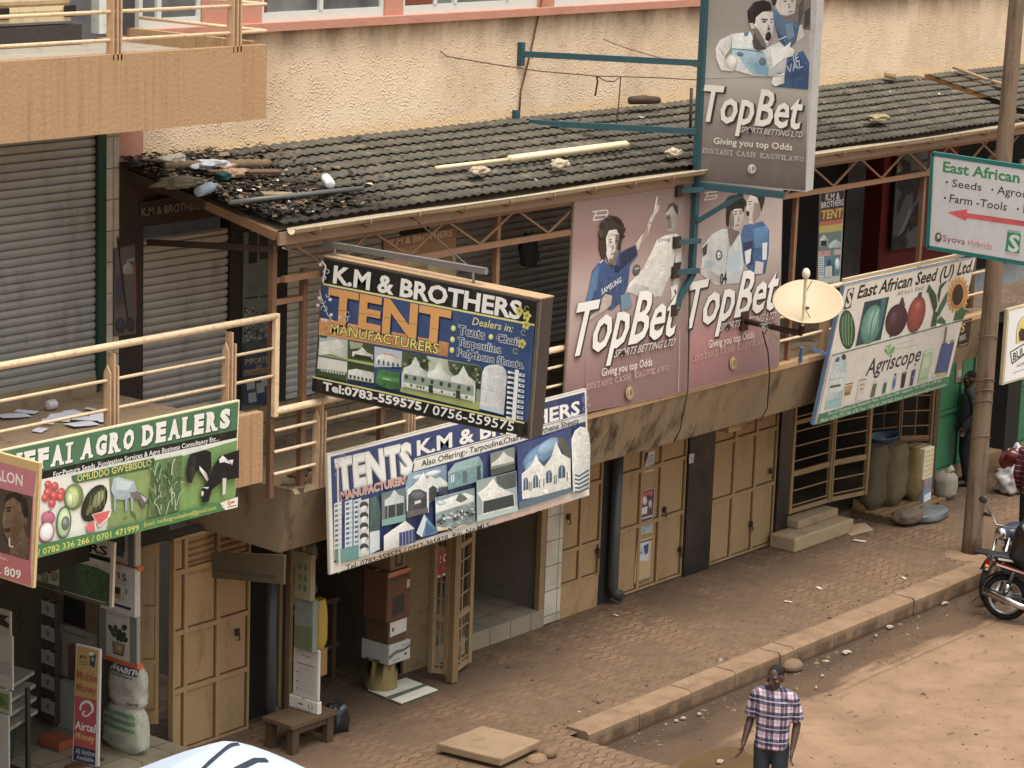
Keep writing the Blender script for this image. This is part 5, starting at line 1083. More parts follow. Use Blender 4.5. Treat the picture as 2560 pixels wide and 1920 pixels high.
# ---------- seed company banner leaning on the deck edge
z = (2020, 630, .26527); pl = Plane((28.61, 17.2, 4.28), (1, 0, 0), (0, -.34, 1.91))
r = signroot('seed_company_banner', 'white seed company board with vegetables and a sunflower, leaning out from the balcony edge', 'sign', pl, (800, 800), z)
board(r, pl, [(338, 318), (1584, 42), (1314, 1262), (50, 1632)], z, .05, (112, 132, 158)); A = Art(pl, z)
A.poly([(348, 322), (1578, 50), (1308, 1256), (66, 1622)], (226, 220, 208)); A.poly([(350, 322), (1578, 50), (1574, 62), (348, 334)], (224, 204, 160))
DK = (46, 46, 44)
A.text('East African Seed (U) Ltd.', (460, 438), (1542, 186), (490, 318), DK, .028); A.text("Africa's Best", (832, 416), (1088, 352), (842, 372), (128, 118, 112), .006)
A.poly([(372, 350), (436, 335), (400, 524), (330, 546)], (58, 58, 56)); A.text('S', (346, 520), (398, 506), (376, 360), (222, 216, 204), .03)
A.ell(366, 730, 76, 186, (54, 92, 64), -3); 
for k in range(4): A.line([(330+k*26, 575+abs(k-1.5)*20), (318+k*30, 730), (336+k*22, 890-abs(k-1.5)*20)], 12, (112, 146, 98))
A.poly([(530, 470), (762, 420), (682, 824), (444, 886)], (42, 76, 80)); A.ell(592, 680, 92, 192, (96, 152, 138), 16); A.ell(610, 660, 62, 150, (124, 174, 156), 16); A.line([(640, 530), (600, 640), (570, 830)], 9, (58, 110, 100)); A.line([(670, 560), (640, 700), (600, 820)], 7, (70, 124, 112)); A.poly([(690, 440), (735, 430), (690, 660), (650, 740)], (62, 116, 120))
A.ell(828, 640, 98, 156, (76, 46, 54), 16); A.poly([(850, 500), (880, 424), (892, 424), (912, 510)], (82, 52, 58)); A.ell(800, 620, 36, 70, (96, 64, 72), 16); A.ell(775, 792, 12, 8, (60, 40, 44))
A.ell(1016, 585, 80, 178, (148, 58, 48), 13); A.ell(1030, 510, 26, 44, (176, 90, 78), 13); A.poly([(1038, 382), (1070, 374), (1064, 424), (1032, 424)], (60, 84, 58))
LG = (48, 88, 62); LG2 = (66, 110, 76)
A.poly([(1108, 388), (1136, 300), (1202, 400), (1214, 500), (1186, 580), (1160, 480), (1130, 370)], LG); A.poly([(1196, 600), (1236, 500), (1312, 364), (1300, 470), (1226, 604)], LG2); A.poly([(1150, 704), (1180, 560), (1222, 560), (1198, 690)], LG); A.poly([(1216, 410), (1240, 306), (1312, 264), (1252, 342), (1228, 480)], LG); A.poly([(1196, 664), (1246, 600), (1292, 648), (1288, 676)], LG2); A.ell(1224, 690, 26, 16, (230, 226, 216))
A.poly([(1410+(110 if i % 2 else 84)*math.cos(t)+(i % 2)*0-14*math.sin(t), 402+(182 if i % 2 else 140)*math.sin(t)) for i, t in [(i, i*math.pi/18) for i in range(36)]], (222, 168, 76)); A.ell(1408, 400, 78, 132, (206, 146, 60), 8); A.ell(1404, 400, 52, 102, (56, 42, 40), 8); A.poly([(1366, 644), (1392, 556), (1452, 508), (1480, 580), (1452, 630)], (52, 104, 66))
A.line([(214, 974), (1448, 640)], 9, (60, 112, 84)); A.poly([(212, 985), (1446, 652), (1322, 1165), (95, 1525)], (212, 206, 194))
A.poly([(705, 920), (728, 905), (742, 930), (745, 975)], (96, 150, 84)); A.poly([(745, 975), (748, 930), (800, 880), (815, 900), (790, 950)], (112, 168, 92)); A.poly([(738, 905), (760, 850), (775, 880), (752, 925)], (128, 180, 104)); A.poly([(715, 890), (735, 868), (742, 900)], (130, 180, 110))
for x0, y0, x1, y1 in ((840, 868, 985, 825), (825, 915, 1015, 870)): A.line([(x0, y0), (x1, y1)], 9, (176, 190, 166))
A.text('Agriscope', (530, 1164), (1040, 1022), (572, 1012), (66, 60, 66), .012)
A.poly([(236, 1052), (262, 1005), (290, 985), (352, 992), (362, 1060), (300, 1450), (142, 1480)], (182, 200, 198)); A.poly([(240, 1034), (262, 992), (290, 984), (285, 1030)], (58, 88, 150)); A.poly([(205, 1150), (345, 1130), (318, 1300), (180, 1330)], (204, 212, 208)); A.poly([(160, 1410), (305, 1368), (292, 1450), (142, 1480)], (142, 188, 184)); A.poly([(200, 1255), (300, 1240), (296, 1262), (196, 1280)], (80, 92, 84)); A.line([(170, 1408), (298, 1372)], 3, (110, 130, 130)); A.ell(328, 985, 20, 28, (84, 62, 40)); A.line([(190, 1200), (330, 1178)], 5, (140, 156, 156))
A.poly([(345, 1242), (416, 1226), (384, 1432), (320, 1450)], (214, 204, 184)); A.poly([(340, 1262), (410, 1245), (400, 1300), (335, 1318)], (176, 138, 98)); A.poly([(335, 1318), (392, 1304), (388, 1340), (332, 1352)], (126, 116, 60)); A.poly([(345, 1240), (416, 1224), (414, 1234), (344, 1250)], (90, 76, 60))
A.poly([(470, 1206), (542, 1185), (510, 1386), (436, 1402)], (206, 198, 184)); A.line([(470, 1210), (540, 1190)], 9, (110, 98, 86)); A.line([(480, 1250), (520, 1240)], 16, (160, 146, 132)); A.line([(480, 1290), (510, 1282)], 14, (140, 126, 114))
A.poly([(604, 1240), (640, 1230), (612, 1360), (574, 1366)], (70, 116, 72)); A.poly([(615, 1200), (632, 1196), (630, 1236), (610, 1240)], (190, 206, 198)); A.poly([(600, 1290), (625, 1284), (618, 1330), (590, 1336)], (120, 90, 50))
A.poly([(702, 1236), (734, 1222), (716, 1322), (686, 1330)], (64, 108, 88)); A.poly([(712, 1190), (730, 1184), (728, 1222), (706, 1230)], (196, 206, 200))
A.poly([(795, 1176), (826, 1162), (804, 1288), (780, 1294)], (120, 150, 176)); A.ell(812, 1150, 10, 10, (50, 50, 60)); A.poly([(790, 1210), (816, 1200), (808, 1260), (784, 1266)], (70, 98, 138))
A.poly([(878, 1132), (920, 1118), (892, 1270), (860, 1278)], (52, 50, 66)); A.line([(884, 1140), (912, 1130)], 10, (150, 150, 146)); A.poly([(968, 1112), (1004, 1096), (972, 1250), (946, 1256)], (52, 64, 104)); A.ell(1000, 1055, 9, 9, (110, 110, 120)); A.line([(968, 1180), (990, 1172)], 16, (110, 140, 150))
A.poly([(1084, 930), (1176, 904), (1112, 1208), (1020, 1226)], (164, 194, 152)); A.line([(1085, 945), (1170, 920)], 9, (214, 222, 204)); A.poly([(1075, 990), (1140, 975), (1120, 1080), (1060, 1095)], (190, 208, 172)); A.line([(1035, 1195), (1110, 1175)], 8, (120, 160, 116))
A.poly([(1252, 860), (1366, 838), (1292, 1150), (1176, 1170)], (58, 78, 136)); A.poly([(1270, 845), (1368, 818), (1364, 842), (1300, 856)], (150, 140, 70)); A.poly([(1180, 1140), (1290, 1126), (1284, 1156), (1176, 1170)], (178, 168, 84)); A.line([(1292, 700), (1284, 780), (1268, 860)], 11, (90, 98, 78)); A.line([(1362, 845), (1290, 1150)], 7, (100, 50, 50)); A.ell(1310, 848, 12, 14, (226, 222, 212)); A.ell(1176, 1162, 11, 16, (214, 210, 204))
A.poly([(95, 1525), (1322, 1165), (1306, 1256), (66, 1622)], (64, 122, 86))
A.text('Plot 23 Kampala Rd, Nakivubo Place, P.O. Box 2345, Kampala. Tel: +256 41 234 562', (170, 1535), (1240, 1215), (178, 1502), (196, 210, 192), .004); A.text('Mob: +256 772 345 678, Fax: +256 41 234 565, Email: eastafricanseed@easeed.com', (100, 1602), (1278, 1258), (108, 1568), (196, 210, 192), .004)
A.done(r)
m = MB((84, 112, 148)); q = at(2030, 873, Y=17.4); m.bar(at(2030, 873, Y=17.55), at(2066, 885, Y=17.4), .04); m.bar((q.x, 17.55, q.z), (q.x+.02, 17.58, q.z-.2), .04); m.build('bracket', M_PAINT, r)
m = MB((196, 180, 150)); m.bar(pl.pt(.0, .03, -.04), pl.pt(3.35, .03, -.04), .05, .03, up=pl.n); m.build('top_rail', M_RAIL, r)
m = MB((60, 50, 42)); m.bar(at(2310, 655, Y=17.55), at(2432, 634, Y=17.2), .05); m.build('arm', M_PAINT, r)
# ---------- seed company arrow sign at right angles
z = (2200, 250, .27129); pl = planeX(30.5)
r = signroot('seed_arrow_sign', 'white seed shop sign with a red arrow and green frame at the right edge', 'sign', pl, (800, 900), z)
cor = [(492, 485), (2100, 722), (2060, 1640), (436, 1370)]
board(r, pl, cor, z, .08, (206, 204, 200)); frame(r, pl, [(484, 492), (2100, 736), (2060, 1632), (440, 1358)], z, .05, (44, 112, 106), .06)
A = Art(pl, z); A.h = .006; A.poly([(515, 520), (2080, 756), (2044, 1608), (462, 1340)], (208, 206, 204))
GR = (58, 138, 84); TX = (58, 60, 62)
A.text('East African', (582, 660), (1286, 766), (588, 566), GR, .03); A.text('Seed (U) Ltd.', (1330, 772), (1980, 868), (1336, 680), GR, .03)
A.ell(618, 757, 10, 10, TX); A.text('Seeds', (664, 798), (936, 838), (672, 730), TX, .004); A.ell(1038, 826, 10, 10, TX); A.text('Agrochemicals', (1080, 864), (1740, 960), (1088, 792), TX, .004)
A.ell(602, 902, 10, 10, TX); A.text('Farm -Tools', (642, 940), (1166, 1020), (652, 868), TX, .004); A.ell(1274, 1004, 10, 10, TX); A.text('Irrigation', (1322, 1042), (1700, 1100), (1328, 965), TX, .004)
A.poly([(625, 1034), (808, 1006), (804, 1040), (2040, 1216), (2038, 1266), (800, 1086), (797, 1112)], (206, 52, 54))
A.ell(540, 1264, 32, 44, (120, 60, 50)); A.ell(530, 1268, 22, 32, (84, 120, 70)); A.ell(546, 1258, 14, 20, (214, 206, 200)); A.text('Syova', (582, 1296), (786, 1332), (584, 1240), (160, 84, 98), .002); A.text('Hybrids', (812, 1338), (1032, 1376), (818, 1284), (206, 120, 128), .002)
A.poly([(1178, 1216), (1302, 1238), (1286, 1412), (1156, 1390)], (52, 138, 92)); A.text('S', (1182, 1386), (1276, 1402), (1200, 1240), (208, 222, 208), .03); A.text('EASEED', (1180, 1214), (1296, 1234), (1184, 1192), (52, 138, 92), .004); A.text("Africa's Best", (1156, 1418), (1276, 1438), (1158, 1402), (206, 120, 120), .002)
A.done(r)
m = MB((90, 84, 76)); m.bar(at(2308, 402, Y=17.6), at(2378, 386, Y=17.05), .03); m.build('arm', M_PAINT, r)
# ---------- white emblem sign beyond the pole
z = (2200, 650, .36181); pl = planeY(17.3)
r = signroot('emblem_sign', 'white sign with a black and yellow arched emblem right of the utility pole', 'sign', pl, (950, 600), z)
a0 = pl.px(z[0]+892*z[2], z[1]+356*z[2]); b0 = pl.px(z[0]+875*z[2], z[1]+842*z[2])
m = MB((196, 182, 150)); m.prism([pl.pt(a0[0]-.04, a0[1]+.04), pl.pt(a0[0]+2.4, a0[1]+.04), pl.pt(a0[0]+2.4, b0[1]-.03), pl.pt(a0[0]-.04, b0[1]-.03)], -pl.n*.05); m.build('board', M_PAINT, r)
A = Art(pl, z); A.h = .004; A.mb.col = (226, 224, 218); A._add([(a0[0], a0[1]), (a0[0]+2.36, a0[1]), (a0[0]+2.36, b0[1]), (a0[0], b0[1])], [(0, 3, 2, 1)], (226, 224, 218))
def arch(A, k, col): A.poly([(935+k, 580-k*.3), (938+k, 500), (950+k*.9, 440+k*.4), (975+k*.5, 400+k*.9), (1010, 376+k*1.1), (1045-k*.5, 372+k*1.1), (1075-k, 410), (1085-k, 530-k*.3)], col)
arch(A, 0, (120, 120, 116)); arch(A, 6, (226, 224, 218)); arch(A, 10, (206, 182, 66)); A.poly([(955, 500), (975, 470), (1000, 480), (1020, 455), (1040, 520), (1010, 540), (985, 560), (960, 555)], (52, 50, 46)); A.ell(1015, 500, 12, 22, (206, 182, 66))
A.poly([(895, 635), (1000, 570), (1130, 520), (1138, 590), (1005, 648), (908, 722)], (70, 70, 68)); A.poly([(902, 640), (1002, 578), (1124, 530), (1130, 584), (1002, 640), (912, 708)], (226, 224, 218)); A.text('BULEMEZI', (918, 696), (1115, 580), (914, 646), (60, 60, 58), .03)
A.text('AGRO-INPUTS', (940, 742), (1120, 672), (940, 724), (130, 130, 128), .01); A.line([(915, 782), (1130, 700)], 5, (160, 160, 158))
A.done(r)
# ---------- narrow tent strip and dark poster on the upper wall
z = (1660, 0, .40687); pl = planeY(18.0)
r = signroot('tent_strip_sign', 'narrow upright tent sign of many colours beside the maroon wall', 'sign', pl, (1030, 1400), z)
board(r, pl, [(962, 1186), (1110, 1164), (1080, 1735), (942, 1752)], z, .02, (170, 160, 140)); A = Art(pl, z)
A.poly([(964, 1190), (1107, 1168), (1078, 1730), (945, 1746)], (196, 196, 184)); A.poly([(964, 1190), (1107, 1168), (1102, 1270), (960, 1290)], (58, 50, 66)); A.text('K.M &', (992, 1232), (1078, 1222), (994, 1192), (220, 216, 206), .02); A.text('BROTHERS', (964, 1280), (1100, 1258), (966, 1244), (220, 216, 206), .02)
A.poly([(960, 1290), (1102, 1270), (1096, 1345), (955, 1362)], (112, 84, 62)); A.text('TENT', (964, 1348), (1092, 1332), (968, 1296), (218, 176, 70), .03); A.poly([(955, 1362), (1096, 1345), (1094, 1372), (952, 1390)], (196, 92, 56)); A.poly([(952, 1390), (1094, 1372), (1090, 1418), (950, 1432)], (196, 176, 84))
A.poly([(950, 1432), (1090, 1418), (1084, 1530), (946, 1545)], (110, 132, 126)); A.poly([(955, 1470), (980, 1440), (1005, 1468), (1004, 1510), (955, 1515)], (206, 208, 200)); A.poly([(960, 1480), (998, 1476), (998, 1510), (960, 1512)], (46, 50, 64)); A.poly([(1010, 1500), (1050, 1470), (1086, 1490), (1084, 1520), (1010, 1525)], (196, 206, 200)); A.poly([(946, 1545), (1084, 1530), (1082, 1562), (944, 1578)], (206, 170, 160)); A.text('0783 559575', (956, 1570), (1046, 1560), (958, 1546), (190, 50, 44), .02)
A.poly([(944, 1578), (1082, 1562), (1076, 1690), (946, 1706)], (96, 128, 140)); A.poly([(946, 1580), (980, 1576), (978, 1704), (946, 1706)], (210, 214, 208)); A.poly([(1000, 1600), (1040, 1590), (1040, 1690), (1000, 1695)], (60, 64, 96)); A.poly([(985, 1640), (1030, 1630), (1030, 1700), (985, 1704)], (206, 196, 184)); A.ell(1062, 1620, 16, 38, (206, 216, 212)); A.ell(1030, 1580, 10, 60, (84, 136, 120))
for k in range(8): A.line([(950, 1590+k*14), (974, 1587+k*14)], 5, (70, 90, 120))
A.done(r)
z = (2200, 250, .27129); pl = planeY(19.3)
r = signroot('dark_poster', 'large dark grey poster with black figures on the maroon wall', 'poster', pl, (270, 900), z)
board(r, pl, [(163, 452), (442, 403), (412, 1342), (104, 1388)], z, .03, (50, 48, 48)); A = Art(pl, z)
A.poly([(166, 456), (438, 408), (408, 1336), (108, 1382)], (72, 74, 74)); BK = (26, 26, 28)
A.poly([(180, 560), (195, 490), (220, 500), (222, 545), (275, 570), (285, 660), (350, 640), (400, 690), (380, 760), (330, 930), (300, 960), (300, 850), (240, 880), (170, 1040), (150, 1050), (160, 940), (200, 860), (150, 800), (155, 680), (215, 640)], BK)
A.poly([(395, 930), (400, 1140), (330, 1160), (270, 1215), (260, 1180), (290, 1080), (240, 1240), (160, 1260), (250, 1140), (330, 960)], BK); A.poly([(115, 1260), (210, 1240), (260, 1290), (230, 1370), (110, 1385)], BK); A.poly([(160, 600), (175, 610), (190, 660), (162, 670)], (120, 122, 122)); A.poly([(270, 1000), (290, 1000), (220, 1200), (160, 1260)], (104, 106, 106))
A.done(r, mat=M_OLDPRINT)
# ------------------------------------------------------------------ loose things
def boxpx(uL, uR, vT, vB, Y, um=None):
    """extent of a street-facing front at depth Y from its edges in the photograph"""
    vm = (vT+vB)/2
    x0, x1 = at(uL, vm, Y=Y).x, at(uR, vm, Y=Y).x; u = (uL+uR)/2
    return x0, x1, at(u, vB, Y=Y).z, at(u, vT, Y=Y).z
class Zm:
    def __init__(s, x, y, k): s.x, s.y, s.k = x, y, k
    def __call__(s, *p): return [(s.x+a*s.k, s.y+b*s.k) for a, b in p]
    def x4(s, a, b, c, d): return s.x+a*s.k, s.x+b*s.k, s.y+c*s.k, s.y+d*s.k
ZB, ZM_, ZR = Zm(0, 1350, .34364), Zm(680, 1330, .33149), Zm(2130, 950, .22296)
GOODS = 'cartons and sacks outside the shops'
class PX_(Plane): pass
def extx(uL, uR, uS, vT, vB, Y):
    """box whose printed side looks along the street (-X): near edge uR, far edge uL, street side out to uS"""
    vm = (vT+vB)/2; x0 = at(uR, vm, Y=Y).x; y1 = at(uL, vm, X=x0).y; x1 = at(uS, vm, Y=Y).x
    return x0, x1, y1, at(uR, vB, Y=Y).z, at(uR, vT, Y=Y).z
def cartonx(ext, Y, col, label, art=None, z0=None, z1=None, group=GOODS, side=None):
    x0, x1, y1, a, b = ext
    if z0 is not None: a = z0
    if z1 is not None: b = z1
    r = thing('carton', label, 'carton', ((x0+x1)/2, (Y+y1)/2, a), group)
    m = MB(col); m.box(x0, x1, Y, y1, a, b); m.build('carton_body', M_CARTON, r, bevel=.012)
    t = MB((176, 150, 110)); t.box(x0-.002, x1+.002, (Y+y1)/2-.03, (Y+y1)/2+.03, b-.004, b+.003); t.build('tape', M_CARTON, r)
    if art:
        A = Art(planeX(x0)); A.q = lambda x, y: (-(y1-x*(y1-Y)), b-y*(b-a)); art(A); A.done(r, 'printed_label')
    return r, (x0, x1, a, b, y1)
def ZX(z, a, b, s_, c, d): return z.x+a*z.k, z.x+b*z.k, z.x+s_*z.k, z.y+c*z.k, z.y+d*z.k
def carton(name, ext, Y, dep, col, label, art=None, z0=None, z1=None, side=None, cat='carton', group=GOODS, rz=0):
    x0, x1, a, b = ext if len(ext) == 4 and isinstance(ext, tuple) and abs(ext[0]) < 60 and abs(ext[3]) < 12 else boxpx(*ext, Y)
    if z0 is not None: a = z0
    if z1 is not None: b = z1
    r = thing(name, label, cat, ((x0+x1)/2, Y+dep/2, a), group)
    m = MB(col); m.box(x0, x1, Y, Y+dep, a, b)
    m.col = tuple(int(c*.8) for c in col); m.box(x0+.01, x1-.01, Y-.002, Y+dep+.002, (a+b)/2-.002, (a+b)/2+.001) if 0 else None
    body = m.build('carton_body', M_CARTON, r, bevel=.012)
    t = MB((176, 150, 110)); t.box(x0+.002, x1-.002, Y+dep*.44, Y+dep*.56, b-.004, b+.003); t.build('tape', M_CARTON, r)
    if art:
        A = Art(planeY(Y)); W, H = x1-x0, b-a
        class L:  # label drawn in unit coordinates of the front
            pass
        A.q = lambda x, y: (x0+x*W, b-y*H); art(A); A.done(r, 'printed_label')
    return r, (x0, x1, a, b)
# --- stack beside the left shop door
Y0 = 18.72
s1 = extx(*ZX(ZB, 735, 985, 1030, 1250, 1600), Y0); zb = .4
def sack(name, x0, x1, y0, y1, z0, z1, col, label, seed=1, cat='sack', group=GOODS, tie=0, art=None, lean=0, mat=None):
    r = thing(name, label, cat, ((x0+x1)/2, (y0+y1)/2, z0), group)
    m = MB(col); cx, cy = (x0+x1)/2, (y0+y1)/2; n = 22; rings = []
    K = 12
    for i in range(K+1):
        t = i/K; prof = min(1, .62+2.6*t) if t < .15 else (1-.10*((t-.15)/.85)**2 if t < .86 else .9-2.2*(t-.86)*(1 if tie else .55)); w_ = (x1-x0)/2*prof; d_ = (y1-y0)/2*prof
        ring = []
        for j in range(n):
            a = 2*math.pi*j/n; c, s_ = math.cos(a), math.sin(a); e = .62
            q = Vector((math.copysign(abs(c)**e, c)*w_, math.copysign(abs(s_)**e, s_)*d_, 0))
            k = 1+.15*noise.noise((c*1.6+seed*3, s_*1.6, t*3))+.07*noise.noise((c*5+seed, s_*5, t*9))
            ring.append((cx+q.x*k+lean*t, cy+q.y*k, z0+(z1-z0)*t+.02*noise.noise((c*2, s_*2, seed+t))*(1 if 0 < i < K else 0)))
        rings.append(ring)
    m.loft(rings); m.build('sack_body', mat or M_CLOTH, r)
    if tie:
        t_ = MB(tuple(min(255, c+16) for c in col)); tz = z1-.02
        t_.tube([(cx+lean, cy, tz-.03), (cx+lean+.02, cy-.02, tz+.05), (cx+lean+.08, cy-.05, tz+.08)], [.05, .035, .06], 8); t_.build('tied_neck', M_CLOTH, r)
    if art:
        A = Art(planeX(x0))
        A.q = lambda x, y: (-(y1-x*(y1-y0)), z1-y*(z1-z0)); art(A)
        # wrap the print on the bulging side that looks along the street
        S_ = [Vector(p) for rg_ in rings for p in rg_ if p[0] < cx+.02]
        for i, p in enumerate(A.mb.v):
            near = sorted(((q.y-p.y)**2+(q.z-p.z)**2*1.5, q.x) for q in S_)[:5]; ws = [1/(d+2e-4) for d, _ in near]
            A.mb.v[i] = Vector((sum(w_*q for w_, (_, q) in zip(ws, near))/sum(ws)-(x0-p.x)-.008, p.y, p.z))
        A.done(r, 'printed_label')
    return r
def band(A, y0, y1, x0, x1, col):
    for k in range(10):
        a, c = x0+(x1-x0)*k/10, x0+(x1-x0)*(k+1)/10; A.poly([(a, y0), (c, y0), (c, y1), (a, y1)], col)
def art_green_sack(A):
    for y in (.10, .25, .40): band(A, y, y+.08, .1, .9, (96, 126, 92))
    for y in (.6, .66, .72): A.line([(.25, y), (.75, y+.01)], .014, (150, 150, 140))
def art_thabit(A):
    band(A, .06, .22, .08, .92, (58, 60, 84)); A.text('THABIT', (.12, .195), (.88, .195), (.12, .09), (206, 204, 200), .03); A.text('Fertilizers', (.15, .30), (.8, .30), (.17, .24), (70, 70, 92), .012)
    for y in (.52, .58, .64): A.line([(.12, y), (.5, y)], .014, (150, 146, 140)); A.line([(.58, y), (.85, y+.01)], .014, (150, 146, 140))
    A.text('50KG', (.66, .88), (.92, .86), (.66, .82), (80, 80, 96), .02)
sack('sack', s1[0]-.03, s1[1]+.12, Y0-.06, s1[2], zb, s1[4], (176, 176, 158), 'white and green woven sack at the bottom of the stack beside the mobile money sign', 3, art=art_green_sack)
e = extx(*ZX(ZB, 768, 990, 1015, 925, 1250), Y0); sack('sack', e[0]-.02, e[1]+.14, Y0-.05, e[2], s1[4]-.02, e[4], (190, 184, 172), 'white printed fertilizer sack tied at the corner, second from the bottom of its stack', 5, art=art_thabit, tie=1)
zt = e[4]
def art_plant(A):
    A.poly([(0, 0), (.19, 0), (.19, 1), (0, 1)], (128, 124, 122)); A.poly([(.82, 0), (1, 0), (1, 1), (.82, 1)], (128, 124, 122)); A.poly([(.19, .02), (.82, .02), (.82, 1), (.19, 1)], (196, 190, 180))
    A.text('GREENHOUSE PLANTERS', (.24, .1), (.76, .1), (.24, .06), (176, 80, 70), .004)
    for x, y, a in ((.32, .38, -50), (.45, .36, -20), (.56, .42, 10), (.66, .44, 40), (.68, .28, 60), (.6, .52, 30), (.38, .46, -30), (.70, .52, 70), (.5, .5, 0)): A.ell(x, y, .06, .085, (58, 68, 54), a, 12)
    A.line([(.5, .62), (.52, .4)], .02, (70, 60, 50)); A.poly([(.36, .62), (.7, .62), (.66, .88), (.40, .88)], (150, 120, 84)); A.line([(.37, .66), (.41, .87), (.65, .87), (.69, .66)], .02, (70, 54, 44)); A.poly([(.46, .68), (.62, .68), (.6, .78), (.47, .78)], (178, 150, 110))
_, f = cartonx(extx(*ZX(ZB, 722, 995, 1025, 565, 925), Y0+.01), Y0+.01, (152, 146, 138), 'grey carton printed with a potted plant, on top of the fertilizer sack', art_plant, z0=zt)
def art_p15(A):
    A.poly([(.0, .0), (1, 0), (1, .8), (0, .8)], (206, 204, 198)); A.text('P15', (.34, .28), (.76, .30), (.34, .14), (52, 52, 54), .02); A.line([(.36, .36), (.8, .36)], .02, (170, 168, 162)); A.poly([(.36, .5), (.62, .5), (.6, .7), (.36, .7)], (176, 160, 60)); A.poly([(.42, .46), (.6, .46), (.58, .6), (.44, .6)], (50, 54, 50))
    A.line([(.74, .3), (.7, .6), (.66, .7)], .012, (120, 120, 118)); A.line([(.78, .44), (.76, .56)], .03, (54, 54, 54)); A.poly([(.1, .8), (.9, .8), (.9, .86), (.1, .86)], (52, 56, 96))
_, f2 = cartonx(extx(*ZX(ZB, 725, 982, 1025, 215, 565), Y0), Y0, (200, 196, 188), 'white carton printed P15 above the potted plant carton', art_p15, z0=f[3])
def art_blue(A): A.poly([(.3, .5), (.66, .5), (.66, .82), (.3, .82)], (58, 86, 136)); A.poly([(.78, 0), (.95, 0), (.95, 1), (.78, 1)], (110, 112, 112)); A.ell(.5, .2, .2, .16, (150, 140, 80))
cartonx(extx(*ZX(ZB, 735, 988, 1028, -90, 200), Y0+.02), Y0+.02, (186, 176, 158), 'pale carton with a blue square, topmost of the stack under the agro dealers board', art_blue, z0=f2[3])
for zz in (zt-.0, f2[3]): m = MB((206, 106, 62)); m.box(f[0]-.012, f[1]+.012, Y0-.012, f[4]+.01, zz-.025, zz+.018); tag(m.build('strap', M_PLASTIC), 'orange strap wound round the fertilizer sack neck and plant carton' if zz == zt else 'orange strap wound round the stack just above the P15 carton', 'strap')
# --- behind it, inside the left shop
Y1 = 19.5
def art_dark(A): A.poly([(.22, .28), (.74, .3), (.74, .95), (.2, .95)], (46, 44, 44))
_, g = cartonx(extx(*ZX(ZB, 400, 700, 760, 385, 690), Y1), Y1, (128, 110, 92), 'brown carton with a dark square picture inside the left shop', art_dark)
def art_bottle(A): A.poly([(.3, .35), (.42, .3), (.48, .3), (.5, .98), (.32, .98)], (124, 84, 62)); A.line([(.15, .3), (.12, .95)], .02, (96, 80, 60)); A.line([(.2, .12), (.75, .12)], .02, (96, 90, 80))
_, g2 = cartonx(extx(*ZX(ZB, 402, 706, 760, 690, 1075), Y1), Y1, (160, 152, 138), 'whitish carton printed with a brown bottle behind the mobile money sign', art_bottle)
cartonx(extx(*ZX(ZB, 415, 640, 700, 1075, 1470), Y1), Y1, (170, 168, 162), 'plain white carton on the shop floor below the bottle carton', z0=.4, z1=g2[2])
lab = ('lowest', 'second lowest', 'middle', 'second highest', 'highest')
for k in range(5):
    yT = 1175-k*178; ex = extx(*ZX(ZB, 300, 398, 440, yT, yT+172), 19.9)
    def art_card(A): A.poly([(.02, .0), (1, .03), (1, .62), (.02, .58)], (168, 166, 160)); A.poly([(.4, .2), (.6, .2), (.6, .42), (.4, .42)], (110, 108, 106))
    cartonx(ex, 19.9, (70, 62, 56), 'dark box with a white label, %s of the column inside the left shop' % lab[k], art_card, group='labelled boxes in the left shop')
for k in range(4):
    ex = boxpx(*ZB.x4(-60, 250, 1010+k*97, 1060+k*97), 19.2); zz = ex[2]
    m = MB((150, 143, 128)); q = [at(*ZB((80, 1040+k*97))[0], Y=19.2)]
    x1 = at(*ZB((250+k*8, 1010+k*95))[0], Y=19.25).x
    m.prism([(x1-.75, 19.0, zz), (x1, 19.25, zz+.03), (x1-.05, 19.75, zz+.03), (x1-.8, 19.6, zz)], (0, 0, .035)); 
    single(m, 'feed_bag', M_CLOTH, 'flat whitish packed bag, %s of four on the rack at the left edge' % ('topmost', 'second', 'third', 'lowest')[k], 'bag', (x1-.4, 19.4, zz), 'flat bags on the left rack')
m = MB((60, 54, 48)); zr = at(*ZB((150, 1000))[0], Y=19.4).z
for x in (15.6, 16.55): 
    for y in (19.1, 19.75): m.box(x-.02, x+.02, y-.02, y+.02, .4, zr)
m.box(15.6, 16.55, 19.1, 19.75, .42, .46); single(m, 'rack', M_PAINT, 'dark metal rack carrying flat bags inside the left shop', 'rack', (16, 19.4, .4))
Y2 = 18.62; zz = .4
ST = [((0, 75, 1285, 1470), (176, 170, 158), 'white carton at the bottom of the stack on the left edge'), ((0, 90, 1105, 1285), (166, 168, 150), 'white and green carton, second in the stack on the left edge'),
      ((0, 104, 700, 1105), (182, 176, 166), 'tall pale carton with printed lines on the left edge'), ((0, 90, 520, 700), (176, 166, 150), 'carton with a dark printed shape on top of the left edge stack')]
def art_lines(A):
    for k in range(5): A.line([(.4, .55+k*.05), (.95, .53+k*.05)], .012, (120, 116, 112))
def art_grn(A): A.poly([(.45, .15), (.95, .15), (.95, .8), (.45, .8)], (108, 128, 70)); A.poly([(.5, .4), (.7, .3), (.9, .6), (.5, .75)], (70, 100, 50))
def art_bl(A): A.poly([(.5, .25), (.95, .2), (.8, .4), (.95, .5), (.95, .7), (.5, .65)], (66, 52, 44))
for (r4, c, lb), a_ in zip(ST, (None, art_grn, art_lines, art_bl)):
    ex = extx(*ZX(ZB, -150, r4[1]-12, r4[1], r4[2], r4[3]), Y2); z1_ = ex[4]
    cartonx(ex, Y2, c, lb, a_, z0=zz); zz = z1_
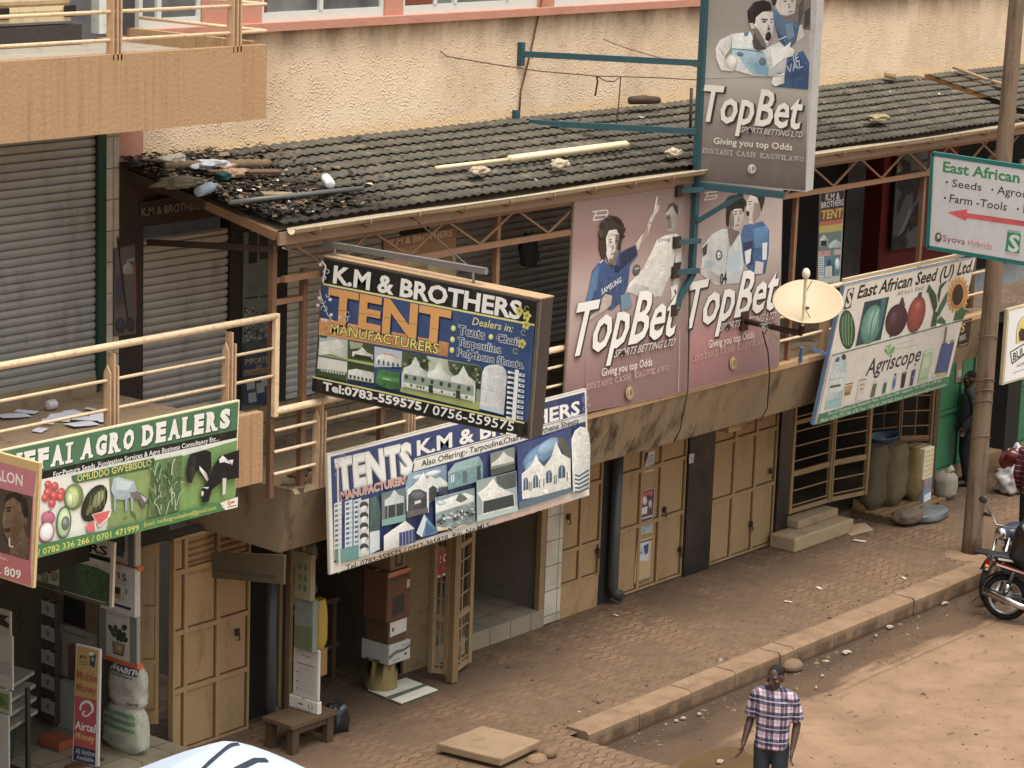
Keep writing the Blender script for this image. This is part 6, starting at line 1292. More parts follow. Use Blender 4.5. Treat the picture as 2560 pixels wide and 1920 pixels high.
# green bin in the lower left corner
m = MB((58, 72, 60)); q = at(0, 1905, Z=.4); m.loft([[(q.x+r*math.cos(t), q.y+.1+r*math.sin(t), z) for t in [2*math.pi*k/20 for k in range(20)]] for r, z in ((.2, .42), (.24, .75), (.27, .8), (.22, .84))])
single(m, 'bin', M_PLASTIC, 'dark green round tub in the bottom left corner', 'tub', (q.x, q.y+.1, .4))
# mobile money standing sign
z = (0, 1350, .34364); pl = planeV(182, 1902, 245, 1916, .42)
r = signroot('mobile_money_sign', 'narrow yellow and red mobile money sign standing on the left shop floor', 'sign', pl, (620, 1630), z)
board(r, pl, [(556, 756), (730, 798), (714, 1650), (528, 1604)], z, .03, (214, 208, 198)); A = Art(pl, z)
A.poly([(562, 765), (718, 804), (706, 1165), (546, 1130)], (176, 140, 70)); A.poly([(546, 1130), (706, 1165), (697, 1532), (538, 1492)], (172, 46, 54)); A.poly([(538, 1492), (697, 1532), (694, 1640), (534, 1600)], (44, 42, 74))
A.text('Mobile', (560, 1005), (708, 1040), (564, 945), (158, 56, 44), .03); A.text('Money', (556, 1090), (700, 1125), (560, 1035), (158, 56, 44), .03); A.text('MTN', (582, 858), (632, 870), (584, 835), (60, 54, 50), .02)
A.line([(585, 880), (640, 890)], 5, (90, 70, 50)); A.line([(585, 900), (640, 910)], 5, (90, 70, 50)); A.poly([(655, 830), (700, 835), (690, 930), (655, 910)], (60, 64, 66)); A.ell(668, 828, 24, 16, (196, 190, 176)); A.poly([(665, 850), (690, 855), (686, 885), (664, 880)], (120, 140, 150))
pts = [(632+46*math.cos(t), 1226+52*math.sin(t)) for t in [2.9+k*.33 for k in range(13)]]
for k in range(12): A.line([pts[k], pts[k+1]], 12+9*math.sin(k*.26), (222, 214, 212))
A.line([(668, 1250), (640, 1280), (610, 1276), (606, 1250), (622, 1244)], 12, (222, 214, 212))
A.text('Airtel', (548, 1370), (696, 1402), (552, 1312), (226, 218, 214), .02); A.text('Money', (552, 1440), (690, 1470), (556, 1392), (206, 172, 74), .02); A.text('All Airtime', (552, 1548), (694, 1574), (554, 1512), (186, 186, 200), .012); A.text('Available', (560, 1590), (684, 1616), (562, 1558), (186, 186, 200), .012)
A.done(r)
m = MB((90, 66, 48)); a0 = pl.px(182, 1902); m.obox(pl.pt(a0[0]+.13, a0[1]-.0, -.02)+Vector((0, 0, -.01)), .42, .14, .03); m.build('foot', M_PAINT, r)
m = MB((160, 84, 58)); q = at(170, 1850, Z=.5); m.box(q.x-.12, q.x+.1, q.y, q.y+.3, .41, .5); single(m, 'orange_bundle', M_PLASTIC, 'small orange bundle on the floor left of the mobile money sign', 'bundle', (q.x, q.y+.15, .4))
# brown board hanging under the concrete end
z = (0, 1245, .40687); pl = planeX(18.72)
r = signroot('brown_hanging_board', 'dark brown worn board hanging under the concrete balcony corner', 'sign', pl, (1520, 430), z)
board(r, pl, [(1298, 330), (1748, 352), (1742, 532), (1306, 490)], z, .03, (92, 78, 56)); A = Art(pl, z); A.poly([(1302, 336), (1744, 358), (1738, 526), (1310, 484)], (88, 76, 54)); A.line([(1340, 440), (1690, 480)], 6, (60, 50, 38)); A.line([(1400, 462), (1680, 492)], 5, (62, 52, 40)); A.line([(1430, 380), (1470, 384)], 8, (110, 70, 44)); A.done(r, mat=M_OLDPRINT)
# --- bench with white cartons before the second shop
YB = 17.96
def bench(label):
    r = thing('bench', label, 'bench', (19.45, 18.2, .2))
    m = MB((88, 70, 52)); m.box(19.16, 19.86, 17.92, 18.36, .50, .545); m.build('seat', M_WOOD, r)
    for x, y in ((19.24, 17.98), (19.78, 17.98), (19.24, 18.3), (19.78, 18.3)):
        l = MB((76, 60, 45)); l.box(x-.05, x+.05, y-.04, y+.04, .2, .50); l.build('leg', M_WOOD, r)
    a = MB((80, 63, 47)); a.box(19.2, 19.82, 17.95, 17.98, .42, .50); a.build('apron', M_WOOD, r)
bench('low rough wooden bench carrying white cartons between the shops')
def art_arrows(A):
    A.text('11', (.68, .58), (.82, .58), (.68, .36), (50, 48, 48), .02); A.line([(.66, .66), (.84, .66)], .03, (60, 58, 56)); A.poly([(.3, .5), (.42, .42), (.54, .5), (.42, .55)], (52, 48, 46)); A.line([(.25, .82), (.8, .84)], .05, (160, 156, 150))
_, h1 = cartonx(extx(*ZX(ZM_, 125, 345, 376, 1290, 1450), YB), YB, (200, 194, 184), 'white carton with two arrows lying on the bench', art_arrows, z0=.545)
def art_list(A):
    A.line([(.35, .17), (.7, .17)], .012, (110, 106, 102)); A.line([(.15, .34), (.85, .34)], .014, (90, 86, 84))
    for k in range(11): A.line([(.2, .42+k*.045), (.9, .42+k*.045)], .008, (150, 146, 142))
    for y in (.52, .7, .84): A.ell(.18, y, .03, .016, (60, 58, 60))
_, h2 = cartonx(extx(*ZX(ZM_, 157, 350, 368, 900, 1290), YB+.01), YB+.01, (190, 186, 178), 'tall white carton printed with a list standing on the bench stack', art_list, z0=h1[3])
def art_film(A):
    for k in range(3): A.ell(.35+.25*(k % 2), .18+.2*k, .2, .09, (112, 122, 118)); 
    A.poly([(.05, .55), (.95, .5), (.95, .95), (.05, .95)], (96, 104, 74))
_, h3 = cartonx(extx(*ZX(ZM_, 164, 310, 348, 525, 900), YB), YB, (118, 124, 112), 'green grey packet wrapped in plastic film on the bench stack', art_film, z0=h2[3])
def art_squares(A):
    for k in range(3):
        for j in range(2): A.ell(.35+.3*j, .3+.22*k, .1, .07, (92, 100, 76))
cartonx(extx(*ZX(ZM_, 166, 296, 330, 175, 525), YB), YB, (136, 128, 100), 'olive carton with green spots, topmost of the bench stack under the balcony', art_squares, z0=h3[3])
ex = boxpx(*ZM_.x4(350, 440, 520, 890), YB+.35); sack('yellow_bag', ex[0], ex[1], YB+.36, YB+.52, ex[2], ex[3], (176, 146, 60), 'hanging yellow plastic bag behind the bench cartons', 7, 'bag', mat=M_PLASTIC)
ex = boxpx(*ZM_.x4(368, 416, 880, 1080), YB+.4); m = MB((150, 118, 80)); m.box(ex[0], ex[1], YB+.4, YB+.43, ex[2], ex[3]); single(m, 'cardboard_strip', M_CARTON, 'upright strip of brown cardboard below the yellow bag', 'cardboard', (ex[0], YB+.4, ex[2]))
# black plastic bag on the paving
def crumple(name, c, rx, ry, rz_, col, label, cat, seed, mat, group=None, amp=.3, ears=True):
    m = MB(col); n, k = 28, 18
    m.ell((0, 0, 0), rx, ry, rz_, n=n, m=k, pw=.85); b = []
    for p in m.v:
        d = 1+amp*noise.noise((p.x/rx*1.7+seed, p.y/ry*1.7, p.z/rz_*1.7))+amp*.5*noise.noise((p.x/rx*5, p.y/ry*5+seed, p.z/rz_*5)); q = p*d
        q.z = max(q.z, -rz_*.75); b.append(Vector(c)+q)
    m.v = b
    if ears:
        cz = Vector(c)+Vector((0, 0, rz_*.8)); m.add([cz+Vector((-.04, 0, 0)), cz+Vector((.04, .01, 0)), cz+Vector((.07, 0, .1)), cz+Vector((-.06, .02, .12)), cz+Vector((0, .03, .03))], [(0, 4, 3), (1, 2, 4), (0, 1, 4)])
    return single(m, name, mat, label, cat, (c[0], c[1], c[2]-rz_*.75), group)
crumple('plastic_bag', (20.08, 18.14, .33), .15, .13, .19, (30, 34, 36), 'knotted black plastic bag on the paving beside the bench', 'bag', 2, M_PLASTIC)
# sacks inside the second shop
for k, (c, rr, lb) in enumerate((((20.75, 19.6, 1.35), (.42, .3, .17), 'grey sack with a torn dark hole on the second shop shelf'), ((20.85, 19.65, 1.75), (.36, .3, .15), 'small pale sack on top of the torn grey sack'), ((20.9, 19.5, 2.1), (.5, .25, .12), 'long folded grey sack near the shop ceiling above the other sacks'))):
    crumple('sack', c, *rr, ((128, 118, 104), (146, 134, 118), (120, 112, 100))[k], lb, 'sack', k+4, M_CLOTH, GOODS, .2, False)
m = MB((86, 70, 52)); m.box(20.2, 21.4, 19.3, 19.95, 1.14, 1.19)
for x in (20.25, 21.35): m.box(x-.03, x+.03, 19.33, 19.39, .2, 1.14); m.box(x-.03, x+.03, 19.85, 19.91, .2, 1.14)
m.box(20.2, 21.4, 19.3, 19.95, .6, .64); single(m, 'shelf', M_WOOD, 'dark wooden shelf holding sacks inside the second shop', 'shelf', (20.8, 19.6, .2))
# stack on cardboard beside the concrete pier
YP = 18.5
q = [at(*p, Z=.215) for p in ZM_((722, 1195), (1010, 1105), (1250, 1195), (972, 1298))]
m = MB((206, 200, 186)); m.prism(q, (0, 0, .012)); o = single(m, 'flattened_carton', M_CARTON, 'flattened white carton lying on the paving under the pier stack', 'cardboard', q[0])
m = MB((86, 96, 84)); c4 = [q[0].lerp(q[2], .42), q[1].lerp(q[2], .25), q[2].lerp(q[3], .12), q[3].lerp(q[2], .2)]
m.add([p+Vector((0, 0, .0135)) for p in (q[0].lerp(q[3], .55), q[1].lerp(q[2], .55), q[1].lerp(q[2], .68), q[0].lerp(q[3], .72))], [(0, 1, 2, 3)]); m.v = [v-o.location for v in m.v]; oo = m.build('printed_stripe', M_CARTON, o, local=True)
ex = boxpx(*ZM_.x4(868, 998, 985, 1232), YP); x_c = (ex[0]+ex[1])/2
m = MB((140, 120, 78)); rr = (ex[1]-ex[0])*.62; m.loft([[(x_c+rr*math.cos(t), YP+.22+rr*math.sin(t), zz_) for t in [2*math.pi*k/24 for k in range(24)]] for zz_ in (.23, .3, .6, ex[3])])
single(m, 'roll', M_CARTON, 'upright yellowish roll at the bottom of the stack beside the concrete pier', 'roll', (x_c, YP+.22, .228))
zz = ex[3]
def art_wrap(A): A.poly([(0, .5), (.3, .34), (.7, .36), (1, .2), (1, .36), (.7, .5), (.3, .52), (0, .72)], (96, 104, 100)); A.line([(.55, .2), (.92, .15)], .05, (130, 130, 128)); A.line([(.15, .85), (.5, .78)], .05, (130, 130, 128)); A.poly([(.7, .62), (.82, .6), (.82, .7), (.7, .72)], (60, 60, 60))
ex = boxpx(*ZM_.x4(872, 1034, 830, 1000), YP); _, k1 = carton('carton', (ex[0], ex[1], zz, ex[3]), YP-.02, .42, (180, 176, 168), 'white wave printed carton in the middle of the pier stack', art_wrap)
def art_wlab(A): A.poly([(.08, .08), (1, .06), (1, .62), (.08, .68)], (200, 194, 184)); A.ell(.25, .4, .07, .1, (110, 96, 80))
ex = boxpx(*ZM_.x4(878, 1012, 655, 830), YP); _, k2 = carton('carton', (ex[0], ex[1], k1[3], ex[3]), YP, .36, (92, 68, 50), 'brown carton with a white label in the pier stack', art_wlab)
def art_sq(A): A.poly([(.24, .52), (.74, .5), (.74, .86), (.24, .9)], (54, 50, 50)); A.poly([(.02, .0), (.98, -.0), (.98, .08), (.02, .1)], (176, 84, 48)); A.text('SPRAYER', (.08, .2), (.92, .18), (.08, .13), (70, 50, 38), .02); A.poly([(.82, .24), (.95, .24), (.95, .4), (.82, .4)], (176, 160, 140))
ex = boxpx(*ZM_.x4(855, 1028, 285, 655), YP); _, k3 = carton('carton', (ex[0], ex[1], k2[3], ex[3]), YP-.03, .36, (98, 68, 50), 'tall brown carton with an orange band and dark square in the pier stack', art_sq)
def art_u(A): A.poly([(.3, .2), (.42, .2), (.42, .7), (.66, .7), (.66, .3), (.78, .3), (.78, .85), (.3, .85)], (60, 46, 38))
ex = boxpx(*ZM_.x4(895, 1012, 130, 285), YP); carton('carton', (ex[0], ex[1], k3[3], ex[3]), YP, .34, (120, 96, 70), 'small carton on top of the pier stack behind the tents board', art_u)
# red sign inside the open gate
pl = planeY(18.98); z = (1050, 1300, .25308)
r = signroot('red_gate_sign', 'small red sign with white letters fixed behind the open barred gate', 'sign', pl, (280, 420), z)
board(r, pl, [(165, 290), (405, 215), (400, 480), (150, 585)], z, .015, (170, 52, 54)); A = Art(pl, z); A.poly([(150, 560), (400, 460), (400, 480), (150, 585)], (200, 190, 180)); A.text('SOLAR', (192, 428), (400, 345), (194, 358), (214, 200, 194), .01); A.line([(210, 455), (330, 420)], 8, (196, 120, 116)); A.done(r)
# --- sacks at the seed shop
YS = 18.42
def rsack(r4, Y, d, z0, col, lb, seed, wd=.52, **k):
    uL, uR, vT, vB = ZR.x4(*r4); vm = (vT+vB)/2; x0 = at(uL, vm, Y=Y+d).x; x1 = x0+wd; z1 = at(uR, vT, Y=Y).z
    return sack('sack', x0, x1, Y, Y+d, z0, z1, col, lb, seed, **k)
m = MB((116, 92, 64))
for k in range(5): m.box(32.0, 33.55, 18.2+k*.15, 18.3+k*.15, .3, .33)
for x in (32.1, 32.75, 33.4): m.box(x-.05, x+.05, 18.2, 18.9, .2, .3)
single(m, 'pallet', M_WOOD, 'wooden pallet under the yellow sacks at the barred seed shop', 'pallet', (32.7, 18.5, .2))
rsack((30, 290, 780, 1330), YS+.12, .34, .33, (88, 78, 58), 'dull olive sack nearest the barred gate on the pallet', 11)
rsack((215, 530, 755, 1350), YS+.02, .36, .33, (96, 83, 60), 'full olive yellow sack in the middle of the pallet', 12, lean=.06)
rsack((500, 815, 770, 1430), YS-.08, .36, .33, (122, 102, 64), 'open yellow sack with a rolled rim at the right end of the pallet', 13)
ex = boxpx(*ZR.x4(330, 610, 640, 770), YS+.2); m = MB((58, 72, 84)); cx = (ex[0]+ex[1])/2
m.loft([[(cx+r_*math.cos(t), YS+.4+r_*.6*math.sin(t), z_) for t in [2*math.pi*k/24 for k in range(24)]] for r_, z_ in ((.24, ex[2]), (.33, ex[3]-.03), (.36, ex[3]), (.30, ex[3]-.02), (.22, ex[2]+.04))]); single(m, 'basin', M_PLASTIC, 'blue grey plastic basin resting on the yellow sacks', 'basin', (cx, YS+.4, ex[2]))
def art_yl(A):
    for k in range(6): A.line([(.1, .12+k*.15), (.9, .1+k*.15)], .05, (196, 164, 74))
ex = boxpx(*ZR.x4(815, 922, 760, 1115), YS-.1); exb = boxpx(*ZR.x4(800, 890, 1110, 1480), YS-.1)
def art_bw(A): A.poly([(.05, .05), (.95, .02), (.95, .3), (.05, .32)], (110, 124, 140)); A.ell(.35, .14, .24, .08, (190, 90, 60)); A.poly([(.1, .5), (.9, .46), (.9, .7), (.1, .74)], (206, 206, 206)); A.poly([(.05, .76), (.95, .72), (.95, .84), (.05, .88)], (58, 70, 110))
_, kb = carton('carton', (exb[0], exb[1], .2, exb[3]), YS-.1, .3, (124, 134, 146), 'blue and white printed packet standing on the paving below the yellow carton', art_bw)
carton('carton', (ex[0]-.02, ex[1]-.02, kb[3], ex[3]), YS-.1, .3, (206, 196, 168), 'white and yellow striped carton beside the open yellow sack', art_yl)
rsack((885, 1100, 1075, 1440), YS-.1, .3, .2, (150, 142, 126), 'slumped white sack leaning against the green door wall', 15, .34, tie=1)
crumple('feed_bag', (32.75, 18.02, .27), .42, .22, .1, (92, 94, 94), 'flat shiny grey bag lying before the pallet', 'bag', 6, M_PLASTIC, None, .12, False)
crumple('feed_bag', (32.3, 18.12, .3), .3, .2, .12, (92, 78, 66), 'dull brown bag lying before the pallet by the wooden block', 'bag', 8, M_CLOTH, None, .15, False)
m = MB((156, 126, 82)); q = at(*ZR((170, 1540))[0], Z=.2); m.box(q.x-.09, q.x+.09, q.y, q.y+.2, .2, .46); single(m, 'wooden_block', M_WOOD, 'upright pale wooden block before the steps of the seed shop', 'block', (q.x, q.y+.1, .2))
q = at(2145, 1322, Z=.205); m = MB((176, 150, 122)); m.prism([(q.x-.4, q.y-.12, .203), (q.x+.1, q.y-.2, .203), (q.x+.35, q.y+.1, .203), (q.x-.1, q.y+.25, .203)], (0, 0, .008)); single(m, 'paper_sheet', M_CARTON, 'pale flat sheet on the paving right of the shop steps', 'sheet', (q.x, q.y, .203))
# carrier bags far right
crumple('carrier_bag', (35.0, 17.9, .38), .24, .22, .2, (180, 172, 166), 'white and grey stuffed carrier bag nearer the road on the far right', 'bag', 21, M_PLASTIC, None, .45)
o = crumple('carrier_bag', (36.25, 18.45, .40), .25, .22, .22, (124, 52, 50), 'red and white stuffed carrier bag by the green door on the far right', 'bag', 25, M_PLASTIC, None, .4)
m = MB((222, 222, 222)); m.ell((0, 0, .26), .18, .16, .11, n=20, m=12); m.v = [p*(1+.5*noise.noise(p*9)) for p in m.v]; m.build('white_bag_top', M_PLASTIC, o, local=True)
# --- concrete drain cover and rubble
q = [at(1092, 1857, Z=.33), at(1207, 1813, Z=.33), at(1352, 1850, Z=.33), at(1252, 1897, Z=.33)]
m = MB((146, 122, 97)); m.prism(q, (0, 0, -.09)); dcov = single(m, 'drain_cover', M_CONC, 'square concrete slab lying over the drain at the broken end of the kerb', 'slab', q[0]-Vector((0, 0, .09)), bevel=.015)
m = MB((84, 66, 52)); c_ = sum(q, Vector())/4; m.prism([c_.lerp(p, .8)-Vector((0, 0, .09)) for p in q], (0, 0, -.05)); m.build('rim', M_DARK, dcov)
m = MB((52, 46, 42))
for k in range(7): p = at(1300+k*8, 1912, Z=.12); m.box(p.x-.012, p.x+.012, p.y-.3, p.y+.3, .1, .14)
single(m, 'drain_grate', M_STEEL, 'rusty drain grate beside the concrete slab', 'grate', at(1324, 1912, Z=.1))
def stone(u, v, Z, r_, col, lb, seed):
    p = at(u, v, Z=Z); m = MB(col); m.ell((0, 0, 0), r_, r_*.8, r_*.6, n=14, m=9); m.v = [p+Vector((0, 0, r_*.4))+q*(1+.35*noise.noise(q*4+Vector((seed, 0, 0)))) for q in m.v]
    for i in range(len(m.sm)): m.sm[i] = False
    single(m, 'stone', M_CONC, lb, 'stone', p)
stone(1345, 1912, .15, .14, (132, 106, 82), 'pale broken stone below the concrete drain slab', 1); stone(1372, 1893, .2, .1, (124, 98, 76), 'smaller stone at the end of the kerb', 2)
stone(1978, 1676, 0, .14, (118, 98, 78), 'flat pale stone in the gutter at the gap in the kerb', 3); stone(1974, 1650, .05, .12, (88, 74, 58), 'dark mossy stone wedged in the gap of the kerb', 4)
# --- utility pole
r = thing('utility_pole', 'tall weathered wooden utility pole at the kerb before the green doors', 'pole', (31.47, 16.62, .2))
m = MB((150, 118, 90)); m.tube([(31.47, 16.62, .15), (31.47, 16.62, .5), (31.5, 16.62, 3), (31.60, 16.62, 7.6), (31.68, 16.62, 10.5)], [.142, .135, .125, .108, .1], 20); m.build('shaft', _streaky('weathered_pole', (116, 98, 80), (136, 116, 96), (64, 52, 42), .95, (7, 7, .8)), r)
m = MB((110, 88, 66))
for zz_ in (1.9, 2.4, 2.55, 2.7, 3.3): m.tube([(31.49+.135*math.cos(t), 16.62+.135*math.sin(t), zz_+.03*math.sin(t*2)) for t in [2*math.pi*k/16 for k in range(17)]], .008, 5)
m.build('tied_wire', M_PAINT, r)
m = MB((176, 142, 112)); m.loft([[(31.47+a_*math.cos(t)*(1+.15*math.sin(3*t)), 16.62+a_*math.sin(t), zz_) for t in [2*math.pi*k/18 for k in range(18)]] for a_, zz_ in ((.36, .2), (.3, .225), (.16, .24))]); m.build('earth_collar', M_KERB, r)
# --- satellite dish on its wall arm
ctr = at(2020, 752, X=27.0)
r = thing('satellite_dish', 'cream satellite dish on a dark arm fixed to the betting billboard', 'satellite dish', (26.85, 17.57, 3.95))
cd = (CAMP-ctr); cd.z = 0; cd.normalize(); nrm = (cd*math.cos(math.radians(62))+Vector((0, 0, math.sin(math.radians(62))))).normalized()
t1 = nrm.cross(Vector((0, 0, 1))).normalized(); t2 = nrm.cross(t1)
m = MB((190, 172, 142)); R_ = .43; nn = 40
rings = [[ctr+(t1*math.cos(a)+t2*math.sin(a))*R_*s_+nrm*(.10*(s_*s_-1)) for a in [2*math.pi*k/nn for k in range(nn)]] for s_ in (.02, .2, .4, .6, .8, .96, 1)]
rings += [[ctr+(t1*math.cos(a)+t2*math.sin(a))*R_*s_+nrm*(.10*(s_*s_-1)-.012) for a in [2*math.pi*k/nn for k in range(nn)]] for s_ in (1.015, .8, .4, .02)]
m.loft(rings); m.build('reflector', colmat('dish_paint', .45, .06, .25, (196, 140, 84), 3), r)
arm = at(2012, 832, X=26.87); m = MB((66, 48, 40)); m.obox((26.84, 17.55, 3.97), .14, .05, .24); m.build('wall_plate', M_PAINT, r)
el = Vector((26.87, 16.72, 3.93)); m = MB((58, 42, 36)); m.tube([(26.84, 17.55, 3.97), el], .035, 10); m.tube([el, el+Vector((0, 0, .12)), ctr-nrm*.12], .04, 10); m.build('arm', M_PAINT, r)
lnb = at(2015, 690, X=26.75); lo = at(2007, 815, X=26.7); m = MB((206, 190, 158)); m.bar(lo, lnb, .03); m.build('feed_arm', M_RAIL, r)
m = MB((226, 216, 192)); m.ell(lnb+Vector((0, 0, .03)), .05, .05, .07, n=12, m=8); m.build('receiver', M_PLASTIC, r)
m = MB((70, 56, 46)); m.tube([at(2030, 702, X=26.95), at(2012, 735, X=26.72)], .006, 4); m.tube([at(2010, 770, X=26.7), at(2032, 803, X=26.95)], .006, 4); m.build('stay_rod', M_PAINT, r)
rg = random.Random(5); m = MB((150, 140, 96))
for k in range(7):
    p = Vector((26.86, 17.2, 3.96)); m.col = rg.choice([(186, 160, 80), (90, 140, 120), (206, 206, 196), (60, 50, 44)])
    m.tube([p+Vector((rg.uniform(-.1, .1), rg.uniform(-.1, .1), rg.uniform(-.02, .08))), p+Vector((rg.uniform(-.1, .1), rg.uniform(-.1, .1), .0)), p+Vector((rg.uniform(-.15, .15), rg.uniform(-.15, .15), rg.uniform(-.22, .0)))], .008, 5)
m.build('wire_bundle', M_PLASTIC, r)
# --- umbrella at the bottom edge
ap = at(566, 1853, Z=2.35); r = thing('umbrella', 'white umbrella with thin dark stripes, its top showing at the bottom edge', 'umbrella', (ap.x, ap.y, 0))
m = MB((176, 188, 200)); n = 8; a0 = .2; Rr = 1.3; rings = []; seg = 8
for s_ in (0.0, .12, .3, .5, .7, .85, 1.0):
    ring = []
    for k in range(seg):
        t = 2*math.pi*k/seg; f_ = 0; q = 1
        sag = .05*math.sin(f_*math.pi)*s_
        ring.append(Vector((ap.x+Rr*s_*q*math.cos(t+a0), ap.y+Rr*s_*q*math.sin(t+a0), 2.35-.66*s_**1.18-sag*.4)))
    rings.append(ring)
cols = []
m.loft(rings, caps=False, smooth=False)
m.build('canopy', colmat('umbrella_cloth', .7, .04, .06, (120, 120, 120), 3), r)
for (u_, v_), wd, l0, l1 in (((551, 1891), .035, -.5, .22), ((627, 1897), .05, -.4, .2)):   # two dark stripes along the cloth
    m = MB((44, 50, 60)); pc_ = at(u_, v_, Z=2.27); prev = None
    for k in range(25):
        row = []
        for e_ in (-wd/2, wd/2):
            p = Vector((pc_.x+l0+(l1-l0)*k/24, pc_.y+e_, 0)); rad = math.hypot(p.x-ap.x, p.y-ap.y)/Rr; t = (math.atan2(p.y-ap.y, p.x-ap.x)-a0) % (2*math.pi); f_ = (t/(2*math.pi/n)) % 1; q = math.cos(math.pi/n)/math.cos((f_-.5)*2*math.pi/n); s_ = rad/q
            row.append(Vector((p.x, p.y, 2.35-.66*s_**1.18+.012)))
        if prev: m.add([prev[0], prev[1], row[1], row[0]], [(0, 1, 2, 3)])
        prev = row
    m.build('stripe', M_CLOTH, r)
m = MB((120, 120, 122)); m.tube([(ap.x, ap.y, 0), (ap.x, ap.y, 2.34)], .02, 8); m.build('pole', M_STEEL, r)
# ------------------------------------------------------------------ things on the roof
_ry = (YW-YF+.06); _rn = Vector((0, -(RZ1-RZ0), _ry)).normalized()
RP = Plane((0, YF-.06, RZ0+.075), (1, 0, 0), (0, _ry, RZ1-RZ0))
def rp(u, v, h=0): return RP.pt(*RP.px(u, v), h)
C1, C2, C3 = Zm(0, 0, .40687), Zm(850, 0, .40687), Zm(1660, 0, .40687)
def bottle(p, q, rad, col, cap, label):
    p, q = Vector(p), Vector(q); d = (q-p); L = d.length; r = thing('plastic_bottle', label, 'bottle', p)
    m = MB(col); ts = ((0, .55), (.03, .95), (.3, 1), (.34, .9), (.38, 1), (.68, 1), (.86, .5), (.94, .34)); m.tube([p+d*t for t, s_ in ts], [rad*s_ for t, s_ in ts], 14); m.build('bottle_body', M_PLASTIC, r)
    m = MB(cap); m.tube([p+d*.935, p+d*1.0], rad*.38, 12); m.build('cap', M_PLASTIC, r)
bottle(rp(492, 492, .05), rp(540, 474, .05), .055, (146, 156, 168), (130, 146, 168), 'pale blue plastic bottle lying on the dirty roof corner')
bottle(rp(824, 476, .06), rp(806, 452, .06), .055, (226, 226, 222), (60, 110, 170), 'white plastic bottle with a blue cap lying on the roof tiles')
def stick(name, pts, rad, col, label, cat, mat=None, flat=None):
    m = MB(col)
    if flat: m.bar(pts[0], pts[1], flat[0], flat[1], up=_rn)
    else: m.tube(pts, rad, 10)
    single(m, name, mat or M_PLASTIC, label, cat, pts[0])
stick('plastic_pipe', [rp(1270, 412, .07), rp(1560, 374, .07), rp(1570, 372, .05)], [.042, .042, .02], (226, 208, 168), 'thick cream plastic pipe lying along the roof tiles', 'pipe')
stick('plastic_pipe', [rp(1087, 431, .05), rp(1275, 409, .05)], .024, (222, 204, 164), 'thin cream plastic pipe end left of the thick one on the roof', 'pipe')
stick('dark_pipe', [rp(570, 518, .05), rp(905, 482, .05)], .026, (92, 92, 90), 'thin dark grey pipe lying near the roof edge', 'pipe')
PLK = 'planks lying on the awning roof'
for (a_, b_, w_, c_, lb) in ((C1((1510, 1085))[0], C1((1710, 1082))[0], .09, (96, 76, 60), 'short brown plank right of the rubbish heap'), (C1((1275, 1085))[0], C1((1485, 1082))[0], .07, (92, 72, 58), 'thin brown plank in the rubbish heap'), (C1((1362, 1066))[0], C1((1440, 1040))[0], .06, (150, 112, 80), 'short tilted stick above the thin plank'),
        (C1((1605, 1222))[0], C1((1800, 1226))[0], .09, (140, 124, 96), 'pale flat plank below the white bottle'), (C3((1780, 434))[0], C3((1985, 512))[0], .12, (140, 118, 92), 'long weathered plank lying down the slope near the utility pole'), (C3((2010, 516))[0], C3((2110, 548))[0], .12, (150, 128, 98), 'broken plank end beside the utility pole'), (C3((1350, 480))[0], C3((1420, 496))[0], .2, (120, 92, 68), 'small brown block against the upper wall')):
    stick('plank', [rp(*a_, .05), rp(*b_, .05)], 0, c_, lb+' on the roof' if 'roof' not in lb else lb, 'plank', M_WOOD, (w_, .03))
stick('log', [rp(*C2((1770, 664))[0], .1), rp(*C2((1860, 668))[0], .12), rp(*C2((1945, 662))[0], .1)], [.05, .06, .045], (76, 58, 46), 'dark rough log on the roof against the upper wall', 'log', M_WOOD)
m = MB((112, 92, 70)); a_, b_ = rp(405, 421, .03), rp(672, 416, .03); pts = [a_.lerp(b_, k/60) for k in range(61)]; m.tube(pts, [.05+.008*math.cos(k*1.3) for k in range(61)], 10); single(m, 'ridge_roll', M_CLOTH, 'rolled brown corrugated strip along the wall above the rubbish heap', 'roll', a_)
stick('rusty_rod', [rp(1725, 346, 0), Vector(rp(1725, 346, 0))+Vector((-.02, 0, .62))], .02, (84, 62, 50), 'upright rusty rod beside the tall betting sign', 'rod', M_PAINT)
RAG = 'rags on the roof tiles'
for k, ((u, v), a_, c_, lb) in enumerate(((C2((2045, 970))[0], .13, (186, 172, 146), 'cream rag beside the tall betting sign on the roof'), (C2((1345, 1040))[0], .14, (178, 164, 140), 'crumpled pale rag below the thick pipe on the roof'), (C2((850, 1085))[0], .13, (170, 154, 132), 'grey twisted rag below the thin pipe on the roof'), (C3((1310, 752))[0], .2, (150, 138, 102), 'long yellowish rag on the roof right of the betting sign'), (C1((1100, 1160))[0], .3, (124, 112, 90), 'flattened cream cloth at the dirty roof corner'), (C1((1290, 1045))[0], .2, (176, 176, 178), 'grey plastic sheet in the rubbish heap on the roof'), (C1((1430, 1100))[0], .16, (150, 124, 102), 'peach coloured cloth in the rubbish heap on the roof'), (C1((1050, 1020))[0], .18, (176, 166, 150), 'white crumpled paper at the top of the rubbish heap'), (C1((1370, 1118))[0], .09, (36, 70, 64), 'small dark green bottle end in the rubbish heap'))):
    p = rp(u, v, .03); crumple('rag', p+Vector((0, 0, .03)), a_, a_*.5, .05, c_, lb, 'rag', k*3+1, M_CLOTH, RAG, .5, False)
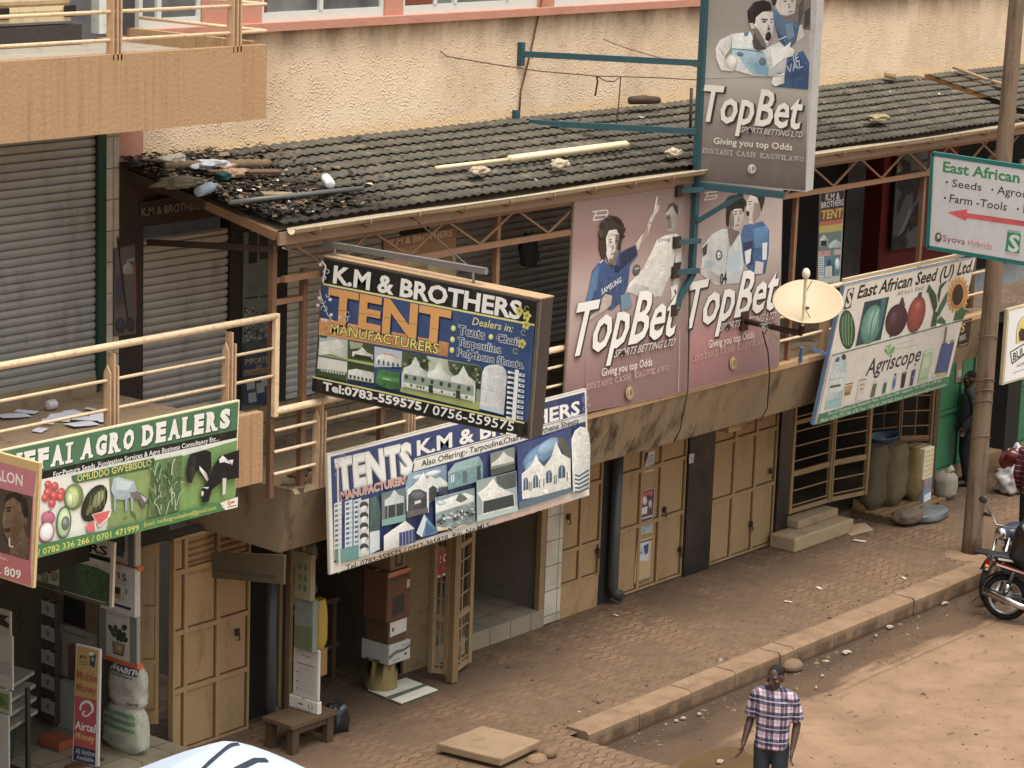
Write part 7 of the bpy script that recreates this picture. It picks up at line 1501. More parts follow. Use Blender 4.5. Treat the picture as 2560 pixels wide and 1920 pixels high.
# uncountable leaf litter and chips round the old corner
m = MB(); rg = random.Random(11)
for k in range(3300):
    if k < 2900: y = rg.uniform(17.62, 19.45); x = 18.47-.38*(y-YF)/1.9+abs(rg.gauss(0, .8))
    else: x = rg.uniform(18.6, 33.5); y = rg.uniform(17.6, 19.45)
    s_ = rg.uniform(.008, .035) if k % 11 else rg.uniform(.03, .07)
    m.col = rg.choice([(52, 46, 40), (70, 60, 50), (96, 80, 62), (38, 34, 32), (124, 104, 80), (60, 52, 44)]) if rg.random() < .965 else rg.choice([(206, 200, 186), (186, 170, 140), (150, 120, 90)])
    if k >= 2900 and s_ > .05: s_ = .03
    M = Matrix.Rotation(rg.random()*6, 3, 'Z') @ Matrix.Rotation(rg.uniform(-.6, .6), 3, 'X'); z = rz(y)+.06+rg.random()*.03*(1 if x < 20 else .3)
    m.add([Vector((x, y, z))+M @ Vector(q) for q in ((-s_, -s_*.6, 0), (s_, -s_*.4, 0), (s_*.7, s_*.5, s_*.3), (-s_*.8, s_*.7, .0))], [(0, 1, 2, 3)])
o = m.build('roof_litter', M_CLOTH); o['kind'] = 'stuff'; tag(o, 'dark leaf litter and chips spread over the old roof corner', 'litter')
# ------------------------------------------------------------------ papers and scraps
rg = random.Random(8)
def scrap(p, s_, ar, rot, col, lb, cat, group, name='paper_sheet', mat=None):
    m = MB(col); M = Matrix.Rotation(rot, 3, 'Z'); q = [(-s_, -s_*ar), (s_, -s_*ar*.9), (s_*.95, s_*ar), (0, s_*ar*1.05), (-s_*.9, s_*ar*.95)]
    zz = [.004, .012, .004+s_*.12, .012, .006]; m.add([Vector(p)+M @ Vector((a, b, c)) for (a, b), c in zip(q, zz)], [(0, 1, 2, 3, 4)])
    return single(m, name, mat or M_CARTON, lb, cat, p, group)
for u, v, s_ in ((33, 1041, .15), (66, 1031, .1), (120, 1056, .09), (150, 1047, .12), (160, 1039, .08), (187, 1034, .1), (215, 1048, .14), (238, 1044, .08), (258, 1044, .13), (266, 1054, .08), (100, 1077, .07), (205, 1062, .14), (226, 1024, .05)):
    scrap(at(u, v, Z=4.11), s_*1.1, rg.uniform(.6, .9), rg.random()*3, (214, 214, 222), 'loose white sheet of paper lying on the left balcony floor', 'paper', 'papers scattered on the left balcony floor')
bottle(at(118, 1014, Z=4.16), at(146, 1008, Z=4.16), .05, (206, 196, 196), (206, 70, 50), 'clear plastic bottle with an orange cap on the left balcony floor')
for u, v, s_ in ((2048, 1471, .07), (1971, 1505, .07), (2260, 1446, .06), (2380, 1443, .08), (1540, 1539, .05), (2150, 1353, .12)):
    scrap(at(u, v, Z=.205), s_*.75, .5, rg.random()*3, (200, 188, 170), 'small white paper scrap on the zigzag paving', 'scrap', 'paper scraps on the paving', 'paper_scrap')
for u, v, s_ in ((2362, 1508, .11), (2224, 1568, .11), (2115, 1631, .13), (1748, 1786, .06), (1708, 1796, .07), (1690, 1803, .05), (2190, 1590, .05), (2056, 1690, .05), (1800, 1905, .1), (2040, 1720, .04)):
    crumple('paper_scrap', at(u, v, Z=.02)+Vector((0, 0, .005)), s_*.5, s_*.34, .016, (158, 143, 122), 'crumpled pale scrap lying in the wet road gutter' if v != 1905 else 'white scrap lying in the muddy puddle', 'scrap', u % 17, M_CARTON, 'scraps in the road gutter', .5, False)
# ------------------------------------------------------------------ wires
def wire(pts, rad, col, label):
    m = MB(col); m.tube(pts, rad, 5); single(m, 'cable', M_PAINT, label, 'cable', pts[0])
W_1 = lambda u, v: at(u, v, Y=YW-.03)
wire([W_1(1365, -40), W_1(1355, 0), W_1(1326, 134), W_1(1302, 228), W_1(1298, 293)], .012, (110, 72, 52), 'brown cable hanging down the pebbled wall behind the blue bracket')
pp = [W_1(1101, 128), W_1(1118, 141)]+[at(u, v, Y=YW-.1-k*.25) for k, (u, v) in enumerate(((1230, 160), (1350, 178), (1490, 190), (1640, 194), (1750, 200)))]
wire(pp, .007, (96, 70, 54), 'thin sagging wire with knots across the pebbled wall')
wire([at(1492, 190, Y=18.7), at(1494, 205, Y=18.7), at(1488, 240, Y=18.7)], .012, (70, 54, 44), 'short loose wire end hanging from the thin sagging wire')
wire([at(1494, 192, Y=18.68), at(1515, 203, Y=18.68), at(1535, 204, Y=18.68), at(1552, 192, Y=18.68), at(1547, 260, Y=18.66), at(1540, 320, Y=18.6)], .008, (84, 66, 54), 'looped wire dropping from the sagging wire to the lower blue bracket')
wire([W_1(1508, 98), at(1560, 118, Y=19.2), at(1640, 142, Y=18.8), at(1745, 168, Y=17.7)], .006, (110, 84, 64), 'thin wire running from the pebbled wall to the tall sign')
wire([at(1727, 476, Y=17.5), at(1724, 650, Y=17.5), at(1722, 830, Y=17.5), at(1720, 975, Y=17.5), at(1700, 1075, Y=17.6), at(1684, 1105, Y=17.7)], .008, (60, 46, 42), 'dark cable down the seam between the two betting billboards')
wire([at(1906, 828, Y=17.3), at(1920, 880, Y=17.45), at(1924, 940, Y=17.5), at(1918, 1020, Y=17.62), at(1900, 1052, Y=17.68), at(1870, 1060, Y=17.7)], .009, (52, 42, 38), 'dark cable hanging from the satellite dish arm over the concrete edge')
# ------------------------------------------------------------------ posters on doors and piers
def poster(Y, z, cor, art, label, cat='poster', name='door_poster', col=(190, 184, 172)):
    pl = planeY(Y); r = signroot(name, label, cat, pl, cor[3], z); board(r, pl, cor, z, .004, col, M_CARTON); A = Art(pl, z); A.h = .003; art(A); A.done(r, mat=M_OLDPRINT)
zd = (1360, 1000, .33755)
def pa(A): A.poly([(734, 395), (775, 385), (735, 525)], (40, 44, 60)); [A.line([(765, 420+k*16), (815, 408+k*16)], 5, (120, 120, 126)) for k in range(5)]
poster(YG-.014, zd, [(732, 394), (822, 370), (812, 522), (730, 540)], pa, 'white and dark notice at the top of the poster door')
def pb(A): A.poly([(718, 682), (818, 655), (802, 880), (708, 908)], (96, 62, 74)); A.poly([(725, 690), (805, 668), (803, 705), (722, 725)], (186, 66, 70)); A.ell(745, 745, 18, 34, (206, 186, 176)); A.ell(785, 770, 14, 34, (176, 160, 160)); A.poly([(725, 800), (765, 785), (760, 840), (722, 850)], (206, 206, 206)); A.line([(716, 880), (800, 856)], 12, (206, 176, 176)); A.ell(770, 720, 12, 18, (60, 60, 84))
poster(YG-.014, zd, [(714, 680), (822, 650), (806, 882), (704, 912)], pb, 'dark red event poster in the middle of the poster door')
def pc(A): A.poly([(712, 935), (800, 910), (796, 970), (706, 996)], (150, 166, 160)); A.line([(740, 950), (735, 985)], 6, (96, 120, 116)); A.line([(750, 940), (790, 930)], 6, (96, 120, 116))
poster(YG-.014, zd, [(708, 932), (804, 906), (800, 976), (702, 1002)], pc, 'small pale green sticker below the red event poster')
def pd_(A): A.poly([(700, 1050), (790, 1025), (770, 1190), (700, 1190)], (196, 196, 192)); A.poly([(735, 1080), (775, 1060), (770, 1130), (745, 1150)], (58, 74, 116)); A.line([(695, 1060), (800, 1030)], 10, (50, 46, 46)); A.ell(720, 1120, 14, 24, (150, 160, 176)); A.poly([(668, 1350), (780, 1310), (780, 1330), (670, 1370)], (120, 100, 80))
poster(YG-.014, zd, [(692, 1040), (802, 1008), (780, 1330), (664, 1362)], pd_, 'torn white and blue poster at the foot of the poster door', col=(184, 156, 116))
def pe(A): A.poly([(1078, 400), (1108, 395), (1100, 460), (1078, 470)], (186, 188, 190)); A.line([(1085, 420), (1100, 450)], 5, (90, 100, 110))
poster(YG-.07, zd, [(1076, 402), (1112, 394), (1106, 462), (1074, 472)], pe, 'small torn white paper on the black tiled pillar')
zr2 = (2200, 650, .36181)
def pf(A): A.poly([(552, 432), (632, 405), (608, 580), (538, 600)], (66, 58, 54)); A.text('S', (556, 500), (582, 490), (562, 445), (206, 176, 70), .03); A.text('BBS', (548, 560), (590, 545), (550, 525), (196, 190, 180), .02); A.line([(545, 590), (605, 575)], 5, (180, 170, 160))
pl_ = Plane((30, YF-.006, 3.2), (1, 0, 0), (0, -.22, .66)); r = signroot('fascia_poster', 'black and yellow poster pasted on the concrete balcony edge beside the seed board', 'poster', pl_, (580, 590), zr2); board(r, pl_, [(556, 425), (636, 400), (610, 585), (536, 604)], zr2, .003, (70, 62, 58)); A = Art(pl_, zr2); pf(A); A.done(r, mat=M_OLDPRINT)
def pg(A): A.poly([(530, 715), (582, 695), (575, 830), (524, 848)], (150, 130, 112)); A.line([(540, 735), (572, 725)], 9, (180, 100, 80)); A.poly([(538, 760), (570, 750), (566, 800), (534, 812)], (186, 176, 166)); A.line([(535, 830), (570, 818)], 6, (90, 76, 66))
poster(YG-.016, zr2, [(526, 712), (586, 692), (578, 836), (520, 852)], pg, 'faded brown poster on the green door behind the seed board', col=(120, 104, 90))
# painted shop sign above the second shutter and the printed pier beside it
zc = (230, 380, .27125)
def ph(A): A.poly([(440, 470), (880, 380), (885, 560), (440, 600)], (44, 37, 33)); A.text('K.M & BROTHERS', (455, 592), (1010, 520), (457, 520), (122, 112, 98), .02)
pl_ = planeY(YW-.08); r = signroot('painted_shop_board', 'dark painted shop board in the shadow above the second shutter', 'sign', pl_, (500, 600), zc); board(r, pl_, [(440, 465), (1240, 330), (1245, 505), (440, 612)], zc, .02, (46, 39, 34)); A = Art(pl_, zc); ph(A); A.done(r, mat=M_OLDPRINT)
pl_ = planeY(YW-.05); r = signroot('printed_pier_sign', 'tall upright printed sign with stacked chairs and vertical letters beside the second shutter', 'sign', pl_, (1400, 1500), zc)
board(r, pl_, [(1398, 742), (1700, 690), (1690, 2450), (1380, 2450)], zc, .02, (96, 98, 88)); A = Art(pl_, zc)
A.poly([(1400, 745), (1640, 705), (1630, 1720), (1384, 1760)], (104, 108, 100)); A.poly([(1640, 705), (1698, 695), (1690, 1720), (1632, 1720)], (92, 84, 72))
A.poly([(1440, 740), (1525, 735), (1520, 1020), (1440, 1030)], (40, 46, 50)); A.poly([(1540, 730), (1620, 720), (1620, 985), (1540, 990)], (42, 48, 52)); A.poly([(1430, 1215), (1525, 1205), (1525, 1310), (1425, 1320)], (84, 104, 96)); A.line([(1410, 1350), (1525, 1335)], 20, (54, 58, 58)); A.line([(1545, 1335), (1635, 1322)], 20, (54, 58, 58))
for k, ch in enumerate('BROTHERS'): A.text(ch, (1655, 870+k*66), (1685, 866+k*66), (1656, 828+k*66), (150, 84, 56), .03)
rg = random.Random(21)
for k in range(70): x, y = 1390+rg.random()*230, 1410+rg.random()*340; A.poly([(x, y), (x+18, y-4), (x+18, y+12), (x, y+16)], rg.choice([(48, 50, 54), (156, 158, 152), (60, 64, 66)]))
A.z = (0, 600, .40687)
A.poly([(1488, 690), (1668, 650), (1664, 1000), (1480, 1010)], (48, 56, 80)); A.poly([(1488, 690), (1668, 650), (1668, 600), (1490, 640)], (70, 72, 74)); A.text('IMPORTERS', (1494, 764), (1676, 742), (1496, 730), (150, 132, 84), .02); A.text('OF', (1562, 790), (1600, 785), (1563, 768), (150, 132, 84), .02); A.poly([(1486, 800), (1664, 775), (1664, 810), (1486, 835)], (130, 106, 60)); A.text('ALL GARDEN CHAIRS', (1490, 830), (1662, 806), (1491, 812), (70, 54, 40), .01)
for k, (x, y) in enumerate(((1530, 880), (1590, 900), (1540, 960), (1620, 860))): A.poly([(x-26, y-20), (x+22, y-28), (x+26, y+30), (x-22, y+40)], (150, 152, 150))
A.done(r, mat=M_OLDPRINT)
pl_ = planeY(YW-.075); r = signroot('brown_pier_poster', 'grey torn poster on the dark brown pier left of the second shutter', 'poster', pl_, (250, 1600), zc)
board(r, pl_, [(205, 890), (395, 850), (405, 1680), (200, 1700)], zc, .01, (86, 78, 70)); A = Art(pl_, zc); A.poly([(210, 900), (392, 862), (400, 1660), (204, 1690)], (92, 86, 78)); A.poly([(285, 1050), (330, 1010), (385, 1060), (380, 1120), (290, 1130)], (150, 146, 138)); A.poly([(320, 990), (390, 975), (390, 1000), (322, 1010)], (140, 132, 122)); A.ell(260, 1600, 50, 70, (58, 58, 60)); A.ell(350, 1590, 40, 70, (54, 54, 58)); A.poly([(215, 1150), (300, 1120), (310, 1400), (215, 1430)], (70, 68, 72)); A.poly([(380, 1020), (400, 1020), (410, 1520), (392, 1530)], (116, 72, 54)); A.line([(235, 780), (260, 1050), (330, 1560)], 14, (34, 30, 28)); A.done(r, mat=M_OLDPRINT)
# dark lump (lamp) hung under the truss
p = at(1322, 632, Y=18.2); crumple('hanging_bundle', p, .12, .1, .2, (40, 38, 38), 'dark bundle hanging under the truss beside the betting billboard', 'bundle', 31, M_CLOTH)

# grit, dead leaves and dust lumps lying on the road and along the kerb
m = MB(); rg = random.Random(17)
for k in range(3600):
    if k < 1500: x = rg.uniform(17, 34); y = 16.02-abs(rg.gauss(0, .35)); z0 = .002
    elif k < 2500: x = rg.uniform(16, 36); y = rg.uniform(10, 16); z0 = .002
    else: x = rg.uniform(17, 35); y = rg.choice((rg.uniform(16.4, 18.8), 16.42+abs(rg.gauss(0, .2)), 18.85-abs(rg.gauss(0, .15)))); z0 = .202
    if z0 > .1 and x < 18.4: continue
    s_ = rg.uniform(.006, .018) if rg.random() < .93 else rg.uniform(.02, .045)
    m.col = rg.choice([(96, 76, 58), (120, 96, 72), (74, 58, 44), (104, 84, 64), (64, 54, 44), (92, 72, 54)]) if rg.random() < .97 else rg.choice([(150, 136, 118), (110, 112, 110), (100, 60, 48)])
    a = rg.random()*6.28; c, s2 = math.cos(a), math.sin(a); h = s_*rg.uniform(.3, .9); b4 = [(-s_, -s_*.6), (s_, -s_*.5), (s_*.8, s_*.6), (-s_*.7, s_*.7)]
    P = [Vector((x+p*c-q*s2, y+p*s2+q*c, z0)) for p, q in b4]; t = Vector((x, y, z0+h))
    m.add(P+[t], [(0, 1, 4), (1, 2, 4), (2, 3, 4), (3, 0, 4)])
o = m.build('road_grit', M_KERB if 0 else M_CARTON); o['kind'] = 'stuff'; tag(o, 'small grit and dead leaves strewn over the road and paving', 'grit')
# ------------------------------------------------------------------ people
def cap(m, p, q, r1, r2, n=14):
    p, q = Vector(p), Vector(q); d = (q-p).normalized(); pts = []; rr = []
    for k in range(5): a = -math.pi/2+k*math.pi/8; pts.append(p+d*(r1*math.sin(a))); rr.append(max(r1*math.cos(a), .0008))
    for k in range(5): a = k*math.pi/8; pts.append(q+d*(r2*math.sin(a))); rr.append(max(r2*math.cos(a), .0008))
    return m.tube(pts, rr, n)
def rings(spec, n=26, pw=.85):
    """spec: (cx, cy, z, half width, half depth)"""
    out = []
    for cx, cy, z, a, b in spec:
        out.append([(cx+a*math.copysign(abs(math.cos(t))**pw, math.cos(t)), cy+b*math.copysign(abs(math.sin(t))**pw, math.sin(t)), z) for t in [2*math.pi*k/n for k in range(n)]])
    return out
def fuse(o, vox, it=3):
    r = o.modifiers.new('fuse', 'REMESH'); r.mode = 'VOXEL'; r.voxel_size = vox; r.use_smooth_shade = True
    s_ = o.modifiers.new('smooth', 'SMOOTH'); s_.factor = .5; s_.iterations = it
    return o
def solid(name, rgb, rough=.7, var=.1, spec=.3): 
    n = NT(name); f = n.noise(9, 4); c = n.mix(1.0, rgb, n.math('MULTIPLY_ADD', f, var*2, 1-var), 'MULTIPLY'); return n.out(c, rough, n.noise(11, 5), .016 if rough > .6 else .003, spec=spec)
M_SK = solid('dark_skin', (70, 48, 38), .42, .06, .45); M_HAIR = solid('black_hair', (26, 23, 22), .8); M_TR = solid('dark_trousers', (44, 50, 54), .8); M_BTR = solid('black_trousers', (28, 28, 34), .8); M_JK = solid('grey_jacket', (62, 64, 66), .8); M_LEA = solid('black_leather', (26, 26, 28), .3, .1, .6); M_EYE = solid('eye_white', (150, 140, 128), .3); M_SHOE = solid('shoe_leather', (34, 28, 26), .4)
def _stripes():
    n = NT('maroon_striped_knit'); tc = n.node('ShaderNodeTexCoord'); sp = n.node('ShaderNodeSeparateXYZ'); n.link(tc.outputs['Object'], sp.inputs[0])
    s_ = n.ramp(n.math('ABSOLUTE', n.math('SUBTRACT', n.math('FRACT', n.math('DIVIDE', sp.outputs[2], .075)), .5)), .06, .12, True)
    c = n.mix(n.math('MULTIPLY', s_, n.ramp(n.noise(30, 3), .4, .6)), (78, 26, 40), (150, 128, 124)); return n.out(c, .9)
M_STR = _stripes()
def hand(m, w, d, side, curl=.35, spread=.012):
    """palm, four bent fingers of unequal length and a thumb from the side of the palm; d points along the forearm"""
    w, d = Vector(w), Vector(d).normalized(); fwd = Vector((0, -1, 0)); fwd = (fwd-d*fwd.dot(d)).normalized(); ax = d.cross(fwd)*side
    pc = w+d*.045
    m.ell(pc, .018, .042, .052, Matrix((ax, fwd, d)).transposed(), 12, 8, .8)
    for k, L in enumerate((.066, .076, .071, .055)):
        b = w+d*.085+fwd*(.03-.02*k); inn = -ax
        j1 = b+d*L*.45+inn*L*curl*.3; j2 = j1+d*L*.32+inn*L*curl*.6; j3 = j2+d*L*.2+inn*L*curl*.7
        cap(m, b, j1, .0095, .009, 8); cap(m, j1, j2, .009, .0082, 8); cap(m, j2, j3, .0082, .0072, 8)
    tb = w+d*.03+fwd*.036; t1_ = tb+d*.03+fwd*.022-ax*.008; cap(m, tb, t1_, .0125, .011, 8); cap(m, t1_, t1_+d*.03+fwd*.004-ax*.008, .011, .009, 8)
def head(m, c, yaw=0, pitch=0):
    M = Matrix.Rotation(yaw, 3, 'Z') @ Matrix.Rotation(pitch, 3, 'X'); c = Vector(c); P = lambda *p: c+M @ Vector(p)
    m.ell(P(0, .01, .02), .074, .096, .104, M, 18, 14); m.ell(P(0, -.028, -.05), .056, .062, .07, M, 16, 12); cap(m, P(0, -.045, -.094), P(0, -.06, -.098), .03, .024)
    cap(m, P(0, -.088, .012), P(0, -.106, -.028), .010, .017); m.ell(P(.016, -.098, -.032), .011, .012, .009, M, 8, 6); m.ell(P(-.016, -.098, -.032), .011, .012, .009, M, 8, 6)
    cap(m, P(-.045, -.074, .03), P(.045, -.074, .03), .014, .014); cap(m, P(-.022, -.090, -.062), P(.022, -.090, -.062), .009, .009); cap(m, P(-.018, -.086, -.076), P(.018, -.086, -.076), .010, .010)
    for s_ in (-1, 1):
        m.ell(P(s_*.078, .012, -.005), .012, .022, .034, M, 10, 8); m.ell(P(s_*.045, -.055, -.02), .03, .03, .025, M, 10, 8)
    return P, M
def person(label, loc, rz, pose, shirt, trouser, headyaw=0, pitch=0, scale=1, shoes=M_SHOE, collar=None, hem=.86, long_sleeve=False, jkcol=None):
    r = thing('person', label, 'person', loc, None, rz); r.scale = (scale,)*3
    m = MB(); J = pose
    P, M = head(m, J['head'], headyaw, pitch); hc = Vector(J['head'])
    cap(m, Vector(J['neck'])+Vector((0, 0, -.03)), hc+Vector((0, .012, -.06)), .056, .052)
    ch, pv = Vector(J['chest']), Vector(J['pelvis'])
    m.ell(ch, .160, .095, .16, None, 18, 12); m.ell((ch+pv)/2, .14, .09, .2, None, 18, 12); m.ell(pv, .155, .105, .13, None, 18, 12)
    for s_ in (-1, 1):
        k = 'L' if s_ > 0 else 'R'; sh, el, wr = (Vector(J[q+k]) for q in ('sh', 'el', 'wr'))
        cap(m, ch+Vector((s_*.09, 0, .10)), sh, .05, .054); cap(m, sh, el, .052, .041); cap(m, el, el.lerp(wr, .3), .041, .042); cap(m, el.lerp(wr, .3), wr, .042, .026)
        hand(m, wr, J.get('hd'+k, wr-el), s_)
        hp, kn, an, toe = (Vector(J[q+k]) for q in ('hp', 'kn', 'an', 'toe'))
        cap(m, hp, kn, .085, .058); cap(m, kn, kn.lerp(an, .35), .056, .056); cap(m, kn.lerp(an, .35), an, .055, .036); cap(m, an, toe, .036, .03)
    fuse(m.build('body', M_SK, r, local=True), .0075, 3)
    h = MB(); h.ell(P(0, .022, .034), .079, .094, .098, M, 20, 14); q = []
    h.v = [v if (M.inverted() @ (v-hc)).z > .038-.35*min(0, (M.inverted() @ (v-hc)).y+.02)*0-(.055 if (M.inverted() @ (v-hc)).y > .03 else 0) else hc+M @ Vector((0, .03, .02)) for v in h.v]
    h.build('hair', M_HAIR, r, local=True)
    for s_ in (-1, 1):
        e = MB(); e.ell(P(s_*.031, -.079, .008), .0095, .006, .0045, M, 10, 6); o = e.build('eye', M_EYE, r, local=True); e = MB(); e.ell(P(s_*.031, -.0865, .008), .0055, .004, .0055, M, 8, 6); e.build('pupil', M_HAIR, o, local=True)
    # shirt or jacket
    m = MB()
    lo = pv+Vector((0, 0, hem-J['pelvis'][2])) if J.get('upright', 1) else pv
    up = (Vector(J['neck'])-lo)
    spec = [(0, .185, .122), (.12, .178, .118), (.35, .172, .115), (.62, .198, .122), (.8, .198, .115), (.92, .15, .095), (1.0, .075, .075)]
    m.loft([[lo+up*t+Vector((a*math.copysign(abs(math.cos(q))**.85, math.cos(q)), b*math.copysign(abs(math.sin(q))**.85, math.sin(q)), 0)) for q in [2*math.pi*k/28 for k in range(28)]] for t, a, b in spec])
    m.tube([Vector(J['shR'])+Vector((-.03, 0, .0)), Vector(J['shR'])+Vector((0, 0, .002)), Vector(J['neck'])+Vector((-.05, 0, -.028)), Vector(J['neck'])+Vector((.05, 0, -.028)), Vector(J['shL'])+Vector((0, 0, .002)), Vector(J['shL'])+Vector((.03, 0, 0))], [.05, .074, .08, .08, .074, .05], 18)
    for s_ in (-1, 1):
        k = 'L' if s_ > 0 else 'R'; sh, el, wr = (Vector(J[q+k]) for q in ('sh', 'el', 'wr'))
        if long_sleeve: cap(m, sh, el, .066, .056); cap(m, el, wr, .056, .042)
        else:
            e2 = sh.lerp(el, .82); m.tube([sh+(sh-el).normalized()*.05, sh+(sh-el).normalized()*.03, sh, sh.lerp(e2, .5), e2], [.03, .055, .072, .076, .082], 18)
    fuse(m.build('shirt' if not long_sleeve else 'jacket', shirt, r, local=True), .011, 4)
    if collar:
        m = MB(); nk = Vector(J['neck'])
        for s_ in (-1, 1):
            m.prism([nk+Vector((s_*.004, -.082, -.055)), nk+Vector((s_*.066, -.068, -.075)), nk+Vector((s_*.076, .0, .012)), nk+Vector((s_*.055, -.05, .02))], (0, .006, .004))
        m.loft([[nk+Vector((a*math.cos(t), .004+a*1.02*math.sin(t), z)) for t in [math.pi*(-.05+1.1*k/16) for k in range(17)]] for a, z in ((.078, -.02), (.07, .03))], caps=False); m.build('collar', collar, r, local=True)
        pass
    m = MB()
    hipz = J['hpL'][2]
    m.ell(pv+Vector((0, 0, -.01)), .172, .12, .12, None, 22, 12)
    for s_ in (-1, 1):
        k = 'L' if s_ > 0 else 'R'; hp, kn, an = (Vector(J[q+k]) for q in ('hp', 'kn', 'an')); cap(m, hp, kn, .1, .075); cap(m, kn, an+(kn-an).normalized()*.03, .074, .06)
    fuse(m.build('trousers', trouser, r, local=True), .012, 3)
    for s_ in (-1, 1):
        k = 'L' if s_ > 0 else 'R'; an, toe = Vector(J['an'+k]), Vector(J['toe'+k]); m = MB(); cap(m, an+Vector((0, .03, -.03)), toe, .042, .036); cap(m, an+Vector((0, .04, -.045)), toe+Vector((0, 0, -.01)), .04, .034); fuse(m.build('shoe', shoes, r, local=True), .01, 2)
    return r
STAND = dict(head=(0, -.015, 1.615), neck=(0, .01, 1.47), chest=(0, .005, 1.27), pelvis=(0, 0, .93), shL=(.185, .01, 1.405), elL=(.24, .055, 1.12), wrL=(.235, -.085, .885), shR=(-.185, .01, 1.405), elR=(-.245, .03, 1.12), wrR=(-.275, -.11, .89),
             hpL=(.09, 0, .88), knL=(.11, -.03, .48), anL=(.11, .02, .09), toeL=(.125, -.13, .04), hpR=(-.09, 0, .88), knR=(-.10, -.01, .48), anR=(-.10, .06, .09), toeR=(-.12, -.09, .04))
p = at(1945, 1666, Y=13.42); person('man in a red, white and navy checked short sleeved shirt walking on the road', (p.x, p.y+.02, 0), math.radians(-70), STAND, M_PLAID, M_TR, headyaw=math.radians(-16), pitch=math.radians(8), scale=(p.z+.0)/1.735, collar=M_PLAID)
S2 = dict(STAND); S2.update(elL=(.27, .06, 1.14), wrL=(.2, -.08, .94), elR=(-.27, .06, 1.14), wrR=(-.2, -.08, .94), hdL=(-.2, -.2, -1), hdR=(.2, -.2, -1))
q = at(2420, 1050, Y=18.66); person('man in a dark jacket and black trousers standing half hidden behind the utility pole', (q.x, q.y, .2), math.radians(-140), S2, M_JK, M_BTR, scale=1.03, long_sleeve=True, hem=.8)
q = at(2584, 1225, Z=1.1); person('person in a maroon striped top and dark trousers at the right edge, seen from behind', (q.x, q.y, .2), math.radians(100), STAND, M_STR, M_BTR, scale=1.0, long_sleeve=True, hem=.84)
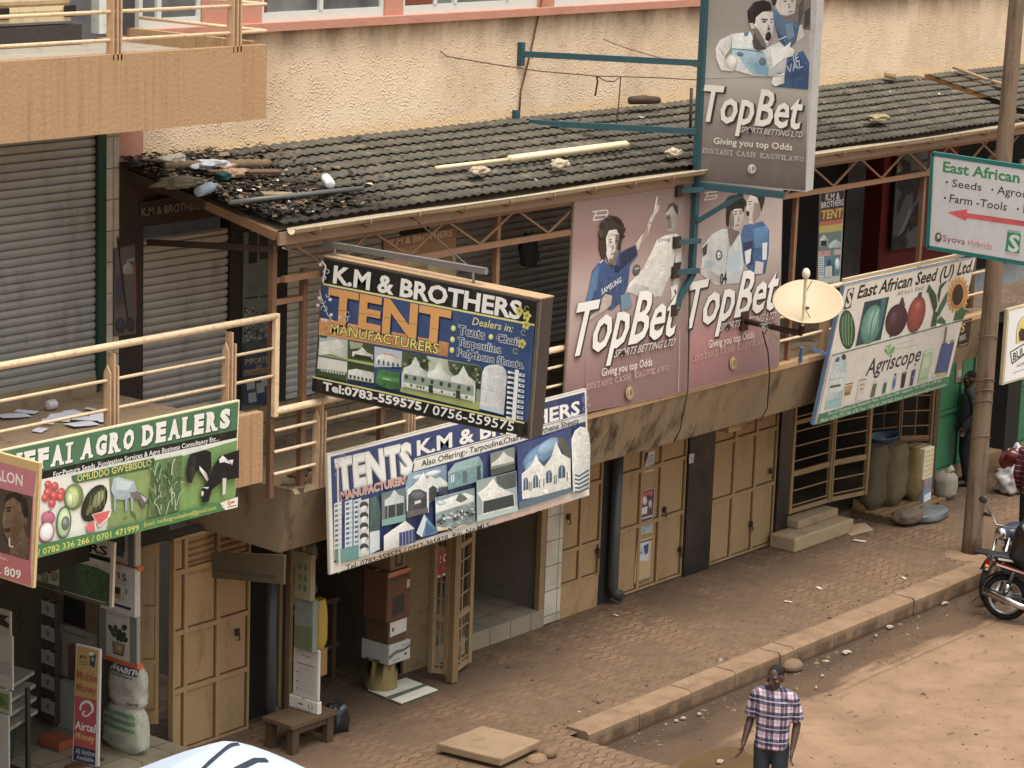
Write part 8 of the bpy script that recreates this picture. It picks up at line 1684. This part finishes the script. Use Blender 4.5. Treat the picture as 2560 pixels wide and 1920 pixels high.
# ------------------------------------------------------------------ motorcycles
M_TYRE = solid('tyre_rubber', (30, 28, 27), .8); M_RIM = colmat('alloy_rim', .3, .06, .25, (110, 86, 64), 8, metallic=.7, spec=.5); M_ENG = colmat('engine_metal', .4, .1, .4, (70, 56, 44), 8, metallic=.5)
def torus(m, c, R_, r_, n=40, k=12, sq=1.0):
    c = Vector(c); vs = []
    for i in range(n):
        a = 2*math.pi*i/n
        for j in range(k):
            b = 2*math.pi*j/k; rr = R_+r_*math.cos(b); vs.append(c+Vector((r_*sq*math.sin(b), rr*math.cos(a), rr*math.sin(a))))
    return m.add(vs, [(i*k+j, ((i+1) % n)*k+j, ((i+1) % n)*k+(j+1) % k, i*k+(j+1) % k) for i in range(n) for j in range(k)], smooth=True)
def motorbike(label, loc, rz, tank=(40, 40, 46)):
    r = thing('motorcycle', label, 'motorcycle', loc, 'motorcycles at the right edge', rz)
    def b(name, m, mat, par=None): return m.build(name, mat, par or r, local=True)
    for y in (0, -1.26):
        m = MB((190, 188, 184)); torus(m, (0, y, .31), .222, .018, sq=1.6); m.tube([(-.05, y, .31), (.05, y, .31)], .05, 14)
        for k in range(5):
            a = 2*math.pi*k/5+.3; d = Vector((0, math.cos(a), math.sin(a))); n_ = Vector((0, -math.sin(a), math.cos(a)))
            for s_ in (-.012, .012): m.bar(Vector((0, y, .31))+d*.04+n_*s_*2, Vector((0, y, .31))+d*.21+n_*s_, .022, .016)
        w_ = b('wheel', m, M_RIM); m = MB(); torus(m, (0, y, .31), .262, .048, 48, 12, .95); b('tyre', m, M_TYRE, w_)
        if y == 0: m = MB((150, 146, 140)); m.tube([(-.03, y, .31), (.03, y, .31)], .1, 18); b('brake_drum', m, M_ENG, w_)
    m = MB((30, 30, 32)); m.tube([(0, .12, .80), (0, -.45, .74), (0, -.95, .88)], .025, 8); m.tube([(0, -.95, .88), (0, -.75, .35), (0, -.35, .3), (0, -.3, .7)], .025, 8)
    for s_ in (-1, 1): m.tube([(s_*.1, 0, .31), (s_*.09, -.42, .36)], .022, 8)
    b('frame', m, M_BLACK)
    for s_ in (-1, 1):
        m = MB((40, 40, 42)); m.tube([(s_*.12, .0, .33), (s_*.12, -.12, .70)], .03, 10); o = b('shock_absorber', m, M_BLACK); m = MB((206, 204, 200)); m.tube([(s_*.12, -.02, .40), (s_*.12, -.06, .52)], .038, 10); b('spring', m, M_CHROME, o)
    m = MB((26, 26, 28)); m.loft([[(x, y, z+.015*math.cos(x*9)) for x, z in ((-.12, .80), (-.13, .85), (-.08, .885), (.08, .885), (.13, .85), (.12, .80))] for y in (.14, .0, -.2, -.42, -.5)]); b('seat', m, M_BLACK)
    m = MB((226, 210, 190)); 
    for s_ in (-1, 1): m.box(s_*.132-.003, s_*.132+.003, -.44, .1, .825, .85)
    b('seat_stripe', m, M_PLASTIC)
    m = MB((34, 32, 34)); 
    for s_ in (-1, 1): m.prism([(s_*.1, .16, .80), (s_*.12, -.4, .72), (s_*.12, -.42, .60), (s_*.1, .0, .66)], (s_*.03, 0, 0))
    o = b('side_panel', m, M_BLACK); m = MB((200, 60, 50))
    for s_ in (-1, 1): m.prism([(s_*.132, .13, .785), (s_*.152, -.38, .71), (s_*.152, -.38, .695), (s_*.132, .12, .77)], (s_*.003, 0, 0))
    m.col = (228, 214, 196)
    for s_ in (-1, 1): m.prism([(s_*.132, .12, .77), (s_*.152, -.38, .695), (s_*.152, -.38, .675), (s_*.132, .11, .75)], (s_*.003, 0, 0))
    b('panel_stripe', m, M_PLASTIC, o)
    m = MB(tank); m.ell((0, -.68, .88), .14, .24, .12, None, 18, 12, .8); b('fuel_tank', m, M_BLACK)
    m = MB((120, 116, 110)); m.obox((0, -.62, .48), .24, .3, .22); 
    for k in range(6): m.obox((0, -.74, .56+k*.022), .2, .16, .01)
    m.tube([(-.16, -.55, .45), (.16, -.55, .45)], .08, 14); b('engine', m, M_ENG)
    m = MB((206, 204, 200)); m.tube([(-.13, -.78, .5), (-.15, -.82, .32), (-.16, -.55, .25), (-.165, -.25, .27), (-.17, .25, .40)], [.02, .022, .026, .05, .056], 14); b('exhaust', m, M_CHROME)
    m = MB((24, 24, 26)); m.loft([[(x, .0+(.33)*math.cos(a), .31+.33*math.sin(a)+(.02 if abs(x) < .05 else 0)) for x in (-.07, -.03, .03, .07)]+[(x, (.32)*math.cos(a), .31+.32*math.sin(a)) for x in (.07, -.07)] for a in [math.radians(q) for q in range(-8, 130, 12)]]); m.prism([(-.07, .34, .27), (.07, .34, .27), (.08, .42, .18), (-.08, .42, .18)], (0, .012, .004)); b('mudguard', m, M_BLACK)
    m = MB((24, 24, 26)); m.loft([[(x, -1.26+.335*math.cos(a), .31+.335*math.sin(a)) for x in (-.06, 0, .06)]+[(x, -1.26+.325*math.cos(a), .31+.325*math.sin(a)) for x in (.06, -.06)] for a in [math.radians(q) for q in range(20, 150, 12)]]); b('mudguard', m, M_BLACK)
    m = MB((36, 36, 38)); 
    for s_ in (-1, 1): m.tube([(s_*.1, .44, .87), (s_*.1, -.02, .86)], .012, 6); m.tube([(s_*.1, .28, .86), (s_*.13, .02, .70)], .010, 6)
    for k in range(4): m.tube([(-.1, .04+k*.08, .865), (.1, .04+k*.08, .865)], .01, 6)
    m.box(-.1, .1, .1, .42, .868, .876); b('luggage_rack', m, M_BLACK)
    m = MB((160, 30, 28)); m.obox((0, .26, .74), .12, .06, .07); b('tail_light', m, M_PLASTIC)
    for s_ in (-1, 1):
        m = MB((206, 120, 40)); m.ell((s_*.14, .24, .72), .03, .03, .025, None, 10, 8); b('indicator', m, M_PLASTIC)
        m = MB((196, 194, 190)); m.tube([(s_*.09, -1.26, .31), (s_*.09, -1.02, .88)], .022, 10); b('fork', m, M_CHROME)
    m = MB((206, 204, 200)); m.tube([(-.36, -.82, 1.08), (-.24, -.9, 1.10), (-.14, -.95, 1.0), (.14, -.95, 1.0), (.24, -.9, 1.10), (.36, -.82, 1.08)], .013, 10); h = b('handlebar', m, M_CHROME)
    for s_ in (-1, 1):
        m = MB((30, 30, 30)); m.tube([(s_*.27, -.885, 1.095), (s_*.40, -.79, 1.075)], .02, 10); b('grip', m, M_BLACK, h)
        m = MB((60, 60, 62)); m.tube([(s_*.28, -.93, 1.09), (s_*.40, -.86, 1.07)], .007, 6); b('brake_lever', m, M_STEEL, h)
        m = MB((60, 58, 56)); m.tube([(s_*.24, -.92, 1.11), (s_*.28, -.98, 1.22), (s_*.34, -.96, 1.28)], .008, 6); m.ell((s_*.36, -.95, 1.31), .065, .02, .055, None, 14, 8); b('mirror', m, M_BLACK, h)
    m = MB((40, 44, 60)); m.ell((0, -1.04, .93), .1, .1, .1, None, 16, 10); hl = b('headlight', m, M_BLACK); m = MB((210, 214, 216)); m.ell((0, -1.10, .93), .085, .05, .085, None, 16, 10); b('lens', m, M_CHROME, hl)
    return r
b1 = at(2514, 1492, Z=.31); r1 = math.radians(12)
motorbike('black and red motorcycle with a chrome exhaust whose rear half shows at the right edge', (b1.x, b1.y, 0), r1)
b2 = at(2505, 1330, Z=.95); h2 = math.radians(-88); M2 = Matrix.Rotation(h2, 3, 'Z'); off = M2 @ Vector((0, -1.06, .95))
motorbike('second motorcycle behind the first, its round mirror and chrome fork facing the kerb', (b2.x-off.x, b2.y-off.y, 0), h2, (46, 54, 70))
# rider in a black leather jacket seated on the nearer motorcycle
SIT = dict(upright=0, head=(0, -.15, 1.50), neck=(0, -.09, 1.36), chest=(0, -.06, 1.16), pelvis=(0, .0, .92), shL=(.18, -.08, 1.30), elL=(.27, -.28, 1.10), wrL=(.33, -.5, 1.10), shR=(-.18, -.08, 1.30), elR=(-.27, -.28, 1.10), wrR=(-.33, -.5, 1.10), hdL=(0, -1, -.1), hdR=(0, -1, -.1),
           hpL=(.1, -.03, .90), knL=(.24, -.42, .72), anL=(.2, -.38, .33), toeL=(.21, -.52, .29), hpR=(-.1, -.03, .90), knR=(-.24, -.42, .72), anR=(-.2, -.38, .33), toeR=(-.21, -.52, .29))
M1 = Matrix.Rotation(r1, 3, 'Z'); o1 = M1 @ Vector((0, -.13, 0))
person('rider in a shiny black jacket seated on the nearer motorcycle, cut by the right edge', (b1.x+o1.x, b1.y+o1.y, 0), r1, SIT, M_LEA, M_BTR, long_sleeve=True)
